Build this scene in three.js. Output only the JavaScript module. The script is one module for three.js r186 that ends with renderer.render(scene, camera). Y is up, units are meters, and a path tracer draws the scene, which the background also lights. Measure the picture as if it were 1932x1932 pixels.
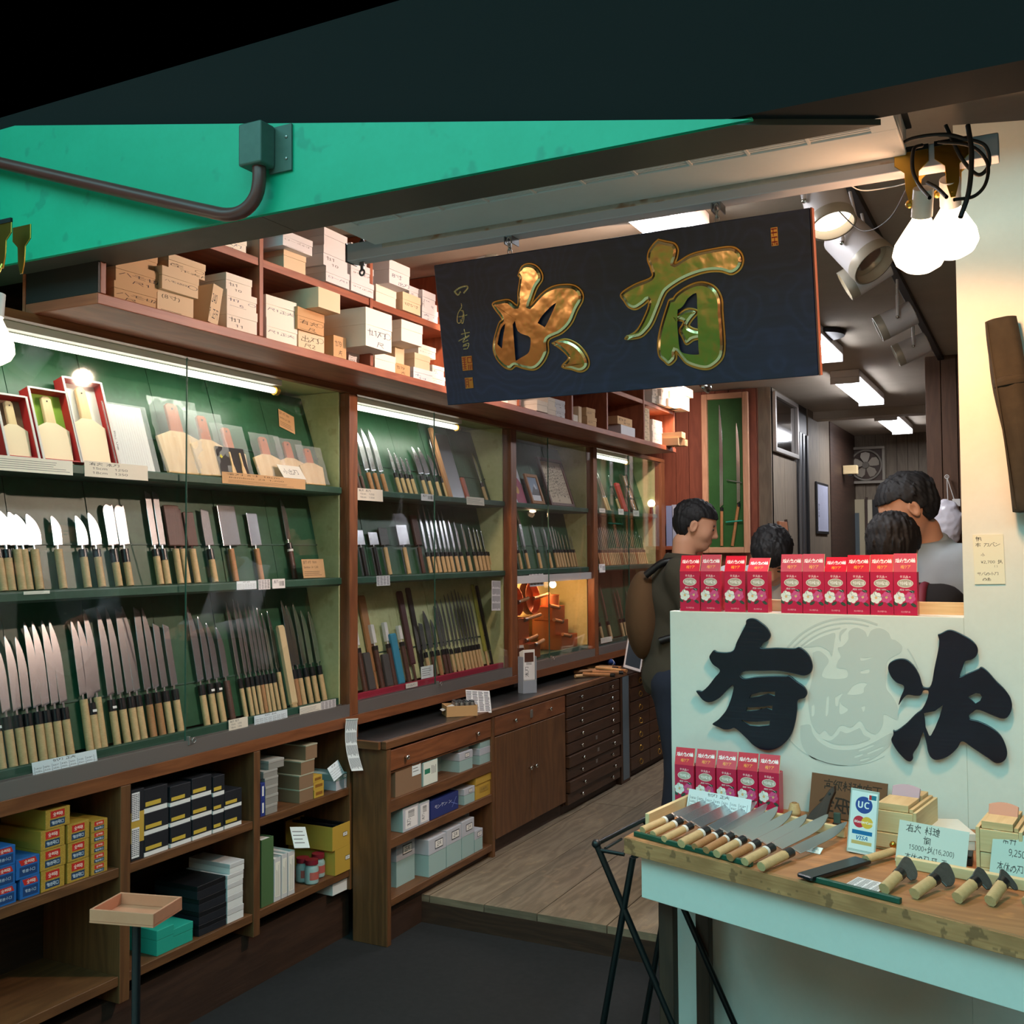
import * as THREE from 'three';
import { RoundedBoxGeometry } from 'three/addons/geometries/RoundedBoxGeometry.js';
import { mergeGeometries, toCreasedNormals } from 'three/addons/utils/BufferGeometryUtils.js';
import { RectAreaLightUniformsLib } from 'three/addons/lights/RectAreaLightUniformsLib.js';

// ---------------------------------------------------------------- camera, sky, large lights, exposure
const scene = new THREE.Scene();
const V3 = (x, y, z) => new THREE.Vector3(x, y, z);
const EYE = V3(0, 1.5, 0), YAW = 0.472294, PITCH = 0.037181, ROLL = -0.0067714, FOCAL = 1952.4, SIDE = 1932;
const FWD = V3(-Math.sin(YAW) * Math.cos(PITCH), Math.sin(PITCH), -Math.cos(YAW) * Math.cos(PITCH));
const R0 = V3(Math.cos(YAW), 0, -Math.sin(YAW)), U0 = R0.clone().cross(FWD);
const RIGHT = R0.clone().multiplyScalar(Math.cos(ROLL)).addScaledVector(U0, Math.sin(ROLL));
const UP = RIGHT.clone().cross(FWD);
const camera = new THREE.PerspectiveCamera(2 * Math.atan(SIDE / 2 / FOCAL) * 180 / Math.PI, 1, 0.05, 60);
camera.position.copy(EYE); camera.up.copy(UP); camera.lookAt(EYE.clone().add(FWD));

const renderer = new THREE.WebGLRenderer({ antialias: true });
renderer.toneMapping = THREE.LinearToneMapping;
renderer.toneMappingExposure = 1.0;
renderer.shadowMap.enabled = true;
RectAreaLightUniformsLib.init();
scene.background = new THREE.Color(0, 0, 0);

const LIGHT = {
  arcade: { color: [0.33, 0.92, 1.0], power: 3.4 },     // daylight through the tinted sheets of the market arcade
  bulb: { color: [1.0, 0.5, 0.24], power: 1.7 },
  tube: { color: [0.93, 0.95, 1.0], power: 40 },
  caseTube: { color: [0.95, 1.0, 0.82], power: 27 },
  spot: { color: [1.0, 0.7, 0.54], power: 15 },
};
const lin = (a) => new THREE.Color().setRGB(a[0], a[1], a[2]);

// ---------------------------------------------------------------- helpers
let seed = 7;
const rnd = () => { seed = (seed * 1664525 + 1013904223) >>> 0; return seed / 4294967296; };
const rr = (a, b) => a + (b - a) * rnd();
const used = new Map();
const numbered = (n) => { const k = used.get(n) ?? 0; used.set(n, k + 1); return k ? n + '_' + String(k).padStart(3, '0') : n; };
function tag(o, label, category, group, kind) {
  if (label) o.userData.label = label;
  if (category) o.userData.category = category;
  if (group) o.userData.group = group;
  if (kind) o.userData.kind = kind;
  return o;
}
function thing(name, label, category, p = [0, 0, 0], group) {
  const o = new THREE.Group(); o.name = numbered(name); o.position.set(...p); scene.add(o);
  return tag(o, label, category, group);
}
// a point on the plane axis = val seen in the direction of a picture position (used to lay things out on the real surfaces)
function at(u, v, axis, val) {
  const d = FWD.clone().addScaledVector(RIGHT, (u - 966) / FOCAL).addScaledVector(UP, -(v - 966) / FOCAL);
  return EYE.clone().addScaledVector(d, (val - EYE[axis]) / d[axis]);
}
// texture coordinates in metres, the grain (u) running along one axis
function metric(g, grain = 'z', k = 1) {
  if (g.index) g = g.toNonIndexed();
  const p = g.attributes.position, n = p.count, uv = new Float32Array(n * 2), a = V3(), b = V3(), c = V3(), q = V3();
  for (let i = 0; i < n; i += 3) {
    a.fromBufferAttribute(p, i); b.fromBufferAttribute(p, i + 1); c.fromBufferAttribute(p, i + 2);
    q.copy(b).sub(a).cross(c.clone().sub(a));
    const ax = Math.abs(q.x), ay = Math.abs(q.y), az = Math.abs(q.z);
    const face = ax >= ay && ax >= az ? 'x' : ay >= az ? 'y' : 'z';
    const others = ['x', 'y', 'z'].filter((t) => t !== face);
    const gu = others.includes(grain) ? grain : others[0], gv = others.find((t) => t !== gu);
    [a, b, c].forEach((t, j) => { uv[(i + j) * 2] = t[gu] * k; uv[(i + j) * 2 + 1] = t[gv] * k; });
  }
  g.setAttribute('uv', new THREE.BufferAttribute(uv, 2));
  return g;
}
function clean(g) {
  if (g.index) g = g.toNonIndexed();
  for (const k of Object.keys(g.attributes)) if (!['position', 'normal', 'uv'].includes(k)) g.deleteAttribute(k);
  if (!g.attributes.uv) g.setAttribute('uv', new THREE.BufferAttribute(new Float32Array(g.attributes.position.count * 2), 2));
  return g;
}
// box between two corners; r > 0 rounds its edges
function bx(x0, x1, y0, y1, z0, z1, r = 0, grain = 'z') {
  const w = Math.abs(x1 - x0), h = Math.abs(y1 - y0), d = Math.abs(z1 - z0);
  const g = r > 0 ? new RoundedBoxGeometry(w, h, d, 2, Math.min(r, w / 2.2, h / 2.2, d / 2.2)) : new THREE.BoxGeometry(w, h, d);
  const m = metric(g, grain);
  m.translate((x0 + x1) / 2, (y0 + y1) / 2, (z0 + z1) / 2);
  // shift the grain so that no two boards share it
  const uv = m.attributes.uv, s = Math.sin(x0 * 12.9 + y0 * 78.2 + z0 * 37.7) * 43.5, t = s - Math.floor(s);
  for (let i = 0; i < uv.count; i++) uv.setXY(i, uv.getX(i) + t * 3, uv.getY(i) + t * 7);
  return m;
}
function mesh(name, geos, mat, parent = scene) {
  const list = [].concat(geos);
  const g = list.length > 1 ? mergeGeometries(list.map(clean)) : list[0];
  const m = new THREE.Mesh(g, mat);
  m.name = parent === scene ? numbered(name) : name;
  m.castShadow = m.receiveShadow = true;
  parent.add(m);
  return m;
}
function struct(name, geos, mat, parent = scene) { const m = mesh(name, geos, mat, parent); if (parent === scene) m.userData.kind = 'structure'; return m; }
const structGroup = (name) => { const o = new THREE.Group(); o.name = numbered(name); o.userData.kind = 'structure'; scene.add(o); return o; };
const cyl = (r0, r1, h, n = 20) => new THREE.CylinderGeometry(r0, r1, h, n);
function tubeGeo(pts, r, n = 40, sides = 8, tension = 0.5) { return new THREE.TubeGeometry(new THREE.CatmullRomCurve3(pts.map((p) => p.isVector3 ? p : V3(...p)), false, 'catmullrom', tension), n, r, sides); }
function rod(a, b, r, n = 10) {
  const A = a.isVector3 ? a : V3(...a), B = b.isVector3 ? b : V3(...b), d = B.clone().sub(A), g = cyl(r, r, d.length(), n);
  g.applyQuaternion(new THREE.Quaternion().setFromUnitVectors(V3(0, 1, 0), d.clone().normalize()));
  return g.translate((A.x + B.x) / 2, (A.y + B.y) / 2, (A.z + B.z) / 2);
}
const ORD = ['zeroth', 'first', 'second', 'third', 'fourth', 'fifth', 'sixth', 'seventh', 'eighth', 'ninth', 'tenth', 'eleventh', 'twelfth', 'thirteenth', 'fourteenth', 'fifteenth', 'sixteenth', 'seventeenth', 'eighteenth', 'nineteenth', 'twentieth'];
const TENS = { 2: 'twenty', 3: 'thirty', 4: 'forty' };
const ord = (n) => n <= 20 ? ORD[n] : n % 10 ? TENS[Math.floor(n / 10)] + '-' + ORD[n % 10] : { 3: 'thirtieth', 4: 'fortieth' }[n / 10];

// ---------------------------------------------------------------- noise and computed textures
const hash = (x, y, s) => { let h = Math.imul(x, 374761393) ^ Math.imul(y, 668265263) ^ Math.imul(s, 1442695041); h = Math.imul(h ^ (h >>> 13), 1274126177); return ((h ^ (h >>> 16)) >>> 0) / 4294967296; };
const sm = (t) => t * t * (3 - 2 * t);
function vnoise(x, y, s = 0) {
  const ix = Math.floor(x), iy = Math.floor(y), fx = sm(x - ix), fy = sm(y - iy);
  const a = hash(ix, iy, s), b = hash(ix + 1, iy, s), c = hash(ix, iy + 1, s), d = hash(ix + 1, iy + 1, s);
  return a + (b - a) * fx + (c - a) * fy + (a - b - c + d) * fx * fy;
}
const fbm = (x, y, s = 0, o = 4) => { let v = 0, a = 0.5, t = 0; for (let i = 0; i < o; i++) { v += a * vnoise(x, y, s + i * 17); t += a; x *= 2.03; y *= 2.03; a *= 0.5; } return v / t; };
function tex(w, h, fn, srgb = true) {
  const d = new Uint8Array(w * h * 4);
  for (let y = 0; y < h; y++) for (let x = 0; x < w; x++) {
    const c = fn(x / w, y / h), i = (y * w + x) * 4;
    if (typeof c === 'number') d[i] = d[i + 1] = d[i + 2] = Math.max(0, Math.min(255, c * 255));
    else for (let k = 0; k < 3; k++) d[i + k] = Math.max(0, Math.min(255, c[k]));
    d[i + 3] = 255;
  }
  const t = new THREE.DataTexture(d, w, h);
  t.wrapS = t.wrapT = THREE.MirroredRepeatWrapping; t.magFilter = THREE.LinearFilter; t.minFilter = THREE.LinearMipmapLinearFilter; t.generateMipmaps = true;
  if (srgb) t.colorSpace = THREE.SRGBColorSpace;
  t.needsUpdate = true;
  return t;
}
const mix3 = (a, b, t) => [a[0] + (b[0] - a[0]) * t, a[1] + (b[1] - a[1]) * t, a[2] + (b[2] - a[2]) * t];
// wood: one texture metre is 1 m along the grain and 0.5 m across
function woodTex(dark, light, s, streak = 1, wear = 0) {
  const t = tex(512, 512, (u, v) => {
    const warp = fbm(u * 3, v * 5, s) * 0.25;
    const rings = 0.5 + 0.5 * Math.sin((v * 9 + warp * 9 + fbm(u * 1.5, v * 4, s + 5) * 4) * 6.28);
    const fine = fbm(u * 10, v * 190, s + 9, 3), blot = fbm(u * 5, v * 7, s + 31, 4);
    let k = 0.35 * rings * streak + 0.4 * fine + 0.35 * blot - 0.05;
    let c = mix3(dark, light, Math.max(0, Math.min(1, k)));
    if (wear) { const w = fbm(u * 18, v * 18, s + 77, 4); if (w > 0.66) c = mix3(c, [light[0] * 1.15, light[1] * 1.1, light[2] * 1.02], Math.min(1, (w - 0.66) * 9) * wear); }
    return c;
  });
  t.repeat.set(1, 2);
  return t;
}
function paintTex(base, amt, s, spots = 0, spot = [60, 50, 30]) {
  return tex(512, 512, (u, v) => {
    const n = fbm(u * 9, v * 9, s, 5) - 0.5, f = fbm(u * 90, v * 90, s + 3, 2) - 0.5;
    let c = base.map((b) => b + n * amt + f * amt * 0.35);
    if (spots) { const w = fbm(u * 22, v * 22, s + 51, 3); if (w > 0.72) c = mix3(c, spot, Math.min(1, (w - 0.72) * 10) * spots); }
    return c;
  });
}
const bumpWood = tex(256, 256, (u, v) => 0.5 * fbm(u * 6, v * 120, 3, 3) + 0.5 * fbm(u * 30, v * 60, 8, 3), false);
bumpWood.repeat.set(1, 2);
const bumpFine = tex(256, 256, (u, v) => fbm(u * 40, v * 40, 21, 4), false);

const std = (o) => new THREE.MeshStandardMaterial(o);
const phys = (o) => new THREE.MeshPhysicalMaterial(o);
const wood = (dark, light, s, o = {}) => std({ map: woodTex(dark, light, s, o.streak ?? 1, o.wear ?? 0), roughness: o.rough ?? 0.5, bumpMap: bumpWood, bumpScale: 0.0006 });
const M = {
  shelfWood: wood([118, 58, 36], [164, 92, 60], 11, { rough: 0.5 }),
  caseWood: wood([100, 57, 32], [142, 87, 52], 12, { rough: 0.42 }),
  baseWood: wood([80, 50, 28], [122, 80, 46], 13, { rough: 0.5 }),
  drawerWood: wood([52, 32, 20], [82, 52, 32], 14, { rough: 0.45 }),
  darkWood: wood([46, 30, 22], [74, 50, 36], 15, { rough: 0.55 }),
  redBoard: wood([112, 58, 42], [140, 78, 56], 16, { rough: 0.55 }),
  brownBoard: wood([84, 58, 42], [112, 80, 58], 17, { rough: 0.6 }),
  greyBoard: wood([96, 84, 70], [126, 112, 94], 18, { rough: 0.65 }),
  floorWood: [0, 1, 2].map((i) => wood([92 + i * 6, 78 + i * 5, 62 + i * 4], [140 + i * 6, 124 + i * 5, 102 + i * 4], 20 + i, { rough: 0.6, wear: 0.3 })),
  paleWood: wood([196, 160, 112], [230, 200, 152], 25, { rough: 0.6 }),
  saltWood: wood([205, 178, 130], [232, 210, 166], 26, { rough: 0.65, streak: 0.6 }),
  handleWood: wood([186, 152, 104], [222, 190, 140], 27, { rough: 0.55, streak: 0.5 }),
  handleTan: wood([160, 108, 66], [196, 146, 96], 28, { rough: 0.55, streak: 0.5 }),
  sayaBrown: wood([70, 42, 34], [100, 64, 50], 29, { rough: 0.45 }),
  tableWood: wood([150, 98, 58], [186, 130, 82], 30, { rough: 0.6, wear: 0.4 }),
  tableEdge: std({ map: tex(512, 256, (u, v) => { const n = fbm(u * 14, v * 40, 71, 5), m = fbm(u * 40, v * 60, 72, 3); return mix3(mix3([150, 98, 60], [214, 150, 100], n), [100, 66, 42], m > 0.7 ? 0.5 : 0); }), roughness: 0.8, bumpMap: bumpWood, bumpScale: 0.002 }),
  caseGreen: std({ map: paintTex([28, 76, 50], 22, 40, 0.25, [60, 108, 78]), roughness: 0.42, bumpMap: bumpFine, bumpScale: 0.0005 }),
  shelfGreen: std({ map: paintTex([40, 78, 62], 22, 41, 0.3, [90, 100, 70]), roughness: 0.5 }),
  trayGreen: std({ map: paintTex([16, 76, 58], 18, 42), roughness: 0.4 }),
  caseSide: std({ map: paintTex([196, 200, 146], 34, 43, 0.3, [150, 136, 90]), roughness: 0.6 }),
  aluminium: std({ color: 0xa9a4a0, roughness: 0.42, metalness: 0.85 }),
  steel: std({ color: 0xc4c6ca, roughness: 0.24, metalness: 1 }),
  darkened: std({ color: 0x140d0a, roughness: 0.6 }),  // near-black: shade on the shelf end put into the colour
  steelDark: std({ color: 0x84868a, roughness: 0.36, metalness: 1 }),
  ironBlade: std({ map: paintTex([92, 94, 92], 20, 44), roughness: 0.45, metalness: 0.6 }),
  chrome: std({ color: 0xd8d8d4, roughness: 0.15, metalness: 1 }),
  brass: std({ color: 0xc9a04a, roughness: 0.28, metalness: 1 }),
  gold: std({ color: lin([0.85, 0.58, 0.3]), roughness: 0.17, metalness: 1, bumpMap: bumpFine, bumpScale: 0.0008 }),
  goldEdge: std({ color: lin([0.7, 0.36, 0.1]), roughness: 0.3, metalness: 1 }),
  copper: std({ color: lin([0.8, 0.32, 0.16]), roughness: 0.32, metalness: 0.9 }),
  horn: std({ color: 0x15161a, roughness: 0.32 }),
  black: std({ color: 0x101114, roughness: 0.45 }),
  blackBox: std({ map: paintTex([26, 28, 34], 10, 45), roughness: 0.55 }),
  blackMetal: std({ color: 0x141819, roughness: 0.35, metalness: 0.3 }),
  lacquer: phys({ map: tex(1024, 512, (u, v) => { const w = fbm(u * 3, v * 3, 90, 4) * 2.2, r = 0.5 + 0.5 * Math.sin((v * 14 + w * 9 + u * 3) * 6.28), f = fbm(u * 12, v * 120, 91, 3); return mix3([22, 26, 50], [46, 50, 84], 0.3 * Math.pow(r, 3) + 0.5 * f); }), roughness: 0.38, clearcoat: 0.3, clearcoatRoughness: 0.3 }),
  letterBlack: phys({ map: paintTex([11, 15, 33], 12, 46), roughness: 0.3, clearcoat: 0.25, clearcoatRoughness: 0.25, bumpMap: bumpWood, bumpScale: 0.0006 }),
  whitePaint: std({ map: paintTex([216, 218, 210], 9, 47), roughness: 0.62, bumpMap: bumpFine, bumpScale: 0.0004 }),
  emblem: std({ color: 0xc4c8c2, roughness: 0.65 }),
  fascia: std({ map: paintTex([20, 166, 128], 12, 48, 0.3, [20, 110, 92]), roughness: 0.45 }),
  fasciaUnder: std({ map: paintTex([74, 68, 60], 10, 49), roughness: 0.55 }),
  pipe: std({ map: paintTex([96, 52, 48], 18, 50, 0.4, [60, 40, 30]), roughness: 0.4 }),
  pipeBox: std({ map: paintTex([74, 96, 86], 18, 51, 0.5, [50, 46, 36]), roughness: 0.5 }),
  plasticWhite: std({ map: paintTex([206, 202, 200], 8, 52), roughness: 0.5 }),
  rail: std({ color: 0xb9b6bd, roughness: 0.5, metalness: 0.1 }),
  ceiling: std({ map: paintTex([172, 160, 144], 10, 53), roughness: 0.8 }),
  canWhite: std({ color: 0xd2d0d2, roughness: 0.4 }),
  canBand: std({ color: 0xb4ae9e, roughness: 0.35, metalness: 0.2 }),
  cord: std({ color: 0x2a2220, roughness: 0.6 }),
  canvas: std({ map: tex(256, 256, (u, v) => { const w = 0.5 + 0.25 * Math.sin(u * 800) + 0.25 * Math.sin(v * 800), n = fbm(u * 12, v * 12, 61, 4); return mix3([34, 30, 22], [58, 52, 40], 0.3 * w + 0.7 * n); }), roughness: 0.95 }),
  addedBlack: std({ color: 0x070707, roughness: 1 }),  // even black for the pieces added above the opening to keep light off
  asphalt: std({ map: tex(256, 256, (u, v) => { const n = fbm(u * 60, v * 60, 62, 3); return mix3([14, 14, 15], [26, 26, 27], n); }), roughness: 0.95 }),
  skin: phys({ map: paintTex([206, 152, 122], 10, 63), roughness: 0.6, sheen: 0.1 }),
  hair: std({ map: tex(256, 256, (u, v) => { const n = fbm(u * 160, v * 10, 64, 3); return mix3([6, 7, 9], [20, 20, 24], n); }), roughness: 0.7 }),
  glass: phys({ color: 0xffffff, transmission: 1, thickness: 0, roughness: 0.02, ior: 1.5, specularIntensity: 1 }),
  wrap: phys({ color: 0xffffff, transmission: 1, thickness: 0, roughness: 0.08, ior: 1.5 }),
  red: std({ color: 0xb02424, roughness: 0.5 }),
  redCloth: std({ map: paintTex([150, 22, 52], 14, 65), roughness: 0.9 }),
  white: std({ color: 0xe4e2de, roughness: 0.6 }),
  paper: std({ map: paintTex([226, 224, 216], 6, 66), roughness: 0.85 }),
};
const glow = (c, k) => std({ color: 0xffffff, emissive: lin(c), emissiveIntensity: k, roughness: 0.6 });
// ---------------------------------------------------------------- lettering: characters as brush strokes on a 10 x 10 grid
const GLYPH = Object.fromEntries(`有 0292 503608 3439 34848978 3686 3888|次 1223 0837 504224 429284 634529 5599|煌 0324 4233 2125 2509 2549 5292 5255 9295 5595 7072 5696 5898 4999 7679|め 2248 603809 05385395887989
き 1282 0494 4078 284999|の 52280619 5284958859 1524729597|輪 0242 0444 0646 0406 4446 2029 0848 7054 7094 6484 5559 9599 5595 6569 8589|椿 0343 2029 2407 2446 5191 5393 4595 7055 7599 6696 6669 9699 6888 6999|ケ 3015 3292 7339|ア 0191 9164 5329
純 2003 4124 0444 2439 5292 7089 7969 5456 5696 9496|油 1122 0434 0928 4349 4393 9399 4999 4696 7079|八 4209 6299|モ 1181 0494 4147 4799|切 0444 2128 2848 5191 917988 6159|尺 2181 2109 2484 8184 5499|寸 0292 7078 7858 2446
出 5059 2224 2484 8284 1619 1999 9699|刃 1191 919878 4109 3346|正 1191 5159 5595 2529 0999|夫 1292 0595 5053 5309 5599|柳 0343 2029 5254 5258 4868 7291 9198|刀 1191 919878 4109|ロ 1282 1219 8289 1989|ー 0595|ズ 1181 8118 4589 7082
高 5051 0292 3464 3436 6466 3666 1719 1797 9799|級 2003 4124 0444 2439 5191 6159 8185 5599|料 1223 3223 0444 2029 2407 2446 6172 6474 5797 8089|理 0131 0444 0848 2128 5292 5255 9295 5595 5383 7079 5797 4999|庖 5051 1292 1209 4334 4494 9488 4666 4649 4999|丁 0191 5159 5938
金 5004 5094 3484 2686 5459 1999|桐 0343 2029 4249 4292 9299 5484 5676 5878 5658 7678|税 3021 0343 2029 6070 5272 5255 7275 5575 6609 8699|帆 1215 1242 4245 2029 5259 5282 8298 6475|布 0292 5007 3539 3585 8588 5359|小 5059 2417 7497
常 5052 2132 8172 0292 3464 3436 5659 2729 2787 8789|書 2282 0494 2686 5056 3739 3787 8789 3888 3989|一 0595|舟 5032 3229 3282 8289 0595 5344|白 5042 2282 2229 8289 2989 2585|本 0292 5059 5209 5299 3777|剛 1116 1151 5156 2333 1343 3336 2646 7177 9098|砥 0141 2107 1515 1545 1548 4848 5192 5158 5595 7299 5979
細 2003 4124 0444 2439 5252 5259 5292 9299 5595 7279 5999|目 2282 2229 8289 2484 2686 2989|口 1282 1219 8289 1989|仕 3006 1419 4393 6069 4999|サ 0393 3036 7069|バ 4209 6299 7081 9091|カ 0292 928868 4209|ン 1233 0994|体 3006 1419 3393 6069 6349 6399|左 0292 500509 2595 5559 1999
の2 52|用 2229 2282 8289 2484 2686 5259|研 0141 2107 1515 1545 1548 4848 5191 5595 6169 8189|中 1272 1216 7276 1676 4049|荒 0292 3033 7073 1494 2647 4549 6569 8699|品 3161 3134 6164 3464 0545 0509 4549 0949 5595 5559 9599 5999`.split(/[|\n]/).map((t) => { const [c, ...s] = t.trim().split(' '); return [c, s]; }));
function write(ctx, text, x, y, size, color = '#222', o = {}) {
  ctx.strokeStyle = ctx.fillStyle = color; ctx.lineCap = ctx.lineJoin = 'round';
  ctx.font = (o.bold ? 'bold ' : '') + Math.round(size * 0.98) + 'px ' + (o.font ?? 'sans-serif');
  let cx = x, cy = y;
  for (const ch of text) {
    const g = GLYPH[ch], lat = !g && ch !== ' ';
    const adv = lat ? ctx.measureText(ch).width : size * (ch === ' ' ? 0.5 : 1) * (o.track ?? 1.04);
    if (g) {
      ctx.lineWidth = size * (o.weight ?? 0.085);
      for (const s of g) {
        ctx.beginPath();
        for (let i = 0; i < s.length; i += 2) {
          const px = cx + (Number(s[i]) + 0.5 + (o.shaky ? (rnd() - 0.5) * o.shaky : 0)) / 10 * size, py = cy + (Number(s[i + 1]) + 0.5 + (o.shaky ? (rnd() - 0.5) * o.shaky : 0)) / 10 * size;
          i ? ctx.lineTo(px, py) : ctx.moveTo(px, py);
        }
        ctx.stroke();
      }
    } else if (lat) ctx.fillText(ch, cx, cy + size * 0.86);
    if (o.vertical) cy += size * (o.track ?? 1.08); else cx += adv;
  }
  return o.vertical ? cy : cx;
}
function canvas(w, h, draw, bg = '#fff') {
  const c = document.createElement('canvas'); c.width = w; c.height = h;
  const x = c.getContext('2d'); x.fillStyle = bg; x.fillRect(0, 0, w, h); draw(x, w, h);
  const t = new THREE.CanvasTexture(c); t.colorSpace = THREE.SRGBColorSpace; t.magFilter = THREE.LinearFilter; t.anisotropy = 4;
  return t;
}
// rows of tiny illegible print
function smallPrint(x, x0, y0, w, rows, step, col = '#555', lw = 2) {
  x.strokeStyle = col; x.lineWidth = lw;
  for (let r = 0; r < rows; r++) { let px = x0; const end = x0 + w * rr(0.75, 1); while (px < end) { const l = rr(4, 15); x.beginPath(); x.moveTo(px, y0 + r * step); x.lineTo(Math.min(end, px + l), y0 + r * step); x.stroke(); px += l + rr(2, 6); } }
}
// one sheet of handwriting, 8 x 4 squares, for the ends of the cartons
const HAND = ['八モ切 尺', '八モ切(9)', '(8寸)', '八モ切 尺1', '左 正夫尺', '240 正尺', '柳 10 12', '柳 6 7', '柳 11 20', 'ロー尺1', '出刃 尺2', '尺1正夫', 'ローズ9寸', '柳刃 尺', '9寸正夫', '8寸 出刃', '小出刃', '本刃 7', '切5寸', '舟 尺', '白2 8寸', '9 正', '有次 尺', '体 6寸', '柳9 夫', '', '出5', '正 240', '210 本', '小 3寸', '八切', '夫 7'];
const handSheet = canvas(2048, 1024, (x) => {
  HAND.forEach((t, i) => {
    const cx = (i % 8) * 256, cy = Math.floor(i / 8) * 256, ink = ['#4a4440', '#2c3350', '#55504a', '#3a3450'][i % 4];
    if (!t) return;
    const [a, b] = t.split(' ');
    const size = Math.min(84, 220 / (a.length * 0.95)); write(x, a, cx + rr(14, 34), cy + rr(30, 60), size, ink, { shaky: 0.9, weight: 0.07 });
    if (b) write(x, b, cx + rr(50, 110), cy + rr(140, 165), 70, ink, { shaky: 0.9, weight: 0.07 });
    if (i % 3 === 1) { x.strokeStyle = ink; x.lineWidth = 4; x.beginPath(); x.ellipse(cx + 214, cy + 78, 30, 34, 0, 0, 6.28); x.stroke(); }
    if (i % 5 === 2) smallPrint(x, cx + 30, cy + 232, 170, 1, 10, ink, 5);
  });
}, '#f6f2ea');
// one sheet of cards and labels, 4 x 4 cells
const CARDS = ['price grid', 'price card', 'tan price', 'leaflet', 'strip', 'label', 'news', 'plain note', 'shelf tag', 'kiri', 'close', 'canvas bag', 'blue box', 'green label', 'sign card', 'barcode'];
const cardSheet = canvas(2048, 1024, (x) => {
  const cell = (i) => [(i % 4) * 512, Math.floor(i / 4) * 256];
  const fill = (i, c) => { const [a, b] = cell(i); x.fillStyle = c; x.fillRect(a, b, 512, 256); return [a, b]; };
  let [a, b] = fill(0, '#dfe9ee'); x.strokeStyle = '#7a8a94'; x.lineWidth = 3;
  for (let i = 0; i < 8; i++) { x.beginPath(); x.moveTo(a + 20 + i * 66, b + 70); x.lineTo(a + 20 + i * 66, b + 240); x.stroke(); }
  for (let r = 0; r < 4; r++) for (let i = 0; i < 7; i++) smallPrint(x, a + 28 + i * 66, b + 90 + r * 40, 46, 2, 12, '#3a444c', 5);
  write(x, '柳刃 正夫', a + 160, b + 14, 38, '#222');
  [a, b] = fill(1, '#e6dcca'); write(x, '有次 本刃', a + 40, b + 20, 50, '#55504a', { shaky: 0.8 }); write(x, '15cm  1250 ', a + 60, b + 90, 50, '#55504a'); write(x, '18cm  1350', a + 60, b + 160, 50, '#55504a');
  [a, b] = fill(2, '#c9a274'); write(x, '金刃 8寸 18cm', a + 30, b + 20, 44, '#3a3028', { shaky: 0.8 }); write(x, 'Bamboo 24 1,200', a + 40, b + 90, 40, '#3a3028'); smallPrint(x, a + 40, b + 170, 420, 3, 24, '#4a4034', 5);
  [a, b] = fill(3, '#f3f1ee'); write(x, '有次 料理', a + 150, b + 10, 32, '#444'); smallPrint(x, a + 30, b + 62, 440, 11, 16, '#c2c0c0', 2);
  [a, b] = fill(4, '#ece6d6'); smallPrint(x, a + 20, b + 60, 470, 5, 36, '#666', 8);
  [a, b] = fill(5, '#2a2c30'); x.fillStyle = '#e9e7e1'; x.fillRect(a + 26, b + 26, 460, 204); write(x, '正夫', a + 110, b + 50, 140, '#33363c', { weight: 0.1 });
  [a, b] = fill(6, '#e4e0e0'); for (let i = 0; i < 4; i++) smallPrint(x, a + 20 + i * 122, b + 22, 100, 14, 16, '#34343a', 7);
  [a, b] = fill(7, '#dfeae8'); smallPrint(x, a + 50, b + 60, 380, 4, 44, '#555', 9);
  [a, b] = fill(8, '#d8d6cc'); write(x, '小出刃', a + 60, b + 70, 110, '#444');
  [a, b] = fill(9, '#c3d2cd'); write(x, '有次 料理', a + 60, b + 14, 52, '#3c4444', { shaky: 0.7 }); write(x, '桐', a + 190, b + 72, 52, '#3c4444', { shaky: 0.7 }); write(x, '15000+税(16,200)', a + 90, b + 132, 42, '#3c4444'); write(x, '本体の刃を研 正', a + 70, b + 190, 42, '#3c4444', { shaky: 0.8 });
  [a, b] = fill(10, '#b7d0cb'); write(x, '常舟', a + 80, b + 14, 56, '#3c4444', { shaky: 0.7 }); write(x, '9,250+税', a + 140, b + 86, 56, '#3c4444'); write(x, '本体の刃を研', a + 60, b + 176, 50, '#3c4444', { shaky: 0.8 });
  [a, b] = fill(11, '#e2dfc8'); // drawn turned, this card is tall
  x.save(); x.translate(a, b + 256); x.rotate(-Math.PI / 2); write(x, '帆', 22, 20, 52, '#3a3a34', { shaky: 0.6 }); write(x, '布 カバン', 22, 84, 44, '#3a3a34', { shaky: 0.6 }); write(x, '小', 60, 190, 36, '#3a3a34'); write(x, '¥2,700 税', 60, 262, 40, '#3a3a34'); write(x, '(別)', 170, 312, 26, '#3a3a34'); write(x, 'サバの小刀', 24, 384, 34, '#3a3a34'); write(x, 'お使いの品', 24, 438, 34, '#3a3a34'); x.restore();
  [a, b] = fill(12, '#1d2c6c'); write(x, 'モンケンラン', a + 70, b + 70, 56, '#e8ecf4', { bold: true }); write(x, 'ボス', a + 70, b + 140, 54, '#e8ecf4'); x.strokeStyle = '#7f93d8'; x.lineWidth = 6; x.beginPath(); x.moveTo(a + 390, b + 200); x.lineTo(a + 470, b + 70); x.moveTo(a + 370, b + 120); x.lineTo(a + 490, b + 190); x.stroke();
  [a, b] = fill(13, '#dde6da'); x.fillStyle = '#1f7a5c'; x.fillRect(a + 250, b + 20, 110, 100); smallPrint(x, a + 220, b + 150, 200, 4, 24, '#333', 7);
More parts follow.
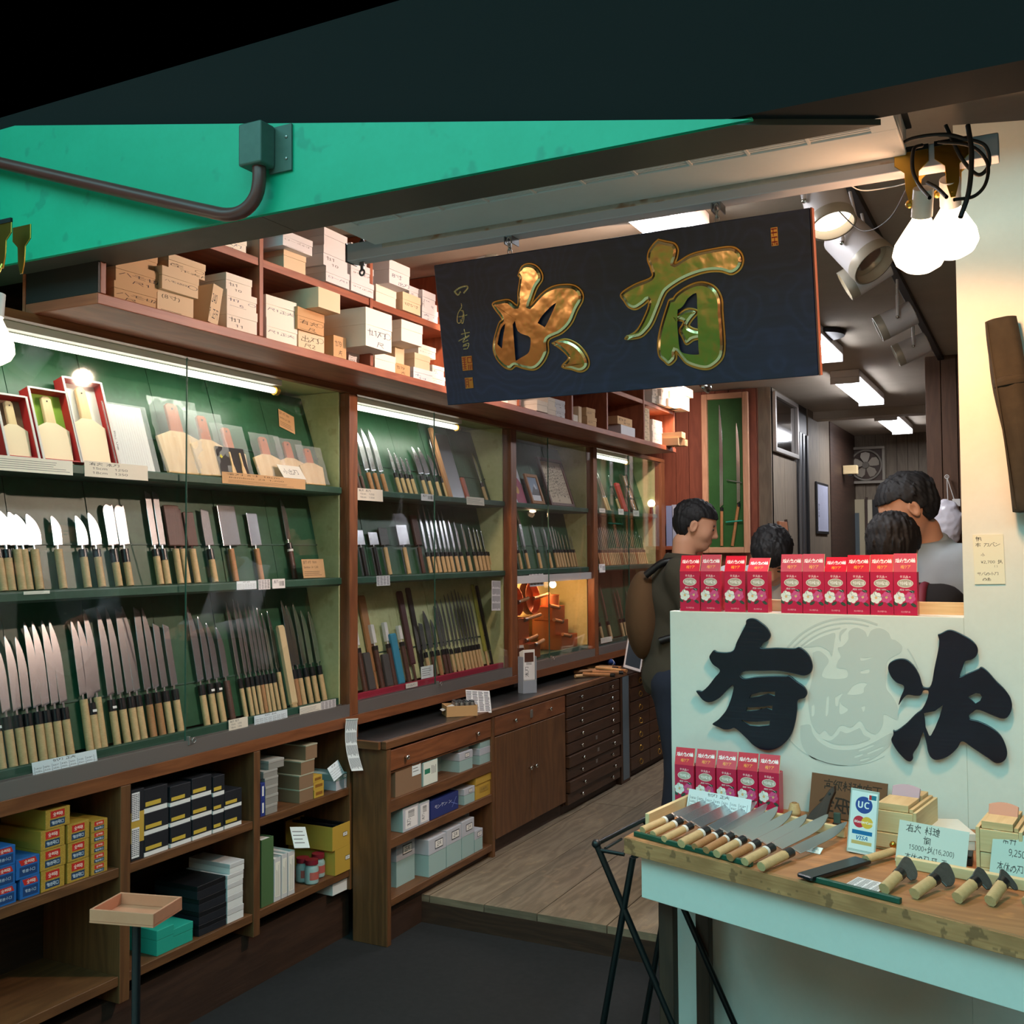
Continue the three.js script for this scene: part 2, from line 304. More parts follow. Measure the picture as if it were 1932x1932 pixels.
  [a, b] = fill(14, '#6e4c34'); write(x, '高級料理庖丁', a + 90, b + 26, 62, '#2c241c', { weight: 0.1 }); write(x, '金砥有次', a + 70, b + 120, 100, '#2c241c', { weight: 0.11 });
  [a, b] = fill(15, '#e6e4e2'); write(x, '本刃', a + 60, b + 30, 90, '#33363c'); for (let i = 0; i < 16; i++) { x.fillStyle = '#222'; x.fillRect(a + 280 + i * 12, b + 60, rr(3, 8), 130); }
}, '#fff');
const inkMat = (c, sheet) => std({ color: c, map: sheet, roughness: 0.85 });
const handMats = [0xd0aa82, 0xdfc8aa, 0xefe6dc, 0xc99c70, 0xdcdce4].map((c) => inkMat(c, handSheet));
const boardMats = [0xcfa67c, 0xd9bf9e, 0xe6e0d8, 0xc89a68, 0xdadce4].map((c, i) => std({ color: c, roughness: 0.85, bumpMap: bumpFine, bumpScale: 0.0004 }));
const cardMat = inkMat(0xffffff, cardSheet);
// a thin card, width x height, its front showing one cell of a sheet; lies in the xy plane facing +z, its foot at y = 0
function cardGeo(w, h, cell, cols = 4, rows = 4, t = 0.0008, turned = false) {
  const g = new THREE.BoxGeometry(w, h, t).translate(0, h / 2, 0), uv = g.attributes.uv, n = g.attributes.normal, cx = cell % cols, cy = Math.floor(cell / cols);
  for (let i = 0; i < uv.count; i++) {
    let a = uv.getX(i), b = uv.getY(i);
    if (n.getZ(i) < 0.5) { a = 0.01; b = 0.02; }
    if (turned) [a, b] = [1 - b, a];
    uv.setXY(i, (cx + 0.01 + a * 0.98) / cols, 1 - (cy + 1 - (0.01 + b * 0.98)) / rows);
  }
  return g;
}
// ---------------------------------------------------------------- the room
const CEIL = 2.76, ZC = -3.0, XG = -2.6, XS = -2.34, XL = -2.42;   // ceiling, counter front, showcase glass, carton shelf front, low cabinet front
{
  const fl = structGroup('floor');
  const w = [0.24, 0.3, 0.27, 0.25, 0.31, 0.28];
  for (let x = -2.95, i = 0; x < 0.65; i++) {
    const pw = w[i % 6], cut = -5.2 - ((i * 1.37) % 2.2), cut2 = cut - 3.1;
    for (const [a, b] of [[-3.9, cut], [cut, cut2], [cut2, -12.1]]) if (a > b) mesh('floorboard', bx(x + 0.002, x + pw - 0.002, -0.03 - rr(0, 0.0012), -rr(0, 0.0012), b + 0.0015, a - 0.0015, 0, 'z'), M.floorWood[i % 3], fl);
    x += pw;
  }
  struct('floor_base', bx(-3.0, 0.7, -0.12, -0.031, -12.2, -3.9), M.darkWood);
  struct('pavement', bx(-3.6, 1.2, -0.2, -0.12, -3.9, -1.3), M.asphalt);
  struct('ceiling', bx(-3.0, 0.7, CEIL, CEIL + 0.12, -12.2, -2.66), M.ceiling);
  struct('wall_left', bx(-3.1, -2.96, -0.1, CEIL + 0.12, -12.2, -1.3), M.darkWood);
  struct('wall_right', bx(0.6, 0.7, -0.1, CEIL, -12.2, -3.12), M.brownBoard);
  // boarded partition at the back left, its boards one by one
  const wall = (name, x0, x1, z, y0, y1, n, mat, gap = 0.003) => {
    const g = structGroup(name); mesh('backing', bx(x0, x1, y0, y1, z - 0.06, z - 0.02), M.darkWood, g);
    for (let i = 0; i < n; i++) { const a = x0 + (x1 - x0) * i / n, b = x0 + (x1 - x0) * (i + 1) / n; mesh('board', bx(a + gap / 2, b - gap / 2, y0, y1, z - 0.02, z - rr(0, 0.003), 0.002, 'y'), mat, g); }
    return g;
  };
  wall('wall_back', -2.95, -1.85, -8.05, 0, CEIL, 10, M.redBoard);
  wall('wall_partition', -0.66, 0.6, -7.3, 0, CEIL, 13, M.brownBoard, 0.005);
  wall('wall_far', -1.95, -0.5, -12.05, 0, CEIL, 13, M.greyBoard);
  // corridor side walls
  const cw = structGroup('wall_corridor');
  for (const [a, b] of [[-8.05, -8.98], [-9.5, -10.55]]) for (const [p, q] of [[a, (a + b) / 2], [(a + b) / 2, b]]) mesh('panel', bx(-1.95, -1.85, 0, CEIL, q + 0.002, p - 0.002, 0, 'y'), M.greyBoard, cw);
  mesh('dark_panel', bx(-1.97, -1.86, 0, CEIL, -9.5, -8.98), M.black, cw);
  mesh('dark_panel', bx(-1.97, -1.84, 0, CEIL, -12.05, -10.55), M.darkWood, cw);
  struct('wall_corridor_side', bx(-0.66, -0.6, 0, CEIL, -12.05, -7.36), M.darkWood);
  struct('beam', bx(-1.85, -0.66, CEIL - 0.07, CEIL, -9.95, -9.75), M.ceiling);
  struct('added_lintel', bx(-2.25, 0.6, 2.66, CEIL + 0.12, -2.72, -2.66), M.addedBlack);  // added black board closing the gap over the fascia against arcade light
  // painted wall at the right of the opening, one paint with the counter
  const T = [at(1800, 236, 'z', ZC), at(1990, 236, 'z', ZC)], xl = at(1815, 1000, 'z', ZC).x;
  const s = new THREE.Shape([new THREE.Vector2(xl, -0.1), new THREE.Vector2(0.14, -0.1), new THREE.Vector2(0.14, T[1].y + (0.14 - T[1].x) * 0.1), new THREE.Vector2(xl, T[0].y)]);
  struct('wall_front', metric(new THREE.ExtrudeGeometry(s, { depth: 0.12, bevelEnabled: false }).translate(0, 0, ZC - 0.12), 'y'), M.whitePaint);
}
const XW = at(1815, 1000, 'z', ZC).x;
// counter
{
  const yT = at(1500, 1157.5, 'z', ZC).y, x0 = at(1264, 1200, 'z', ZC).x;
  const t = thing('counter', 'white painted counter front with the black lettering and grey round crest', 'counter', [x0, 0, ZC]);
  const L = XW - x0;
  mesh('front_panel', bx(0, L, 0, yT, -0.03, 0, 0.003, 'x'), M.whitePaint, t);
  mesh('side_panel', bx(0, 0.03, 0, yT, -0.26, -0.031, 0.002, 'y'), M.whitePaint, t);
  mesh('ledge', bx(0, L, yT - 0.03, yT, -0.085, -0.031, 0.002, 'x'), M.whitePaint, t);
  mesh('ledge_step', bx(0.03, L, yT - 0.1, yT + 0.034, -0.11, -0.0855, 0.002, 'x'), M.paleWood, t);
  mesh('inner_top', bx(0.03, L, 0.86, 0.9, -0.26, -0.11, 0.002, 'x'), M.paleWood, t);
  // crest painted on the front: ring arcs and a lobed figure, as thin films of grey paint
  const P = (u, v) => { const p = at(1440 + u / 5.682, 1140 + v / 5.682, 'z', ZC); return new THREE.Vector2(p.x - x0, p.y); };
  const film = (pts, holes = []) => { const s = new THREE.Shape(new THREE.SplineCurve([...pts, pts[0]].map((p) => P(...p))).getPoints(pts.length * 6)); for (const h of holes) s.holes.push(new THREE.Path(new THREE.SplineCurve([...h, h[0]].map((p) => P(...p))).getPoints(h.length * 5))); return new THREE.ExtrudeGeometry(s, { depth: 0.0006, bevelEnabled: false }); };
  const arc = (r0, r1, a0, a1, ox = 0, oy = 0) => { const p = []; for (let i = 0; i <= 24; i++) { const a = (a0 + (a1 - a0) * i / 24) * Math.PI / 180; p.push(P(900 + ox + r1 * Math.cos(a), 940 + oy - r1 * Math.sin(a) * 0.985)); } for (let i = 24; i >= 0; i--) { const a = (a0 + (a1 - a0) * i / 24) * Math.PI / 180; p.push(P(900 + ox + r0 * Math.cos(a), 940 + oy - r0 * Math.sin(a) * 0.985)); } return new THREE.ExtrudeGeometry(new THREE.Shape(p), { depth: 0.0006, bevelEnabled: false }); };
  const geos = [
    arc(790, 812, 66, 146), arc(742, 760, 72, 140), arc(690, 708, 96, 135), arc(790, 806, 18, 36), arc(800, 812, 216, 246), arc(800, 806, 246, 300),
    // main lobed figure
    film([[530, 520], [600, 500], [680, 560], [700, 620], [650, 700], [640, 780], [790, 800], [900, 780], [890, 700], [790, 680], [800, 610], [830, 560], [800, 470], [850, 450], [910, 380], [920, 290], [1000, 250], [1090, 290], [1120, 350], [1160, 280], [1250, 255], [1340, 300], [1375, 370], [1420, 385], [1490, 450], [1470, 520], [1400, 560], [1330, 620], [1320, 780], [1320, 900], [1380, 980], [1440, 1100], [1440, 1240], [1300, 1180], [1280, 1290], [1210, 1390], [1110, 1350], [1040, 1250], [940, 1320], [830, 1300], [730, 1410], [660, 1350], [600, 1390], [530, 1300], [500, 1200], [480, 1000], [510, 860], [540, 700]],
      [[[900, 965], [960, 880], [1040, 840], [1110, 850], [1080, 900], [1070, 950], [980, 970]], [[520, 1090], [548, 1080], [548, 1180], [520, 1195]], [[680, 1000], [705, 1000], [695, 1170], [668, 1185]], [[820, 1040], [850, 1080], [910, 1120], [880, 1160], [820, 1170]], [[770, 1000], [850, 955], [815, 1020], [800, 1090], [775, 1080]], [[1040, 570], [1100, 575], [1185, 565], [1120, 590], [1050, 605]], [[1045, 715], [1130, 695], [1130, 735], [1050, 740]], [[1050, 1100], [1090, 1090], [1085, 1140], [1070, 1150]]]),
    film([[430, 460], [560, 380], [680, 330], [770, 310], [760, 420], [735, 560], [700, 500], [600, 450], [520, 460]]),
    film([[820, 300], [850, 270], [900, 260], [840, 330], [830, 400], [812, 360]]),
    film([[400, 1300], [500, 1290], [530, 1380], [600, 1470], [720, 1540], [880, 1560], [1040, 1540], [1200, 1470], [1380, 1380], [1380, 1480], [1260, 1600], [1100, 1690], [900, 1730], [700, 1720], [540, 1660], [440, 1560], [400, 1440]], [[[980, 1625], [1060, 1600], [1060, 1620], [985, 1645]], [[1040, 1660], [1130, 1640], [1130, 1655], [1045, 1680]], [[1120, 1590], [1260, 1530], [1280, 1540], [1130, 1605]], [[1030, 1560], [1160, 1510], [1180, 1520], [1040, 1575]]]),
    film([[630, 1440], [720, 1460], [800, 1400], [830, 1360], [900, 1380], [1000, 1340], [1040, 1330], [1080, 1400], [1150, 1440], [1040, 1490], [900, 1510], [760, 1500]]),
  ];
  mesh('crest', geos.map((g) => metric(g)), M.emblem, t);
}
// green fascia over the opening, with its underside
{
  const zF = -1.94, yB = 2.322, g = structGroup('fascia');
  const a = at(-60, 236, 'z', zF), b = at(1360, 236, 'z', zF), e = at(28, 241, 'z', zF);
  const pts = [[-3.1, yB], [b.x + 0.06, yB], [b.x + 0.06, b.y + 0.0], [e.x, e.y + 0.006], [-3.1, e.y + 0.006]].map((p) => new THREE.Vector2(...p));
  mesh('face', metric(new THREE.ExtrudeGeometry(new THREE.Shape(pts), { depth: 0.012, bevelEnabled: false }).translate(0, 0, zF - 0.012), 'x'), M.fascia, g);
  const seam = at(520, 420, 'y', yB).x;
  const edge = (z) => { let u = 1200; while (u < 1900 && at(u, 236, 'y', yB).z > z) u += 2; return at(u, 236, 'y', yB).x; };
  const plate = (p) => metric(new THREE.ExtrudeGeometry(new THREE.Shape(p.map((q) => new THREE.Vector2(q[0], -q[1]))), { depth: 0.012, bevelEnabled: false }).rotateX(-Math.PI / 2).translate(0, yB, 0), 'x');
  const zf = zF - 0.0125, zb = zF - 0.155;
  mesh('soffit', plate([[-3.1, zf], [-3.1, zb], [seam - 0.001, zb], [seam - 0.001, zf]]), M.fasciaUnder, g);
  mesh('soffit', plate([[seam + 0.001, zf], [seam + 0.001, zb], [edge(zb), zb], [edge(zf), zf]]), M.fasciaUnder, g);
}
{ // unseen black box added behind the fascia to shade the wall below
  const t = struct('added_shade_box', bx(-3.1, 2.4, 2.3345, 2.76, -2.09, -1.955), M.addedBlack);
}
// brown pipe on the fascia, with the conduit box it comes out of
{
  const z = -1.905, p = (u, v) => at(u, v, 'z', z);
  const t = thing('conduit_pipe', 'brown pipe bent upward on the green fascia board', 'pipe', [0, 0, 0]);
  mesh('pipe', tubeGeo([p(-40, 298), p(100, 331), p(250, 366), p(390, 398), p(432, 405), p(462, 396), p(482, 372), p(489, 340), p(488, 300)], 0.0165, 90, 14), M.pipe, t);
  const c = at(486, 303, 'z', z); mesh('collar', cyl(0.021, 0.021, 0.026, 20).translate(c.x, c.y, c.z), std({ color: 0x7fe8cf, roughness: 0.45 }), t);  // white label coloured aqua, the green daylight put into its colour
  const k = at(500, 322, 'z', -1.93), k2 = at(548, 322, 'z', -1.93), kt = at(500, 243, 'z', -1.93).y;
  const b = thing('conduit_box', 'grey green upright conduit housing bolted to the fascia above the pipe', 'conduit', [k.x, k.y, -1.939]);
  const w = k2.x - k.x, h = kt - k.y;
  mesh('back_plate', bx(0.01, w, -0.01, h, 0, 0.006, 0.001, 'y'), M.pipeBox, b);
  mesh('housing', bx(-0.04, 0.03, 0.0, h, 0.0065, 0.06, 0.006, 'y'), M.pipeBox, b);
  for (const y of [0.02, h - 0.03]) mesh('screw', new THREE.SphereGeometry(0.004, 10, 8).scale(1, 1, 0.5).translate(w - 0.015, y, 0.007), M.aluminium, b);
}
// air curtain over the door: housing with two long grilles and ribs
{
  const x0 = at(640, 432, 'y', 2.35).x, x1 = -0.24, y = 2.35;
  const t = thing('air_curtain', 'long white air curtain with slotted grilles behind the green fascia', 'air conditioner', [x0, y, -2.1]);
  const L = x1 - x0;
  mesh('housing', [bx(0, L, 0.012, 0.06, -0.262, 0, 0.006, 'x'), bx(0, L, 0, 0.012, -0.262, -0.1, 0.004, 'x'), bx(0, 0.06, 0, 0.012, -0.1, 0), bx(L - 0.05, L, 0, 0.012, -0.1, 0), bx(0, L, 0, 0.012, -0.004, 0)], M.plasticWhite, t);
  const slats = [];
  for (let i = 0; i < 9; i++) slats.push(bx(0.06, L - 0.05, 0.001, 0.01, -0.012 - i * 0.0098, -0.0065 - i * 0.0098));
  tag(mesh('grille', slats, M.plasticWhite, t), null, null, null, 'stuff');
  mesh('cover', bx(-0.01, L + 0.01, 0.0605, 0.066, -0.27, 0.0), M.addedBlack, t);  // added black sheet so the housing top stays dark under the arcade light
  for (let i = 1; i < 10; i++) mesh('rib', bx(0.06 + (L - 0.11) * i / 10, 0.066 + (L - 0.11) * i / 10, -0.0015, 0.006, -0.098, -0.005), M.plasticWhite, t);
  const e = thing('air_curtain_outlet', 'stained lower flap of the air curtain above the rail, with brown stains', 'outlet', [x0 + 0.02, y, -2.37]);
  mesh('flap', bx(0, L - 0.04, -0.012, 0.03, -0.012, 0.006, 0.004, 'x'), std({ map: paintTex([178, 160, 148], 34, 55, 0.9, [150, 104, 78]), roughness: 0.5 }), e);
}
// white rail that carries the hanging sign
const RAIL = { y: 2.318, z: -2.39 };
{
  const x0 = at(664, 470, 'z', RAIL.z).x, x1 = -0.06;
  const t = thing('hanging_rail', 'white square steel rail with the carved sign hanging below', 'rail', [x0, RAIL.y, RAIL.z]);
  mesh('tube', bx(0, x1 - x0, 0, 0.05, -0.025, 0.025, 0.003, 'x'), M.rail, t);
  mesh('end_cap', bx(-0.004, 0, -0.002, 0.052, -0.027, 0.027, 0.001), M.steelDark, t);
  mesh('end_bolt', [rod([0.035, -0.025, 0], [0.035, 0.085, 0], 0.005), cyl(0.009, 0.009, 0.008, 6).translate(0.035, -0.006, 0), cyl(0.009, 0.009, 0.008, 6).translate(0.035, 0.056, 0), new THREE.TorusGeometry(0.008, 0.003, 8, 16).translate(0.035, -0.03, 0)], M.steelDark, t);
  for (const u of [965, 1356]) { const k = at(u, 450, 'z', RAIL.z).x - x0; mesh('bracket', [bx(k - 0.012, k - 0.009, -0.02, 0, -0.02, 0.02), bx(k + 0.009, k + 0.012, -0.02, 0, -0.02, 0.02)], M.steelDark, t); }
}
// ceiling lamps: two bare tubes under a white reflector, each with its light
function ceilingLamp(x, z, len, label, w = 0.17, k = 1) {
  const t = thing('ceiling_light', label, 'ceiling light', [x, CEIL, z], 'twin tube ceiling lights');
  mesh('housing', bx(-w / 2, w / 2, -0.05, 0, -len / 2, len / 2, 0.006), M.plasticWhite, t);
  for (const s of [-1, 1]) mesh('tube', new THREE.CapsuleGeometry(0.015, len - 0.08, 6, 14).rotateX(Math.PI / 2).translate(s * w * 0.32, -0.078, 0), glow([0.92, 0.94, 1], 22), t);
  for (const e of [-1, 1]) mesh('socket', bx(-w / 2, w / 2, -0.096, -0.05, e * len / 2 - 0.018 * (e > 0 ? 1 : 0), e * len / 2 + 0.018 * (e > 0 ? 0 : 1), 0.003), M.plasticWhite, t);
  const l = new THREE.RectAreaLight(lin(LIGHT.tube.color), LIGHT.tube.power * k, w, len - 0.06); l.name = 'tube_light';
  l.position.set(x, CEIL - 0.1, z); l.lookAt(x, 0, z); scene.add(l);
}
ceilingLamp(-1.2, -3.45, 0.62, 'twin tube ceiling light showing just above the carved sign', 0.24);
ceilingLamp(-1.16, -6.3, 0.75, 'twin tube ceiling light half hidden by the end of the carved sign');
ceilingLamp(-1.21, -8.2, 1.3, 'larger twin tube ceiling light further into the passage', 0.2, 0.6);
ceilingLamp(-1.24, -10.6, 1.3, 'furthest twin tube ceiling light in front of the fan wall', 0.2, 0.6);
{ // dark round plate on the ceiling
  const p = at(1543, 633, 'y', CEIL - 0.02), t = thing('ceiling_plate', 'dark round plate on the ceiling beside the carved sign', 'ceiling plate', [p.x, CEIL - 0.02, p.z]);
  mesh('plate', cyl(0.16, 0.15, 0.02, 32), M.black, t); mesh('boss', cyl(0.03, 0.03, 0.02, 16).translate(0, -0.015, 0), M.black, t);
}
// track with five cylindrical spotlights
const spotAims = [];
{
  const t = thing('lighting_track', 'black lighting track along the ceiling carrying the white spotlights', 'track', [-0.56, CEIL, -3.2]);
  mesh('track', bx(-0.018, 0.018, -0.03, 0, -4.3, 0, 0.002), M.black, t);
  // [track depth, seen mouth, seen back, radius, label, lit]
  const L = [
    [[1572, 426], [1548, 348], 2.62, 0.062, 'upper white spotlight with a glowing mouth right beside the carved sign', 1],
    [[1651, 500], [1588, 440], 2.62, 0.066, 'white spotlight in the middle pointing down toward the glowing bulbs', 0],
    [[1594, 541], [1672, 494], 2.6, 0.056, 'white spotlight with a glowing mouth aimed at the carton shelves', 1],
    [[1656, 622], [1724, 589], 2.6, 0.06, 'white spotlight with a perforated back, the upper of the rear pair', 0],
    [[1690, 672], [1750, 645], 2.6, 0.058, 'white spotlight with a dark perforated back, lowest and furthest along the track', 0],
  ];
  const Z = [-3.45, -3.7, -3.95, -5.0, -5.75];
  L.forEach(([m, b, y, r, label, lit], i) => {
    const B = at(...b, 'z', Z[i] + (i === 1 ? 0.0 : 0)), A = at(...m, 'z', Z[i] + (i < 2 ? 0.05 : 0.02));
    const axis = A.clone().sub(B), len = axis.length(); axis.normalize();
    const o = thing('spotlight', label, 'spotlight', [B.x, B.y, B.z], 'white spotlights on the track');
    const q = new THREE.Quaternion().setFromUnitVectors(V3(0, 1, 0), axis), turn = (g) => g.applyQuaternion(q);
    const R = len * (i < 2 ? 0.43 : 0.36), lathe = (p) => new THREE.LatheGeometry(p.map((k) => new THREE.Vector2(...k)), 36);
    mesh('can', turn(lathe([[0, 0], [R * 0.88, 0], [R * 0.92, len * 0.02], [R * 0.98, len * 0.8], [R * 0.93, len * 0.8], [R * 0.86, len * 0.06], [0, len * 0.06]])), M.canWhite, o);
    mesh('rim', turn(lathe([[R * 0.98, len * 0.8], [R, len * 0.81], [R, len], [R * 0.9, len], [R * 0.9, len * 0.8]])), M.canBand, o);
    const holes = []; for (let k = 0; k < 7; k++) { const a = k / 7 * 6.283; holes.push(cyl(R * 0.1, R * 0.1, 0.003, 10).translate(Math.cos(a) * R * 0.6, -0.0012, Math.sin(a) * R * 0.6)); }
    mesh('vent', holes.map(turn), i > 2 ? M.brass : M.black, o);
    mesh('lamp', turn(lathe([[0, len * 0.9], [R * 0.5, len * 0.88], [R * 0.86, len * 0.82], [R * 0.86, len * 0.8], [0, len * 0.8]])), lit ? glow([1, 0.8, 0.62], 3) : M.chrome, o);
    // yoke up to the track
    const C = axis.clone().multiplyScalar(len * 0.45), top = V3(-0.56 - B.x, CEIL - 0.03 - B.y, C.z);
    const side = axis.clone().cross(V3(0, 1, 0)).normalize();
    const f = side.dot(FWD) > 0 ? -1 : 1, s1 = C.clone().addScaledVector(side, f * (R + 0.006)), h = Math.min(0.1, top.y - C.y - 0.01);
    mesh('yoke', [rod(s1, s1.clone().add(V3(0, Math.max(h, 0.05), 0)), 0.008, 8), rod(s1.clone().add(V3(0, Math.max(h, 0.05), 0)), C.clone().add(V3(0, Math.max(h, 0.05), 0)), 0.007, 8), rod(C.clone().add(V3(0, Math.max(h, 0.05), 0)), top, 0.006, 8)], M.canWhite, o);
    mesh('pivot', new THREE.SphereGeometry(0.009, 12, 10).translate(s1.x, s1.y, s1.z), M.chrome, o);
    if (lit) spotAims.push([A.clone().addScaledVector(axis, 0.02), i]);
  });
}
for (const [p, i] of spotAims) {
  const l = new THREE.SpotLight(lin(LIGHT.spot.color), LIGHT.spot.power * (i === 0 ? 0.6 : 1), 0, 0.62, 0.6); l.name = 'spot_light';
  l.position.copy(p); l.target.position.set(i === 0 ? -1.6 : -2.5, i === 0 ? 1.0 : 2.4, i === 0 ? -3.2 : -3.0); l.castShadow = true; l.shadow.radius = 2; scene.add(l, l.target);
}
// bulbs on brass clamps at the rail end, and one at the left
function clampLamp(head, tip, clampAt, label, k, reflector) {
  const t = thing('clamp_lamp', label, 'clamp lamp', [head.x, head.y, head.z]);
  const axis = tip.clone().sub(head).normalize(), q = new THREE.Quaternion().setFromUnitVectors(V3(0, -1, 0), axis), turn = (g) => g.applyQuaternion(q);
  const pr = [[0, -0.105], [0.03, -0.1], [0.048, -0.086], [0.056, -0.068], [0.052, -0.045], [0.036, -0.015], [0.021, 0.012], [0.0165, 0.022]];
  mesh('bulb', turn(new THREE.LatheGeometry(pr.map((p) => new THREE.Vector2(...p)), 32)), glow([1, 0.8, 0.55], 5), t);
  mesh('socket', turn(cyl(0.021, 0.022, 0.06, 24).translate(0, 0.05, 0)), M.plasticWhite, t);
  mesh('neck', turn(cyl(0.0165, 0.0165, 0.014, 20).translate(0, 0.026, 0)), M.brass, t);
  const c = clampAt.clone().sub(head);
  const jawShape = new THREE.Shape([[-0.034, 0.024], [0.034, 0.024], [0.034, -0.012], [0.014, -0.03], [0.012, -0.07], [0.004, -0.1], [-0.004, -0.1], [-0.012, -0.07], [-0.014, -0.03], [-0.034, -0.012]].map((p) => new THREE.Vector2(...p)));
  for (const dz of [0.0265, -0.0295]) mesh('clamp', metric(new THREE.ExtrudeGeometry(jawShape, { depth: 0.002, bevelEnabled: true, bevelThickness: 0.0008, bevelSize: 0.0008, bevelSegments: 1 }).translate(c.x, c.y, c.z + dz)), M.brass, t);
  mesh('jaw', bx(c.x - 0.035, c.x + 0.035, c.y + 0.014, c.y + 0.025, c.z + 0.0255, c.z + 0.0315), M.black, t);
  const e = V3(0, 0.05, 0).applyQuaternion(q);
  mesh('arm', [rod([c.x, c.y - 0.09, c.z + 0.0275], [c.x, (c.y - 0.1) * 0.5 + e.y * 0.5, (c.z + e.z) / 2 + 0.03], 0.0035), rod([c.x, (c.y - 0.1) * 0.5 + e.y * 0.5, (c.z + e.z) / 2 + 0.03], e, 0.0035), new THREE.SphereGeometry(0.009, 10, 8).translate(e.x - 0.026, e.y, e.z)], M.brass, t);
  const b = V3(0, -0.06, 0).applyQuaternion(q).add(head), l = new THREE.SpotLight(lin(LIGHT.bulb.color), LIGHT.bulb.power * k, 0, 0.9, 0.35); l.name = 'bulb_light'; l.shadow.radius = 2.5; l.castShadow = true;
  l.position.copy(head).addScaledVector(axis, 0.03); l.target.position.copy(b).addScaledVector(axis, 1); scene.add(l, l.target);
  const m = new THREE.PointLight(lin(LIGHT.bulb.color), LIGHT.bulb.power * k * 0.16); m.name = 'bulb_spill_light'; m.castShadow = true; m.shadow.radius = 2.2; m.position.copy(b); scene.add(m);
  return t;
}
{
  const zb = -2.43, h1 = at(1794, 402, 'z', zb), h2 = at(1738, 425, 'z', zb + 0.06);
  clampLamp(h1, h1.clone().add(V3(-0.005, -0.1, -0.1)), V3(at(1798, 290, 'z', RAIL.z).x, RAIL.y + 0.026, RAIL.z), 'lit bulb in a white socket on the clamp nearer the cream wall', 1.0);
  clampLamp(h2, h2.clone().add(V3(-0.016, -0.1, -0.07)), V3(at(1722, 305, 'z', RAIL.z).x, RAIL.y + 0.024, RAIL.z), 'tilted lit bulb on the clamp further from the cream wall', 0.7);
  const z3 = -1.72, h3 = at(-12, 612, 'z', z3);
  clampLamp(h3, h3.clone().add(V3(0, -0.1, 0.01)), V3(h3.x, 2.33, z3 - 0.05), 'lit bulb at the edge of the picture in front of the showcase tube', 0.02);
  // black flex hanging in loops around the clamps
  const w = thing('cable_loops', 'black electric cable hanging in loops round the bulb clamps', 'cable');
  const p = (u, v, z) => at(u, v, 'z', z);
  mesh('cable', tubeGeo([p(1686, 284, -2.33), p(1720, 262, -2.3), p(1780, 254, -2.28), p(1820, 262, -2.27), p(1858, 275, -2.28), p(1866, 310, -2.3), p(1845, 330, -2.3), p(1815, 300, -2.3), p(1796, 262, -2.3), p(1784, 236, -2.3)], 0.0042, 120), M.cord, w);
  mesh('cable', tubeGeo([p(1826, 236, -2.26), p(1833, 290, -2.25), p(1828, 360, -2.24), p(1812, 410, -2.22)], 0.005, 60), M.cord, w);
  mesh('cable', tubeGeo([p(1740, 274, -2.3), p(1724, 282, -2.28), p(1722, 320, -2.27), p(1735, 350, -2.24), p(1754, 373, -2.16)], 0.004, 60), M.cord, w);
  mesh('cable', tubeGeo([p(1770, 268, -2.29), p(1830, 275, -2.27), p(1862, 305, -2.27), p(1860, 345, -2.26), p(1838, 370, -2.25), p(1800, 377, -2.22)], 0.0036, 80), M.cord, w);
  mesh('cable', tubeGeo([p(1750, 345, -2.27), p(1768, 355, -2.24), p(1786, 372, -2.2)], 0.004, 30), M.cord, w);
  const v = thing('thin_wire', 'thin pale wire drooping from the rail over the spotlights', 'wire');
  mesh('wire', tubeGeo([p(1592, 340, -2.5), p(1625, 359, -2.6), p(1680, 353, -2.6), p(1712, 345, -2.45)], 0.0016, 50, 6), M.plasticWhite, v);
  mesh('wire', tubeGeo([p(1714, 350, -2.5), p(1680, 410, -2.8), p(1640, 435, -3.1), p(1610, 425, -3.3), p(1560, 372, -3.38), p(1548, 350, -3.4)], 0.002, 60, 6), M.cord, v);
}
// the market arcade outside: tinted roof sheets between steel ribs, which let the daylight in
{
  const g = structGroup('arcade_roof');
  const y = 5.2, x0 = -6, x1 = 5, z0 = 0.2, z1 = 5.6;
  for (let i = 0; i < 5; i++) { const a = z0 + (z1 - z0) * i / 5, b = z0 + (z1 - z0) * (i + 1) / 5; mesh('roof_sheet', bx(x0, x1, y, y + 0.01, a + 0.03, b - 0.03), glow(LIGHT.arcade.color, 0.6), g); mesh('rib', bx(x0, x1, y - 0.06, y + 0.02, b - 0.03, b + 0.03), M.steelDark, g); }
  const l = new THREE.RectAreaLight(lin(LIGHT.arcade.color), LIGHT.arcade.power, x1 - x0, z1 - z0); l.name = 'arcade_light';
  l.position.set((x0 + x1) / 2, y - 0.07, (z0 + z1) / 2); l.lookAt((x0 + x1) / 2, 0, (z0 + z1) / 2); scene.add(l);
}

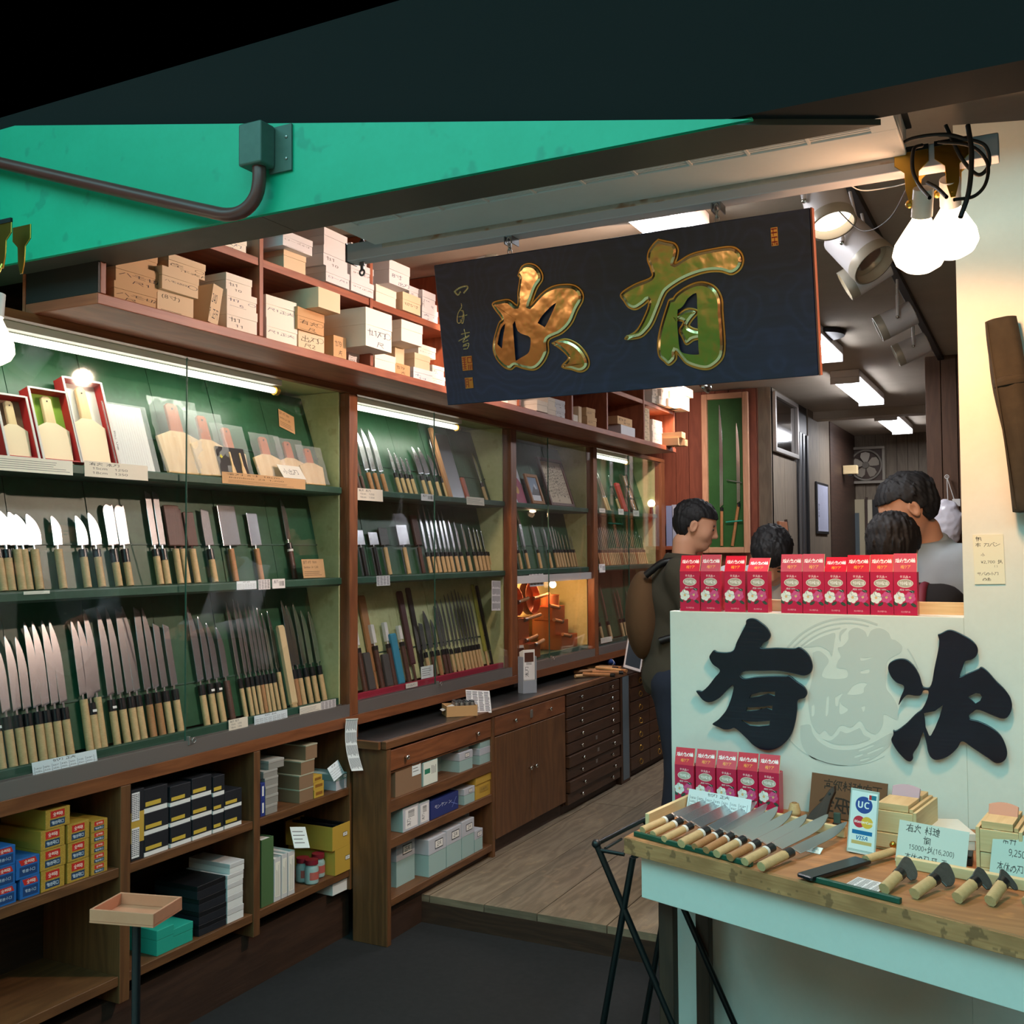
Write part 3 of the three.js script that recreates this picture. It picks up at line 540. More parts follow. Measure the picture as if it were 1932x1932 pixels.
// the other side of the street, which the polished sign and glass mirror
{
  const g = structGroup('street_opposite');
  mesh('shop_wall', bx(-7, 4, -0.12, 4.2, 3.6, 3.75), std({ map: paintTex([226, 160, 110], 20, 58), roughness: 0.8 }), g);
  mesh('awning', [bx(-7, 4, 2.35, 2.45, 2.6, 3.6), bx(-7, 4, 2.0, 2.35, 2.59, 2.62)], std({ color: 0x5a4638, roughness: 0.8 }), g);
  for (let i = 0; i < 7; i++) mesh('pillar', bx(-6.6 + i * 1.6, -6.4 + i * 1.6, -0.12, 2.35, 3.45, 3.6), M.brownBoard, g);
  mesh('green_shutter', bx(-3.3, -2.0, 0.3, 1.75, 3.4, 3.44), std({ color: 0x2fc860, roughness: 0.5 }), g);
  struct('street', bx(-7, 4, -0.22, -0.12, -1.3, 3.75), std({ map: paintTex([196, 190, 182], 20, 59), roughness: 0.85 }));
  for (let i = 0; i < 5; i++) { const x = -5.4 + i * 1.9, t = thing('street_lamp_bulb', `bare bulb under the awning across the street, ${ord(i + 1)} along`, 'lamp', [x, 1.95, 2.75]); mesh('bulb', new THREE.SphereGeometry(0.05, 20, 14), glow([1, 0.8, 0.55], 5), t); mesh('cord', rod([0, 0.05, 0], [0, 0.4, 0], 0.004), M.cord, t); const l = new THREE.PointLight(lin([1, 0.62, 0.36]), 0.9); l.name = 'street_bulb_light'; l.castShadow = true; l.position.set(x, 1.95, 2.75); scene.add(l); }
}
// ---------------------------------------------------------------- carton shelf above the showcases
const SH = { bottom: 2.2, floor: 2.232, mid: 2.5, midT: 0.028 };
const DIV = [-2.055, -2.72, -3.37, -4.03, -4.68, -5.34, -5.87, -6.53, -7.17];
{
  const t = thing('wall_shelf', 'long red-brown pigeonhole shelf full of cartons above the glass showcases', 'shelf', [XS, SH.bottom, DIV[0]]);
  const z = (d) => d - DIV[0], D = -0.3;
  mesh('bottom_board', bx(D, 0, 0, 0.032, z(-7.2), 0.02, 0.003, 'z'), M.shelfWood, t);
  for (let i = 0; i + 1 < DIV.length; i++) mesh('middle_board', bx(D, -0.004, SH.mid - SH.midT - SH.bottom, SH.mid - SH.bottom, z(DIV[i + 1]) + 0.011, z(DIV[i]) - 0.011, 0.002, 'z'), M.shelfWood, t);
  DIV.forEach((d) => mesh('divider', bx(D, 0, 0.0325, CEIL - SH.bottom - 0.002, z(d) - 0.01, z(d) + 0.01, 0.002, 'y'), M.shelfWood, t));
  mesh('end_shade_panel', bx(D - 0.01, -0.001, 0.0325, CEIL - SH.bottom - 0.003, z(DIV[0]) + 0.0105, z(DIV[0]) + 0.0175, 0, 'y'), M.darkened, t);  // dark sheet added over the end divider, painted as its shade
  mesh('back_board', bx(D - 0.012, D - 0.0005, 0, CEIL - SH.bottom - 0.002, z(-7.2), 0.02, 0, 'z'), M.shelfWood, t);
}
// ---------------------------------------------------------------- glass showcases
const TIER = [ // floor, front of the floor, foot and head of the leaning back board
  { y: 1.772, x0: -2.72, x1: -2.85, top: 2.165 }, { y: 1.39, x0: -2.735, x1: -2.815, top: 1.738 }, { y: 0.882, x0: -2.715, x1: -2.82, top: 1.354 },
];
const lean = (k) => Math.atan2(TIER[k].x0 - TIER[k].x1, TIER[k].top - TIER[k].y);
const BAYS = [[-1.5, -3.58], [-3.64, -5.08], [-5.15, -6.265], [-6.33, -7.624]];
const CASE_SAY = ['first and largest glass showcase, with graters on top and three rows of knives', 'second glass showcase, with a red cloth ledge along its bottom', 'third glass showcase, with framed certificate above and glowing copper pans below', 'fourth and furthest glass showcase, with densely packed knives beside the red wall'];
BAYS.forEach(([z0, z1], i) => {
  const t = thing('showcase', CASE_SAY[i], 'showcase', [XG, 0.765, z0], 'wall of glass showcases');
  const y = (v) => v - 0.765, X = (v) => v - XG, Z = (v) => v - z0, zp = i === 3 ? -7.71 : BAYS[i][1] - (i === 0 ? 0.06 : i === 1 ? 0.07 : 0.065), L = Z(z1);
  mesh('top_rail', bx(-0.035, 0, y(2.174), y(2.2), Z(zp), 0, 0.002, 'z'), M.caseWood, t);
  mesh('top_panel', bx(X(-2.95), -0.0355, y(2.182), y(2.198), Z(zp), 0), M.caseSide, t);
  mesh('post', bx(-0.05, 0, y(0.81), y(2.1735), Z(zp), L - 0.001, 0.003, 'y'), M.caseWood, t);
  mesh('bottom_rail', bx(-0.06, 0, 0, y(0.81), Z(zp), 0, 0.002, 'z'), M.caseWood, t);
  mesh('track', [bx(-0.045, 0, y(0.8105), y(0.816), L, 0), bx(-0.003, 0, y(0.816), y(0.86), L, 0), bx(-0.02, -0.017, y(0.816), y(0.858), L, 0), bx(-0.045, -0.042, y(0.816), y(0.858), L, 0)], M.aluminium, t);
  for (const [a, b] of [[L - 0.0005, L + 0.008], [-0.008, -0.001]]) mesh('side_panel', bx(X(-2.93), -0.051, y(0.83), y(2.18), a, b, 0, 'y'), M.caseSide, t);
  mesh('floor_panel', bx(X(-2.93), -0.05, y(0.835), y(0.85), L + 0.009, -0.009), M.caseGreen, t);
  // leaning back, board by board
  const n = Math.max(4, Math.round(-L / 0.29));
  TIER.forEach((q, k) => {
    if (i === 2 && k === 2) return;
    const len = Math.hypot(q.x0 - q.x1, q.top - q.y), a = lean(k);
    for (let b = 0; b < n; b++) {
      const za = L * (b + 1) / n + 0.002 + (b === n - 1 ? 0.009 : 0), zb = L * b / n - 0.002 - (b === 0 ? 0.009 : 0);
      const g = bx(-0.008, (b % 2) * 0.0012, 0, len, za, zb, 0, 'y').rotateZ(a).translate(X(q.x0), y(q.y), 0);
      mesh('back_board', g, i === 1 && k === 2 ? M.caseSide : M.caseGreen, t);
    }
    mesh('batten', bx(0.0, 0.004, 0.13 + 0.01 * k, 0.136 + 0.01 * k, L + 0.009, -0.009).rotateZ(a).translate(X(q.x0), y(q.y), 0), M.shelfGreen, t);
  });
  for (const [top, bot] of [[1.772, 1.739], [1.39, 1.356]]) {
    const s = new THREE.Shape([[-0.29, top], [-0.036, top], [-0.034, top - 0.004], [-0.034, bot + 0.008], [-0.046, bot], [-0.29, bot]].map((p) => new THREE.Vector2(p[0], y(p[1]))));
    mesh('shelf_board', metric(new THREE.ExtrudeGeometry(s, { depth: -L - 0.02, bevelEnabled: false }).translate(0, 0, L + 0.01), 'z'), M.shelfGreen, t);
  }
  mesh('ledge', bx(X(-2.668), X(-2.648), y(0.85), y(0.884), L + 0.009, -0.009, 0.003, 'z'), i === 1 ? M.redCloth : M.shelfGreen, t);
  mesh('rack_floor', bx(X(-2.9), X(-2.669), y(0.85), y(0.872), L + 0.009, -0.009), i === 1 ? M.redCloth : M.shelfGreen, t);
  // two sliding panes that overlap
  const zm = Z([-2.655, -4.29, -5.59, -6.94][i]);
  mesh('glass_pane', bx(-0.0345, -0.0305, y(0.817), y(2.174), zm - 0.03, -0.002), M.glass, t);
  const pane = mesh('glass_pane', bx(-0.0145, -0.0105, y(0.817), y(2.174), L + 0.002, zm), M.glass, t);
  mesh('edge', bx(-0.0155, -0.0095, y(0.86), y(2.172), zm + 0.0002, zm + 0.0022), M.shelfGreen, pane);
  const lock = mesh('lock', [bx(-0.009, 0.004, y(0.845), y(0.874), zm - 0.008, zm - 0.001, 0.001), new THREE.TorusGeometry(0.008, 0.0018, 8, 20).rotateY(Math.PI / 2).translate(0.006, y(0.859), zm - 0.022)], M.aluminium, pane);
  // lamp behind the top rail
  if (i !== 2) {
    const la = i === 0 ? -1.75 : z0 - 0.02, lb = [-3.2, -4.63, 0, -7.1][i], yl = 2.138, xl = -2.685;
    const lamp = mesh('lamp_tube', new THREE.CapsuleGeometry(0.012, la - lb - 0.02, 6, 14).rotateX(Math.PI / 2).translate(X(xl), y(yl), Z((la + lb) / 2)), glow([0.98, 1, 0.84], 2.6), t);
    mesh('end_cap', [la, lb].map((e, k) => cyl(0.018, 0.018, 0.02, 16).rotateX(Math.PI / 2).translate(X(xl), y(yl), Z(e) + (k ? -0.005 : 0.005))), M.brass, lamp);
    mesh('lamp_batten', bx(X(xl) - 0.02, X(xl) + 0.02, y(2.158), y(2.18), Z(lb) - 0.02, Z(la) + 0.02), M.plasticWhite, t);
    const l = new THREE.RectAreaLight(lin(LIGHT.caseTube.color), LIGHT.caseTube.power * (i === 3 ? 0.7 : 1), la - lb, 0.022); l.name = 'case_light';
    l.position.set(xl - 0.004, yl - 0.014, (la + lb) / 2); l.up.set(1, 0, 0); l.lookAt(xl - 0.12, yl - 0.3, (la + lb) / 2); scene.add(l);
  } else {
    mesh('compartment_top', bx(X(-2.92), X(-2.62), y(1.312), y(1.355), L, 0), M.plasticWhite, t);
    mesh('compartment_back', bx(X(-2.93), X(-2.922), y(0.85), y(1.312), L, 0), M.caseSide, t);
    const b = at(1043, 1104, 'x', -2.72);
    const lamp = mesh('lamp_bulb', new THREE.SphereGeometry(0.022, 20, 14).translate(X(b.x), y(1.286), Z(b.z)), glow([1, 0.8, 0.5], 6), t);
    mesh('lamp_base', cyl(0.013, 0.013, 0.014, 14).translate(X(b.x), y(1.309), Z(b.z)), M.plasticWhite, lamp);
    const l = new THREE.PointLight(lin([1, 0.46, 0.19]), 0.4); l.name = 'compartment_light'; l.position.set(b.x, 1.286, b.z); l.castShadow = true; l.shadow.radius = 1; scene.add(l);
    const c = at(1005, 972, 'x', -2.69), s = mesh('shelf_lamp', new THREE.SphereGeometry(0.016, 16, 10).scale(1.2, 0.5, 1.6).translate(X(c.x), y(1.733), Z(c.z)), glow([1, 0.74, 0.46], 3), t);
    const l2 = new THREE.PointLight(lin([1, 0.6, 0.34]), 0.06); l2.name = 'shelf_lamp_light'; l2.position.set(c.x + 0.0, 1.715, c.z); l2.castShadow = true; scene.add(l2);
  }
});
{ const p = at(1229, 951, 'x', -2.67), t = thing('small_bulb', 'small bare round bulb glowing on the upper shelf of the furthest showcase', 'bulb', [p.x, 1.773, p.z]);
  const h = p.y - 1.773; mesh('base', cyl(0.012, 0.016, h - 0.02, 14).translate(0, (h - 0.02) / 2, 0), M.black, t); mesh('bulb', new THREE.SphereGeometry(0.03, 20, 14).translate(0, h + 0.005, 0), glow([1, 0.86, 0.62], 3), t); }
// ---------------------------------------------------------------- open base cabinet under the first showcase
{
  const z0 = -1.5, t = thing('base_cabinet', 'open brown base cabinet with goods under the first showcase', 'cabinet', [XG, 0, z0]);
  const Z = (v) => v - z0, D = -0.35;
  for (const [a, b] of [[-1.5, -1.54], [-2.367, -2.408], [-2.987, -3.022], [-3.58, -3.64]]) mesh('upright', bx(D, 0, 0.09, 0.764, Z(b), Z(a), 0.002, 'y'), M.baseWood, t);
  for (const [a, b] of [[-1.54, -2.367], [-2.408, -2.987], [-3.022, -3.58]]) { mesh('shelf_board', bx(D, -0.004, 0.482, 0.512, Z(b) + 0.0005, Z(a) - 0.0005, 0.002, 'z'), M.baseWood, t); mesh('shelf_board', bx(D, -0.004, 0.145, 0.175, Z(b) + 0.0005, Z(a) - 0.0005, 0.002, 'z'), M.baseWood, t); }
  mesh('back', bx(D - 0.008, D - 0.0005, 0.02, 0.764, Z(-3.64), 0), M.darkWood, t);
  mesh('plinth', bx(D, -0.05, -0.12, 0.089, Z(-3.64), 0), M.darkWood, t);
}
// ---------------------------------------------------------------- projecting low cabinets, one worktop over them
const LOWTOP = 0.7156;
function knob(p, t, mat = M.chrome) { return mesh('knob', new THREE.LatheGeometry([[0, 0.022], [0.009, 0.02], [0.011, 0.014], [0.006, 0.008], [0.005, 0], [0, 0]].map((k) => new THREE.Vector2(...k)), 18).rotateZ(-Math.PI / 2).translate(...p), mat, t); }
{
  const t = thing('worktop', 'dark worktop with a brown wooden edge along the low cabinets', 'worktop', [XL, LOWTOP, -3.5786]);
  mesh('slab', [bx(-0.175, -0.022, -0.03, 0, -0.06, 0, 0.002, 'z'), bx(-0.52, -0.022, -0.03, 0, -2.78, -0.06, 0.002, 'z')], std({ map: paintTex([40, 40, 40], 18, 56, 0.4, [70, 56, 40]), roughness: 0.3 }), t);
  mesh('edge_strip', bx(-0.0215, 0.004, -0.032, 0.001, -2.78, 0, 0.003, 'z'), M.baseWood, t);
  mesh('end_strip', bx(-0.175, -0.022, -0.032, 0.001, 0.0005, 0.02, 0.002, 'x'), M.baseWood, t);
}
{ // open shelves with a drawer row
  const z0 = -3.5889, z1 = -4.5323, t = thing('low_cabinet', 'low open cabinet with shelves of white boxes beside the cupboard doors', 'cabinet', [XL, 0, z0]);
  const L = z1 - z0;
  mesh('side_panel', bx(-0.172, 0, -0.12, 0.6817, -0.03, 0, 0.002, 'y'), M.baseWood, t);
  mesh('side_panel', bx(-0.17, 0, 0, 0.6817, L, L + 0.025, 0.002, 'y'), M.baseWood, t);
  mesh('drawer_rail', bx(-0.17, -0.01, 0.577, 0.5833, L + 0.026, -0.031), M.baseWood, t);
  const d = mesh('drawer', bx(-0.02, -0.003, 0.5874, 0.6735, L + 0.03, -0.034, 0.003, 'z'), M.caseWood, t);
  knob([-0.003, 0.6284, -0.14], d); knob([-0.003, 0.6284, -0.76], d);
  for (const [a, b] of [[0.4182, 0.4684], [0.27, 0.3085], [0.034, 0.0644]]) mesh('shelf_board', bx(-0.17, -0.002, a, b, L + 0.0255, -0.0305, 0.002, 'z'), M.baseWood, t);
  mesh('plinth', bx(-0.165, -0.03, -0.12, 0.0335, -0.39, -0.0305), M.darkWood, t);
  mesh('plinth', bx(-0.165, -0.03, 0, 0.0335, L + 0.0255, -0.391), M.darkWood, t);
  mesh('back', bx(-0.178, -0.1705, 0, 0.6797, L, -0.031), M.darkWood, t);
}
{ // cupboard with two doors under two drawers
  const z0 = -4.5374, z1 = -5.3834, t = thing('cupboard', 'brown cupboard with a pair of plain doors and small metal knobs', 'cupboard', [XL, 0, z0]);
  const L = z1 - z0, m = -4.9424 - z0;
  mesh('carcass', bx(-0.5, -0.02, 0.075, 0.6817, L, 0, 0.002, 'y'), M.baseWood, t);
  mesh('plinth', bx(-0.5, -0.035, 0, 0.074, L, 0), M.darkWood, t);
  for (const [a, b, kz] of [[0, m, m + 0.03], [m, L, m - 0.035]]) {
    const d = mesh('door', bx(-0.0195, 0, 0.08, 0.5792, b + 0.002, a - 0.002, 0.003, 'y'), M.baseWood, t); knob([0, 0.36, kz], d);
    const w = mesh('drawer', bx(-0.0195, 0, 0.5843, 0.6776, b + 0.002, a - 0.002, 0.003, 'z'), M.caseWood, t); knob([0, 0.6335, (a + b) / 2], w);
  }
  mesh('hasp', bx(0.0005, 0.006, 0.6182, 0.6592, m - 0.012, m + 0.012, 0.001), M.aluminium, t);
}
{ // nine shallow drawers
  const z0 = -5.3885, z1 = -6.2447, t = thing('drawer_chest', 'dark brown chest of nine shallow drawers under the copper pans', 'chest', [XL, 0, z0]);
  const L = z1 - z0, y0 = 0.05, y1 = 0.6797, n = 9;
  mesh('carcass', bx(-0.5, -0.02, y0, 0.6817, L, 0, 0.002, 'y'), M.drawerWood, t);
  mesh('plinth', bx(-0.5, -0.035, 0, y0 - 0.001, L, 0), M.darkWood, t);
  for (let k = 0; k < n; k++) {
    const a = y0 + (y1 - y0) * k / n, b = y0 + (y1 - y0) * (k + 1) / n, out = [0, 0.016, 0, 0.012, 0, 0.004, 0, 0, 0][k];
    const d = mesh('drawer', bx(-0.0195, out, a + 0.003, b - 0.003, L + 0.02, -0.02, 0.003, 'z'), M.drawerWood, t);
    for (const f of [0.24, 0.8]) knob([out, (a + b) / 2, L * f], d);
    if (k > 1 && k < 5) mesh('label_plate', bx(out + 0.0003, out + 0.002, (a + b) / 2 - 0.008, (a + b) / 2 + 0.014, L * 0.54, L * 0.51), M.aluminium, d);
  }
}
{ // second chest, two columns with ring pulls
  const z0 = -6.419, z1 = -7.5367, t = thing('drawer_chest', 'dark chest of two drawer columns with brass ring pulls, behind the taped post', 'chest', [XL, 0, z0]);
  const L = z1 - z0, y0 = 0.05, y1 = 0.6797, n = 7;
  mesh('carcass', bx(-0.5, -0.02, y0, 0.6817, L, 0, 0.002, 'y'), M.darkWood, t);
  mesh('plinth', bx(-0.5, -0.035, 0, y0 - 0.001, L, 0), M.darkWood, t);
  for (let c = 0; c < 3; c++) for (let k = 0; k < n; k++) {
    const a = y0 + (y1 - y0) * k / n, b = y0 + (y1 - y0) * (k + 1) / n, za = L * c / 3, zb = L * (c + 1) / 3;
    const d = mesh('drawer', bx(-0.0195, 0, a + 0.003, b - 0.003, zb + 0.004, za - 0.004, 0.003, 'z'), M.drawerWood, t);
    mesh('ring_pull', [new THREE.TorusGeometry(0.016, 0.0022, 8, 20).rotateY(Math.PI / 2 - 0.35).translate(0.006, (a + b) / 2 - 0.01, (za + zb) / 2), new THREE.SphereGeometry(0.006, 10, 8).translate(0.002, (a + b) / 2 + 0.006, (za + zb) / 2)], M.brass, d);
  }
  const p = thing('taped_post', 'narrow post wrapped in grey tape between the two drawer chests', 'post', [XL, 0, -6.2498]);
  mesh('post', bx(-0.5, 0, 0, 0.6797, -0.16, 0, 0.002, 'y'), M.drawerWood, p);
  mesh('tape', bx(0.0003, 0.0016, 0.02, 0.6797, -0.14, -0.03, 0, 'y'), std({ color: 0x5c6a72, roughness: 0.5 }), p);
}
// ---------------------------------------------------------------- hanging sign with carved gilt characters
{
  const z = RAIL.z, a = at(818, 500, 'z', z + 0.02), b = at(1528, 392, 'z', z + 0.02);
  const yTop = (a.y + b.y) / 2, W = b.x - a.x, foot = at(1190, 737, 'z', z - 0.05), H = Math.hypot(yTop - foot.y, 0.07), tilt = Math.asin(0.07 / H);
  const t = thing('hanging_sign', 'dark carved wooden sign with two big gilt characters under the rail', 'sign', [a.x, yTop, z + 0.02]);
  t.rotation.x = tilt;          // the head leans out toward the street
  mesh('board', bx(0, W, -H, 0, -0.028, 0, 0.003, 'x'), M.lacquer, t);
  mesh('edge_strip', bx(W + 0.0003, W + 0.004, -H, 0, -0.028, 0, 0, 'y'), M.redBoard, t);
  t.updateMatrixWorld(true);
  const inv = t.matrixWorld.clone().invert(), n = V3(0, 0, 1).transformDirection(t.matrixWorld), o = t.position;
  const local = (u, v) => { const d = FWD.clone().addScaledVector(RIGHT, (u - 966) / FOCAL).addScaledVector(UP, -(v - 966) / FOCAL); const k = o.clone().sub(EYE).dot(n) / d.dot(n); return EYE.clone().addScaledVector(d, k).applyMatrix4(inv); };
  const path = (pts, closed = true) => new THREE.SplineCurve((closed ? [...pts, pts[0]] : pts).map(([x, y]) => { const p = local(900 + x / 3.864, 240 + y / 3.864); return new THREE.Vector2(p.x, p.y); })).getPoints(pts.length * 5);
  const area = (p) => THREE.ShapeUtils.area(p);
  const relief = (outer, holes, h, bevel, offset = 0) => { const s = new THREE.Shape(path(outer)); for (const k of holes) s.holes.push(new THREE.Path(path(k))); return toCreasedNormals(new THREE.ExtrudeGeometry(s, { depth: h, bevelEnabled: true, bevelThickness: bevel, bevelSize: bevel, bevelOffset: offset, bevelSegments: 2, curveSegments: 6 }), 0.35); };
  const YU = [[1325, 822], [1380, 835], [1440, 850], [1465, 890], [1460, 945], [1450, 995], [1560, 930], [1700, 895], [1850, 875], [1915, 905], [1940, 960], [1930, 1015], [1895, 1055], [1850, 1070], [1780, 1050], [1690, 1052], [1600, 1075], [1500, 1118], [1400, 1185], [1368, 1230], [1335, 1310], [1290, 1420], [1250, 1480], [1190, 1530], [1085, 1540], [1150, 1500], [1190, 1450], [1230, 1370], [1255, 1300], [1252, 1262], [1220, 1290], [1160, 1325], [1110, 1310], [1080, 1270], [1055, 1215], [1150, 1150], [1275, 1095], [1272, 1030], [1250, 970], [1255, 910], [1290, 855]];
  const MOON = [[1435, 1250], [1460, 1215], [1530, 1165], [1620, 1132], [1700, 1145], [1755, 1190], [1785, 1260], [1790, 1360], [1800, 1480], [1805, 1600], [1790, 1680], [1740, 1735], [1680, 1762], [1600, 1750], [1530, 1720], [1490, 1675], [1455, 1635], [1450, 1690], [1405, 1730], [1370, 1705], [1330, 1660], [1325, 1560], [1345, 1450], [1390, 1300], [1405, 1262]];
  const MOONHOLE = [[1450, 1312], [1490, 1290], [1530, 1230], [1590, 1187], [1632, 1200], [1640, 1300], [1642, 1400], [1645, 1500], [1648, 1600], [1645, 1675], [1540, 1678], [1470, 1640], [1450, 1500], [1445, 1400]];
  const INNER = [[1437, 1410], [1480, 1360], [1540, 1325], [1610, 1345], [1570, 1400], [1545, 1445], [1580, 1472], [1648, 1490], [1648, 1530], [1580, 1550], [1530, 1580], [1500, 1530], [1480, 1480], [1510, 1420], [1470, 1405]];
  const TSUGU = [[305, 1080], [330, 1020], [375, 998], [430, 1010], [470, 1055], [478, 1110], [440, 1170], [410, 1250], [396, 1300], [470, 1220], [540, 1170], [620, 1150], [710, 1155], [765, 1200], [772, 1260], [735, 1330], [690, 1430], [620, 1500], [525, 1550], [520, 1640], [480, 1720], [420, 1765], [340, 1755], [285, 1738], [250, 1762], [200, 1745], [150, 1690], [125, 1620], [132, 1540], [165, 1430], [188, 1398], [140, 1330], [120, 1285], [180, 1265], [240, 1262], [300, 1300], [305, 1200], [318, 1105]];
  const T1 = [[140, 1590], [165, 1470], [205, 1415], [240, 1418], [225, 1530], [205, 1640]], T2 = [[252, 1430], [300, 1372], [328, 1470], [398, 1502], [425, 1545], [410, 1650], [345, 1700], [282, 1722], [265, 1600]], T3 = [[425, 1437], [470, 1360], [560, 1270], [615, 1265], [590, 1340], [520, 1478], [478, 1468]];
  const DOT = [[555, 1575], [640, 1548], [720, 1575], [780, 1630], [815, 1700], [808, 1752], [760, 1780], [690, 1762], [625, 1745], [662, 1700], [668, 1670], [620, 1620]];
  const big = (name, parts, label) => { const g = mesh(name, parts.map(([p, h]) => relief(p, h, 0.002, 0.0085, -0.0085)), M.gold, t); g.userData.label = label; g.position.z = 0.0005; mesh('rim', parts.map(([p, h]) => relief(p, h, 0.001, 0.0015, 0.002)), M.goldEdge, g); };
  big('character', [[YU, []], [MOON, [MOONHOLE]], [INNER, []]], 'gilt brush character 有');
  big('character', [[TSUGU, [T1, T2, T3]], [DOT, []]], 'gilt brush character 次');
  // the small signature column and the red and gold seals
  const stroke = (pts, w) => tubeGeo(pts.map(([x, y]) => { const p = local(820 + x / 6.44, 480 + y / 6.44); p.z = 0.001; return p; }), w, 30, 6);
  const sig = (name, ss, w) => mesh(name, ss.map((s) => stroke(s, w).scale(1, 1, 0.6)), M.gold, t);
  sig('signature', [[[240, 455], [300, 410], [380, 385], [405, 405], [355, 470]], [[245, 455], [285, 490], [320, 450]]], 0.0028);
  sig('signature', [[[325, 595], [330, 640], [285, 720], [278, 820], [310, 830], [345, 760], [350, 690], [320, 680]], [[345, 690], [360, 760], [340, 840], [315, 790]], [[295, 760], [400, 735]]], 0.0017);
  sig('signature', [[[325, 970], [430, 945]], [[360, 905], [375, 1000], [345, 1060]], [[290, 1055], [420, 985], [380, 1020]], [[345, 1070], [410, 1040]], [[350, 1105], [415, 1080], [400, 1140], [350, 1150]], [[345, 1120], [400, 1105]]], 0.0016);
  const seal = (u0, v0, u1, v1, bars) => { const p = local(u0, v0), q = local(u1, v1), g = mesh('seal', bx(p.x, q.x, q.y, p.y, 0.0003, 0.0016, 0.0005), M.goldEdge, t); const w = q.x - p.x, h = p.y - q.y; mesh('seal_mark', bars.map(([a, b, c, d]) => bx(p.x + w * a, p.x + w * c, p.y - h * d, p.y - h * b, 0.0017, 0.0024)), std({ color: 0xa8281c, roughness: 0.5 }), g); };
  seal(871, 673, 893, 698, [[0.05, 0.08, 0.42, 0.14], [0.05, 0.22, 0.42, 0.27], [0.05, 0.38, 0.42, 0.43], [0.05, 0.54, 0.42, 0.59], [0.05, 0.7, 0.42, 0.75], [0.05, 0.86, 0.42, 0.9], [0.22, 0.08, 0.28, 0.9], [0.55, 0.08, 0.95, 0.14], [0.55, 0.08, 0.6, 0.45], [0.9, 0.08, 0.95, 0.45], [0.55, 0.45, 0.95, 0.5], [0.58, 0.6, 0.64, 0.95], [0.74, 0.6, 0.8, 0.95], [0.9, 0.6, 0.96, 0.95]]);
  seal(877, 713, 894, 732, [[0.08, 0.1, 0.14, 0.9], [0.08, 0.1, 0.45, 0.16], [0.4, 0.1, 0.46, 0.9], [0.2, 0.35, 0.35, 0.42], [0.2, 0.6, 0.35, 0.67], [0.6, 0.2, 0.9, 0.28]]);
  seal(1454, 430, 1469, 463, [[0.08, 0.05, 0.9, 0.12], [0.08, 0.25, 0.9, 0.32], [0.3, 0.05, 0.4, 0.45], [0.08, 0.5, 0.9, 0.57], [0.45, 0.5, 0.55, 0.95], [0.08, 0.75, 0.9, 0.82], [0.1, 0.85, 0.25, 0.97], [0.7, 0.85, 0.9, 0.97]]);
  // chain links up to the rail
  for (const u of [965, 1356]) {
    const k = at(u, 450, 'z', z).x - a.x, links = [];
    for (let i = 0; i < 3; i++) links.push(new THREE.TorusGeometry(0.008, 0.0018, 8, 20).scale(0.7, 1.25, 1).rotateY(i % 2 ? Math.PI / 2 : 0).translate(k, 0.006 + i * 0.0135, -0.012));
    mesh('chain', links, M.aluminium, t);
  }
}
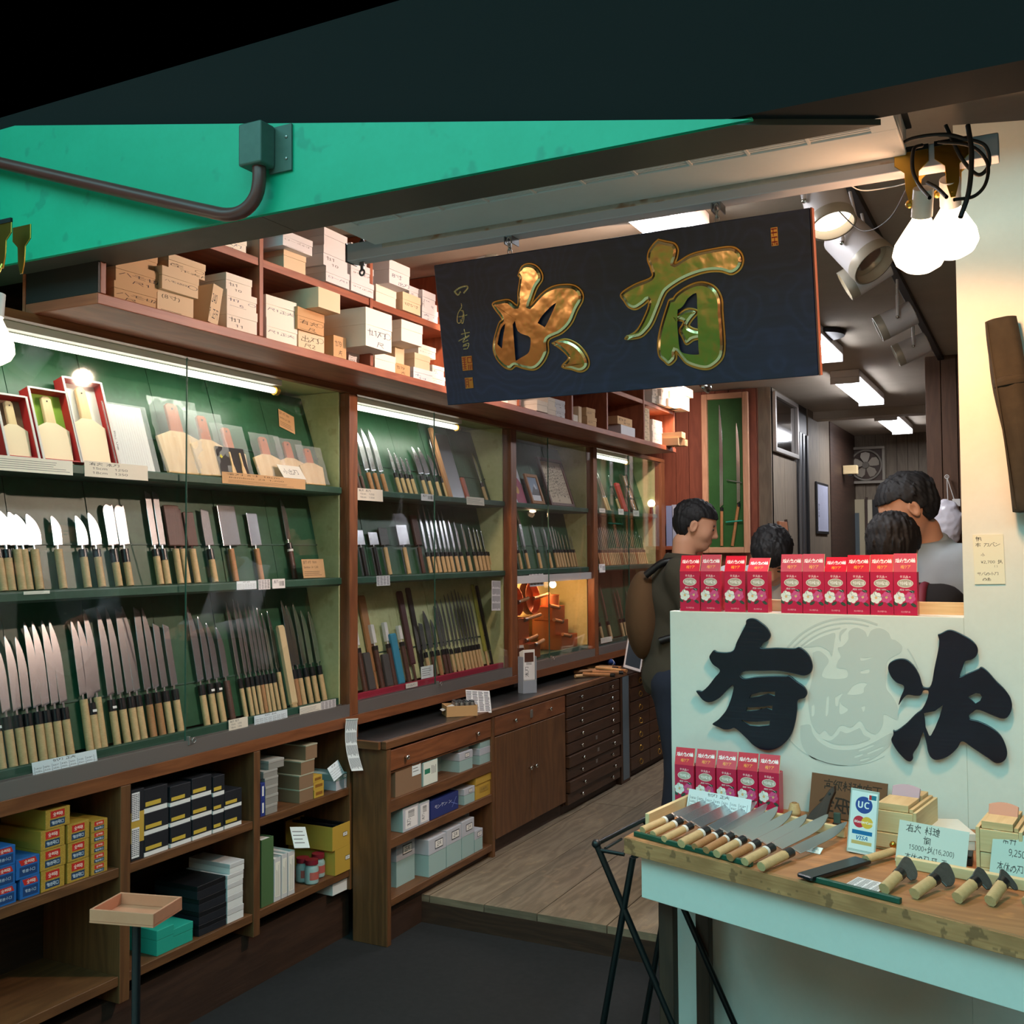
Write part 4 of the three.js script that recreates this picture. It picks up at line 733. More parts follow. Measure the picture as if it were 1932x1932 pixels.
// ---------------------------------------------------------------- thick black characters on the counter front
{
  const z0 = ZC + 0.009, dep = 0.01;
  const P = (ox, oy) => ([x, y]) => { const p = at(ox + x / 5.52, oy + y / 5.52, 'z', z0 + dep); return new THREE.Vector2(p.x, p.y); };
  const make = (name, label, f, outer, holes) => {
    const sp = (pts) => new THREE.CatmullRomCurve3([...pts].map((p) => { const q = f(p); return V3(q.x, q.y, 0); }), true, 'centripetal').getPoints(pts.length * 5).map((q) => new THREE.Vector2(q.x, q.y));
    const s = new THREE.Shape(sp(outer)); holes.forEach((h) => s.holes.push(new THREE.Path(h.map(f))));
    const c = outer.map(f).reduce((m, q) => m.add(q), new THREE.Vector2()).divideScalar(outer.length);
    const t = thing(name, label, 'lettering', [c.x, c.y, z0], 'black characters on the counter');
    mesh('character', metric(new THREE.ExtrudeGeometry(s, { depth: dep - 0.004, bevelEnabled: true, bevelThickness: 0.002, bevelSize: 0.002, bevelOffset: -0.002, bevelSegments: 2 }).translate(-c.x, -c.y, 0.002), 'x'), M.letterBlack, t);
    for (const [dx, dy] of [[0.0, 0.05], [0.02, -0.09]]) mesh('stud', cyl(0.006, 0.006, 0.009, 12).rotateX(Math.PI / 2).translate(dx, dy, -0.0042), M.black, t);
  };
  make('counter_character', 'thick black character 有 fixed on the white counter, left of the crest', P(1232, 1150),
    [[968, 120], [980, 102], [1015, 90], [1070, 98], [1120, 130], [1180, 180], [1215, 235], [1225, 275], [1200, 320], [1145, 355], [1120, 395], [1300, 397], [1480, 402], [1515, 390], [1560, 410], [1620, 470], [1655, 550], [1660, 610], [1640, 660], [1600, 685], [1560, 690], [1430, 660], [1300, 640], [1150, 640], [930, 652], [905, 685], [940, 715], [1080, 700], [1240, 692], [1390, 690], [1410, 685], [1500, 750], [1580, 810], [1605, 870], [1580, 920], [1510, 945], [1500, 1050], [1480, 1180], [1450, 1280], [1400, 1360], [1320, 1430], [1210, 1468], [1120, 1455], [1040, 1410], [960, 1330], [845, 1235], [800, 1248], [740, 1250], [680, 1225], [617, 1195], [680, 1145], [760, 1050], [800, 960], [825, 880], [838, 802], [828, 790], [760, 850], [690, 920], [620, 960], [570, 967], [520, 945], [480, 900], [447, 848], [480, 843], [505, 850], [560, 810], [640, 710], [695, 635], [620, 570], [590, 520], [585, 490], [600, 460], [635, 422], [665, 438], [830, 430], [870, 340], [920, 240], [965, 150]],
    [[[993, 930], [1013, 880], [1120, 852], [1280, 848], [1274, 915], [1195, 884], [1100, 913]], [[958, 1068], [973, 1005], [1010, 1012], [1100, 1009], [1252, 992], [1246, 1062], [1180, 1034], [1080, 1058]], [[912, 1160], [928, 1138], [985, 1160], [1080, 1162], [1226, 1152], [1219, 1212], [1100, 1226], [1000, 1216]]]);
  make('counter_character', 'thick black character 次 fixed on the white counter, right of the crest', P(1582, 1150),
    [[1035, 260], [1060, 250], [1140, 212], [1190, 215], [1300, 265], [1390, 320], [1440, 380], [1452, 440], [1430, 490], [1380, 525], [1320, 540], [1300, 590], [1265, 700], [1330, 670], [1460, 615], [1485, 597], [1540, 630], [1640, 740], [1730, 830], [1790, 920], [1808, 1000], [1795, 1070], [1750, 1130], [1700, 1137], [1620, 1110], [1440, 1045], [1400, 1070], [1360, 1105], [1370, 1140], [1450, 1160], [1580, 1220], [1680, 1300], [1735, 1400], [1757, 1500], [1740, 1560], [1690, 1598], [1630, 1598], [1550, 1545], [1400, 1445], [1285, 1375], [1240, 1440], [1170, 1510], [1090, 1555], [1010, 1568], [960, 1540], [930, 1480], [915, 1400], [880, 1280], [868, 1310], [830, 1420], [775, 1510], [775, 1555], [750, 1583], [720, 1580], [640, 1510], [580, 1430], [548, 1360], [570, 1300], [570, 1255], [590, 1262], [700, 1190], [800, 1090], [880, 1020], [935, 850], [885, 845], [855, 895], [800, 900], [720, 890], [680, 920], [625, 995], [640, 930], [680, 800], [600, 760], [540, 690], [515, 610], [530, 560], [580, 525], [650, 510], [710, 520], [780, 580], [840, 680], [880, 800], [900, 810], [950, 805], [1000, 600], [1048, 330]],
    [[[1335, 905], [1430, 862], [1480, 870], [1505, 910], [1480, 960], [1425, 992]], [[872, 1075], [1000, 1050], [1095, 985], [1060, 1120], [1010, 1240], [965, 1325], [935, 1328], [895, 1230], [888, 1140]]]);
}
// ---------------------------------------------------------------- street table in front of the counter
const TT = 0.76;
const onTable = (u, v, h = 0) => at(u, v, 'y', TT + h);
{
  const k = 0.346, fx = -0.975, fz = -2.537, xr = 0.14, t = thing('display_table', 'worn wooden display table top in front of the white counter', 'table', [fx, TT, fz]);
  const fr = (x) => (x - fx) * k, pts = [[0, 0], [xr - fx, fr(xr)], [xr - fx, -0.46], [0.045, -0.46]];
  const sh = new THREE.Shape(pts.map((p) => new THREE.Vector2(p[0], -p[1])));
  mesh('top', metric(new THREE.ExtrudeGeometry(sh, { depth: 0.04, bevelEnabled: true, bevelThickness: 0.002, bevelSize: 0.002, bevelOffset: -0.002, bevelSegments: 1 }).rotateX(-Math.PI / 2).translate(0, -0.042, 0), 'x'), M.tableWood, t);
  const L = Math.hypot(xr - fx, fr(xr)), a = -Math.atan2(fr(xr), xr - fx);
  mesh('edge_band', bx(0, L, -0.042, -0.002, 0.0005, 0.004, 0.001, 'x').rotateY(a), M.tableEdge, t);
  mesh('skirt', bx(0.03, L, -0.155, -0.043, -0.04, -0.028, 0.002, 'x').rotateY(a), M.whitePaint, t);
  mesh('skirt', bx(0.035, 0.047, -0.155, -0.043, -0.44, -0.035, 0.002, 'z'), M.whitePaint, t);
  for (const [x, z] of [[0.08, -0.1], [0.08, -0.42], [1.05, 0.25], [1.05, -0.42]]) mesh('leg', bx(x - 0.02, x + 0.02, -TT - 0.12, -0.043, z - 0.02, z + 0.02, 0.003, 'y'), M.darkWood, t);
}
{ // black folding frame beside the table
  const z = -2.62, p = (u, v) => at(u, v, 'z', z), t = thing('folding_stand', 'black tubular folding stand sticking out beside the wooden table', 'stand', [0, 0, 0]);
  const g = (a, b, y) => { const d = b.clone().sub(a); return a.clone().addScaledVector(d, (y - a.y) / d.y); };
  const A = p(1125, 1592), B = p(1167, 1691), C = p(1194, 1618), D = p(1181, 1691), yg = -0.112;
  for (const [a, b] of [[A, g(A, B, yg)], [C, g(C, D, yg)]]) { mesh('leg', rod(a, b, 0.009), M.blackMetal, t); mesh('leg', rod(a.clone().add(V3(0.03, 0, -0.3)), b.clone().add(V3(0.03, 0, -0.3)), 0.009), M.blackMetal, t); }
  mesh('cap', new THREE.SphereGeometry(0.0125, 14, 10).translate(A.x, A.y, A.z), M.black, t);
  mesh('bar', rod(p(1128, 1603), p(1178, 1612), 0.0055), M.blackMetal, t);
  mesh('bar', rod(A, A.clone().add(V3(0.03, 0, -0.3)), 0.007), M.blackMetal, t);
  mesh('bar', rod(C, C.clone().add(V3(0.03, 0, -0.3)), 0.007), M.blackMetal, t);
  mesh('strut', rod(p(1142, 1601), at(1172, 1583, 'z', z - 0.14), 0.004), M.blackMetal, t);
}
// camellia oil boxes
const oilPrint = canvas(256, 640, (x, w, h) => {
  x.fillStyle = '#c2204a'; x.fillRect(0, 0, w, h); x.fillStyle = '#cf1c38'; x.fillRect(0, 0, w, 180);
  write(x, '煌めきの輪', 18, 46, 43, '#fff', { weight: 0.12, track: 1.03 }); write(x, '椿ケア', 78, 112, 36, '#f2a03a', { weight: 0.13 });
  write(x, '中高品', 70, 214, 30, '#f6d8d8', { weight: 0.12 }); write(x, '用', 170, 222, 18, '#f6d8d8', { weight: 0.12 });
  x.fillStyle = '#e8e2d8'; x.beginPath(); x.ellipse(128, 300, 88, 46, 0, 0, 6.3); x.fill(); x.fillStyle = '#b4ab9c'; x.beginPath(); x.ellipse(128, 300, 80, 40, 0, 0, 6.3); x.fill();
  write(x, '純椿油', 66, 278, 42, '#f4f2ee', { weight: 0.11 });
  write(x, '椿油', 66, 356, 22, '#f3dada', { weight: 0.12 }); x.font = 'bold 20px sans-serif'; x.fillStyle = '#f3dada'; x.fillText('100%', 122, 376);
  const flower = (cx, cy, r, c1, c2, n) => { for (let i = 0; i < n; i++) { const a = i / n * 6.283 + 0.3; x.fillStyle = c1; x.beginPath(); x.ellipse(cx + Math.cos(a) * r * 0.5, cy + Math.sin(a) * r * 0.5, r * 0.62, r * 0.52, a, 0, 6.3); x.fill(); x.strokeStyle = c2; x.lineWidth = 2; x.stroke(); } x.fillStyle = '#e8b8a0'; x.beginPath(); x.arc(cx, cy, r * 0.26, 0, 6.3); x.fill(); x.fillStyle = '#e8c060'; for (let i = 0; i < 9; i++) { x.beginPath(); x.arc(cx + Math.cos(i * 2.4) * r * 0.14, cy + Math.sin(i * 2.4) * r * 0.14, 3, 0, 6.3); x.fill(); } };
  const leaf = (cx, cy, a) => { x.fillStyle = '#2f4a3e'; x.beginPath(); x.ellipse(cx, cy, 34, 17, a, 0, 6.3); x.fill(); x.strokeStyle = '#5d7a68'; x.lineWidth = 2; x.beginPath(); x.moveTo(cx - 28 * Math.cos(a), cy - 28 * Math.sin(a)); x.lineTo(cx + 28 * Math.cos(a), cy + 28 * Math.sin(a)); x.stroke(); };
  leaf(196, 392, -0.2); leaf(14, 516, 0.6); leaf(112, 526, -0.5); leaf(216, 530, 0.5);
  flower(178, 452, 56, '#d8568e', '#b83c74', 6); flower(62, 456, 58, '#eef0ea', '#c8d0c8', 6);
  write(x, '日本の椿中品', 66, 592, 20, '#e8a8b0', { weight: 0.1 });
}, '#c2204a');
const oilMat = std({ map: oilPrint, roughness: 0.28 }), oilSide = std({ color: 0xb81634, roughness: 0.32 });
const oilEllipse = std({ color: 0xe6e0d6, roughness: 0.14, metalness: 0.9 });
function oilBox(p, turn, label, group, flapTilt, s = 1) {
  const w = 0.06, d = 0.042, h = 0.118, fh = 0.052, t = thing('oil_box', label, 'box', p, group);
  t.rotation.y = turn; t.scale.setScalar(s);
  const uvBand = (g, v0, v1) => { const uv = g.attributes.uv, n = g.attributes.normal; for (let i = 0; i < uv.count; i++) { if (n.getZ(i) > 0.5) uv.setXY(i, uv.getX(i), v0 + (v1 - v0) * uv.getY(i)); else uv.setXY(i, 0.02, 0.6); } return g; };
  mesh('carton', uvBand(new THREE.BoxGeometry(w, h, d).translate(0, h / 2, -d / 2), 0, 1 - 180 / 640), oilMat, t);
  const f = mesh('flap', uvBand(new THREE.BoxGeometry(w, fh, 0.0016).translate(0, fh / 2, -0.0008), 1 - 180 / 640, 1), oilMat, t); f.position.y = h + 0.0003; f.rotation.x = -flapTilt;
  mesh('flap_edge', new THREE.BoxGeometry(0.001, fh, 0.0018).translate(w / 2 + 0.0006, fh / 2, -0.0008), M.saltWood, f);
  mesh('window', new THREE.TorusGeometry(0.02, 0.0008, 6, 40).scale(1, 0.53, 1).translate(0, 0.06, 0.0002), oilEllipse, t);
  mesh('side_tab', bx(-w / 2 + 0.004, w / 2 - 0.004, h + 0.0002, h + 0.0014, -d, -0.012), oilSide, t);
}
{
  const yT = at(1500, 1157.5, 'z', ZC).y;
  [1302, 1341, 1387, 1430, 1494, 1535.5, 1577, 1620, 1664.5, 1709].forEach((u, i) => { const p = at(u, 1155, 'z', ZC - 0.012); oilBox([p.x, yT + 0.0005, p.z], [0.03, -0.05, 0.02, -0.04, 0, 0.01, -0.03, 0, 0.02, -0.02][i], `red camellia oil box on the counter ledge, ${ord(i + 1)} counting from its open end`, 'oil boxes on the ledge', [0.42, 0.3, 0.5, 0.72, 0.3, 0.25, 0.66, 0.45, 0.4, 0.22][i]); });
  [1291.5, 1331.5, 1371, 1411, 1451.5].forEach((u, i) => { const v = 1518 + (u - 1291) * 0.106, p = at(u, v, 'y', TT + 0.001); oilBox([p.x, TT + 0.001, p.z], -0.05, `red camellia oil box on the wooden table, ${ord(i + 1)} counting from its left end`, 'oil boxes on the table', 0.3 + 0.03 * (i % 3), 0.96); });
}
// ---------------------------------------------------------------- knives
// blade outlines one metre long and one metre wide, heel at the bottom, edge at the right
const PROFILE = {
  slim: [[0, 0], [0.9, 0.03], [0.98, 0.5], [0.86, 0.72], [0.55, 0.9], [0.1, 1], [0.02, 0.6]],
  square: [[0, 0], [0.95, 0.02], [0.95, 0.94], [0.8, 0.955], [0.1, 1], [0.0, 0.6]],
  broad: [[0, 0], [0.95, 0.03], [1, 0.3], [0.9, 0.6], [0.6, 0.85], [0.12, 1], [0.03, 0.6]],
  round: [[0, 0], [0.98, 0.03], [1, 0.92], [0.75, 0.96], [0.4, 1], [0.12, 0.94], [0.0, 0.84]],
  cleaver: [[0, 0], [1, 0.02], [1, 0.97], [0.96, 1], [0.02, 1], [0, 0.97]],
  leaf: [[0.1, 0], [0.9, 0.05], [1, 0.35], [0.85, 0.7], [0.5, 0.92], [0.2, 1], [0, 0.8], [0.05, 0.3]],
  flat: [[0, 0], [1, 0], [1, 0.985], [0.9, 1], [0.1, 1], [0, 0.985]],
};
const bladeGeo = {};
for (const [k, p] of Object.entries(PROFILE)) {
  const smooth = ['slim', 'broad', 'leaf', 'round'].includes(k);
  const s = new THREE.Shape(), P = p.map((q) => new THREE.Vector2(q[0] - 0.5, q[1]));
  s.moveTo(P[0].x, P[0].y); s.lineTo(P[1].x, P[1].y);
  if (smooth) s.splineThru(P.slice(2)); else P.slice(2).forEach((q) => s.lineTo(q.x, q.y));
  s.closePath();
  bladeGeo[k] = metric(new THREE.ExtrudeGeometry(s, { depth: 0.6, bevelEnabled: true, bevelThickness: 0.2, bevelSize: 0.02, bevelOffset: -0.02, bevelSegments: 1, curveSegments: 5 }).translate(0, 0, -0.5), 'y');
}
const octo = cyl(0.5, 0.5, 1, 8).rotateY(Math.PI / 8).translate(0, 0.5, 0), ring = cyl(0.5, 0.5, 1, 12).translate(0, 0.5, 0);
const HANDLE = { pale: M.handleWood, tan: M.handleTan, dark: M.sayaBrown, black: M.horn };
// knife standing along +y, its butt at the origin, blade facing +z
function knife(label, o, group) {
  const t = thing(o.name ?? 'knife', label, o.category ?? 'knife', [0, 0, 0], group);
  const hl = o.hl ?? 0.125, hr = o.hr ?? 0.021, cl = o.collar === 0 ? 0 : o.cl ?? 0.028, neck = o.neck ?? 0.012, L = Math.max(0.03, o.len - hl - neck), W = o.w ?? 0.03;
  const h = mesh('handle', octo, HANDLE[o.handle ?? 'pale'], t); h.scale.set(hr, hl - cl, hr * 0.82);
  if (cl) { const c = mesh('collar', ring, o.collarMat ?? M.horn, t); c.position.y = hl - cl; c.scale.set(hr * 1.03, cl, hr * 0.85); }
  if (o.band) { const b = mesh('band', ring, M.white, t); b.position.y = hl - cl - 0.01; b.scale.set(hr * 1.05, 0.009, hr * 0.87); }
  const n = mesh('neck', ring, o.mat ?? M.steel, t); n.position.y = hl - 0.004; n.scale.set(Math.min(0.009, W * 0.4), neck + 0.008, 0.003);
  const b = mesh('blade', bladeGeo[o.kind ?? 'slim'], o.mat ?? M.steel, t); b.position.set(o.off ?? W * 0.12, hl + neck, 0); b.scale.set(o.flip ? -W : W, L, o.t ?? 0.0028);
  return t;
}
// stands a thing on a showcase shelf and leans it on the back board; the tip height comes from where its tip is seen
function stand(t, u, k, o = {}) {
  const q = TIER[k], X = q.x0 + (o.out ?? 0.018), a = lean(k), p = at(u, 1000, 'x', X);
  t.position.set(X, q.y + (k === 2 ? -0.009 : 0.0008), p.z);
  t.rotation.set(0, 0, 0); t.quaternion.setFromAxisAngle(V3(0, 0, 1), a + (o.more ?? 0)).multiply(new THREE.Quaternion().setFromAxisAngle(V3(0, 1, 0), Math.PI / 2)).multiply(new THREE.Quaternion().setFromAxisAngle(V3(0, 0, 1), o.roll ?? 0));
  return t;
}
const lengthTo = (u, v, k) => { const q = TIER[k]; return (at(u - 18, v, 'x', (q.x0 + q.x1) / 2 + 0.018).y - q.y) / Math.cos(lean(k)); };
{ // knives laid out on the table
  const ks = [[1212, 1566, 1335, 1511], [1232, 1574, 1360, 1512], [1253, 1583, 1402, 1509], [1285, 1592, 1430, 1515], [1311, 1598, 1450, 1520], [1332, 1604, 1470, 1526], [1352, 1611, 1497, 1533], [1377, 1618, 1526, 1540], [1405, 1626, 1566, 1540], [1436, 1635, 1600, 1554]];
  ks.forEach(([a, b, c, d], i) => {
    const A = onTable(a, b, 0.014), B = onTable(c, d, 0.034), len = A.distanceTo(B);
    const t = knife(i === 9 ? 'long bladed knife lying outside the green strip beside the card stand' : `long bladed knife lying on the table rack, ${ord(i + 1)} from its wooden side wall`, { len, hl: 0.132, hr: [0.02, 0.02, 0.02, 0.024, 0.02, 0.02, 0.022, 0.021, 0.022, 0.024][i], w: 0.027 + 0.003 * (i % 3), kind: 'slim', handle: [0, 0, 0, 0, 1, 1, 0, 1, 0, 0][i] ? 'tan' : 'pale', band: i < 9, mat: M.steel }, 'long knives laid out on the table');
    t.position.copy(A);
    const y = B.clone().sub(A).normalize(), zz = V3(0, 1, 0).addScaledVector(y, -y.y).applyAxisAngle(y, 0.55).normalize(), xx = y.clone().cross(zz);
    t.quaternion.setFromRotationMatrix(new THREE.Matrix4().makeBasis(xx, y, zz));
  });
  const ds = [[1668, 1677, 1722, 1625], [1725, 1686, 1795, 1636], [1806, 1694, 1860, 1646], [1868, 1700, 1901, 1654], [1938, 1704, 1968, 1662]];
  ds.forEach(([a, b, c, d], i) => {
    const A = onTable(a, b, 0.012), B = onTable(c, d, 0.034), len = A.distanceTo(B);
    const t = knife(`small pointed knife with dark blade resting on the pale strip, ${ord(i + 1)} from the paper tag`, { len, hl: 0.095, hr: 0.026, w: 0.048, kind: 'leaf', mat: M.ironBlade, cl: 0.02, neck: 0.004, t: 0.004 }, 'small dark knives on the pale strip');
    t.position.copy(A); const y = B.clone().sub(A).normalize(), zz = V3(0, 1, 0).addScaledVector(y, -y.y).applyAxisAngle(y, 0.75).normalize(); t.quaternion.setFromRotationMatrix(new THREE.Matrix4().makeBasis(y.clone().cross(zz), y, zz));
  });
  const A = onTable(1520, 1655, 0.012), B = onTable(1686, 1606, 0.016), len = A.distanceTo(B), t = knife('knife in a black sheath with a wooden handle lying before the card stand', { len, hl: 0.105, hr: 0.022, w: 0.042, kind: 'flat', mat: M.horn, collar: 0, neck: 0.002, t: 0.009 });
  t.position.copy(B); const y = A.clone().sub(B).normalize(), zz = V3(0, 1, 0).addScaledVector(y, -y.y).normalize(); t.quaternion.setFromRotationMatrix(new THREE.Matrix4().makeBasis(y.clone().cross(zz), y, zz));
}
// a bar between two points lying on the table
function barOn(name, label, cat, A, B, w, h, mat, group) {
  const d = B.clone().sub(A), t = thing(name, label, cat, [A.x, TT + 0.0005, A.z], group); t.rotation.y = -Math.atan2(d.z, d.x);
  mesh('strip', bx(0, Math.hypot(d.x, d.z), 0, h, -w / 2, w / 2, 0.002, 'x'), mat, t); return t;
}
{
  const A = onTable(1221, 1561), B = onTable(1316, 1516), C = onTable(1322, 1521), D = onTable(1596, 1581), t = thing('knife_rack', 'pale wooden knife rack with an upright side board and notched back bar', 'rack', [A.x, TT + 0.0005, A.z]);
  const bar = (p, q, w, h) => { const d = q.clone().sub(p); return bx(0, Math.hypot(d.x, d.z), 0, h, -w / 2, w / 2, 0.002, 'x').rotateY(-Math.atan2(d.z, d.x)).translate(p.x - A.x, 0, p.z - A.z); };
  mesh('side_board', bar(A, B, 0.012, 0.036), M.saltWood, t); mesh('back_bar', bar(C, D, 0.014, 0.026), M.saltWood, t);
}
barOn('green_strip', 'dark green wooden strip along the butts of the long knives', 'strip', onTable(1198, 1577), onTable(1419, 1636), 0.012, 0.012, M.trayGreen, 'dark green strips on the table');
barOn('green_strip', 'dark green wooden strip in front of the black sheathed knife', 'strip', onTable(1522, 1660), onTable(1700, 1706), 0.012, 0.012, M.trayGreen, 'dark green strips on the table');
barOn('pale_strip', 'long pale wooden strip carrying the tips of the small dark knives', 'strip', onTable(1692, 1634), onTable(1995, 1692), 0.018, 0.024, M.saltWood);
// cards and papers
function card(name, label, cat, p, w, h, cell, o = {}) {
  const t = thing(name, label, cat, [p.x, p.y, p.z], o.group); t.rotation.set(-(o.back ?? 0.25), o.turn ?? 0, o.roll ?? 0, 'YXZ');
  mesh('sheet', cardGeo(w, h, cell, 4, 4, o.t ?? 0.0012, o.turned), cardMat, t); return t;
}
card('price_chart', 'printed price chart leaning on the red oil boxes behind the knives', 'chart', onTable(1352, 1541, 0.001), 0.2, 0.062, 0, { back: 0.3, turn: -0.28 });
card('price_card', 'handwritten price card for 15000 yen before the larger plane box', 'card', onTable(1754, 1637, 0.001), 0.155, 0.095, 9, { back: 0.35, turn: -0.12, roll: -0.05 });
card('price_card', 'handwritten price card for 9,250 yen before the smaller plane box', 'card', onTable(1926, 1659, 0.001), 0.13, 0.095, 10, { back: 0.3, turn: -0.15, roll: -0.06 });
card('paper_tag', 'small printed paper tag lying flat behind the green strip', 'tag', onTable(1625, 1676, 0.001), 0.075, 0.055, 6, { back: 1.5, turn: -0.35 });
card('price_slip', 'little folded price slip at the blade of the outermost long knife', 'slip', onTable(1529, 1608, 0.001), 0.05, 0.02, 7, { back: 1.0, turn: -0.3 });
card('shop_board', 'brown wooden board with dark brushed lettering leaning on the counter', 'board', V3(at(1596, 1545, 'z', -2.94).x, TT + 0.001, -2.945), 0.2, 0.112, 14, { back: 0.2, turn: -0.02, roll: -0.06, t: 0.012 });
{ const p = at(1868, 1102, 'z', ZC + 0.002); card('wall_card', 'cream handwritten price card on the cream wall below the canvas roll', 'card', p, 0.073, 0.13, 11, { back: 0.0, roll: 0.02, turned: true, t: 0.003 }); }
{ // acrylic stand with the payment signs
  const pm = canvas(256, 576, (x, w, h) => {
    x.fillStyle = '#dff0f2'; x.fillRect(0, 0, w, h);
    x.fillStyle = '#2a4f9c'; x.beginPath(); x.arc(128, 130, 84, 0, 6.3); x.fill(); x.font = 'bold 92px sans-serif'; x.fillStyle = '#e8f4f6'; x.fillText('UC', 60, 162);
    x.fillStyle = '#fff'; x.fillRect(166, 14, 84, 62); x.fillStyle = '#1b7c96'; x.fillRect(196, 22, 50, 46); x.fillStyle = '#b4323c'; x.fillRect(174, 22, 24, 46);
    x.fillStyle = '#c9354a'; x.beginPath(); x.arc(92, 300, 58, 0, 6.3); x.fill(); x.fillStyle = '#e9c04a'; x.beginPath(); x.arc(170, 300, 58, 0, 6.3); x.fill(); x.font = 'italic bold 34px sans-serif'; x.fillStyle = '#fff'; x.fillText('MasterCard', 40, 312);
    x.fillStyle = '#1673ae'; x.fillRect(28, 384, 200, 40); x.font = 'italic bold 56px sans-serif'; x.fillStyle = '#1673ae'; x.fillText('VISA', 64, 476); x.fillStyle = '#cdb878'; x.fillRect(28, 488, 200, 34);
  }, '#dff0f2');
  const p = onTable(1624, 1611, 0.001), t = thing('card_stand', 'clear stand with UC, MasterCard and VISA payment signs on the table', 'stand', [p.x, p.y, p.z]); t.rotation.set(-0.12, -0.1, -0.06, 'YXZ');
  mesh('panel', new RoundedBoxGeometry(0.068, 0.152, 0.003, 2, 0.0012).translate(0, 0.076, 0), phys({ color: 0xdff0ee, transmission: 0.5, thickness: 0, roughness: 0.15 }), t);
  const g = new THREE.BoxGeometry(0.061, 0.138, 0.0006).translate(0, 0.078, 0.002); mesh('sign', g, std({ map: pm, roughness: 0.35 }), t);
  mesh('foot', bx(-0.03, 0.03, 0, 0.003, -0.05, 0.004, 0.001), M.plasticWhite, t);
}
// bonito plane boxes
function planeBox(p, turn, label, w, h, d, ring2, bladeMat) {
  const t = thing('plane_box', label, 'box', p, 'wooden shaving boxes on the table'); t.rotation.y = turn;
  const y1 = h * 0.42;
  mesh('case', [bx(-w / 2, w / 2, 0, 0.006, -d, 0, 0.001, 'x'), bx(-w / 2, -w / 2 + 0.008, 0.0065, h, -d, 0, 0.001, 'z'), bx(w / 2 - 0.008, w / 2, 0.0065, h, -d, 0, 0.001, 'z'), bx(-w / 2 + 0.0085, w / 2 - 0.0085, y1 + 0.002, h - 0.004, -0.008, -0.001, 0.001, 'x'), bx(-w / 2 + 0.0085, w / 2 - 0.0085, 0.007, h, -d, -d + 0.008, 0.001, 'x')], M.saltWood, t);
  const dr = mesh('drawer', bx(-w / 2 + 0.009, w / 2 - 0.009, 0.007, y1, -d + 0.02, ring2 ? -0.002 : 0.006, 0.001, 'x'), M.saltWood, t);
  if (ring2) mesh('ring_pull', [new THREE.TorusGeometry(0.014, 0.0025, 8, 24, Math.PI).rotateZ(Math.PI).translate(0, y1 * 0.6, 0.004), rod([-0.016, y1 * 0.6, 0.002], [0.016, y1 * 0.6, 0.002], 0.0025)], M.horn, dr);
  else mesh('knob', new THREE.LatheGeometry([[0, 0.014], [0.007, 0.012], [0.008, 0.006], [0.003, 0.003], [0.003, 0], [0, 0]].map((k) => new THREE.Vector2(...k)), 20).rotateX(Math.PI / 2).translate(0, y1 * 0.45, 0.006), M.brass, dr);
  const pl = mesh('plane_body', [bx(-w / 2 + 0.012, w / 2 - 0.02, h - 0.003, h + 0.014, -d * 0.52, -0.006, 0.001, 'z'), bx(-w / 2 + 0.012, w / 2 - 0.02, h - 0.003, h + 0.014, -d + 0.01, -d * 0.66, 0.001, 'z'), bx(w / 2 - 0.018, w / 2 - 0.009, h - 0.003, h + 0.006, -d + 0.01, -0.006, 0.001, 'z')], M.paleWood, t);
  const s = new THREE.Shape(); const bw = w * 0.31; s.moveTo(-bw, 0); s.lineTo(bw, 0); s.lineTo(bw * 1.02, 0.036); s.quadraticCurveTo(0, 0.05, -bw * 1.02, 0.036);
  mesh('blade', metric(new THREE.ExtrudeGeometry(s, { depth: 0.005, bevelEnabled: true, bevelThickness: 0.001, bevelSize: 0.001, bevelSegments: 1 }).rotateX(-0.5).translate(-0.004, h - 0.002, -d * 0.56)), bladeMat, pl);
}
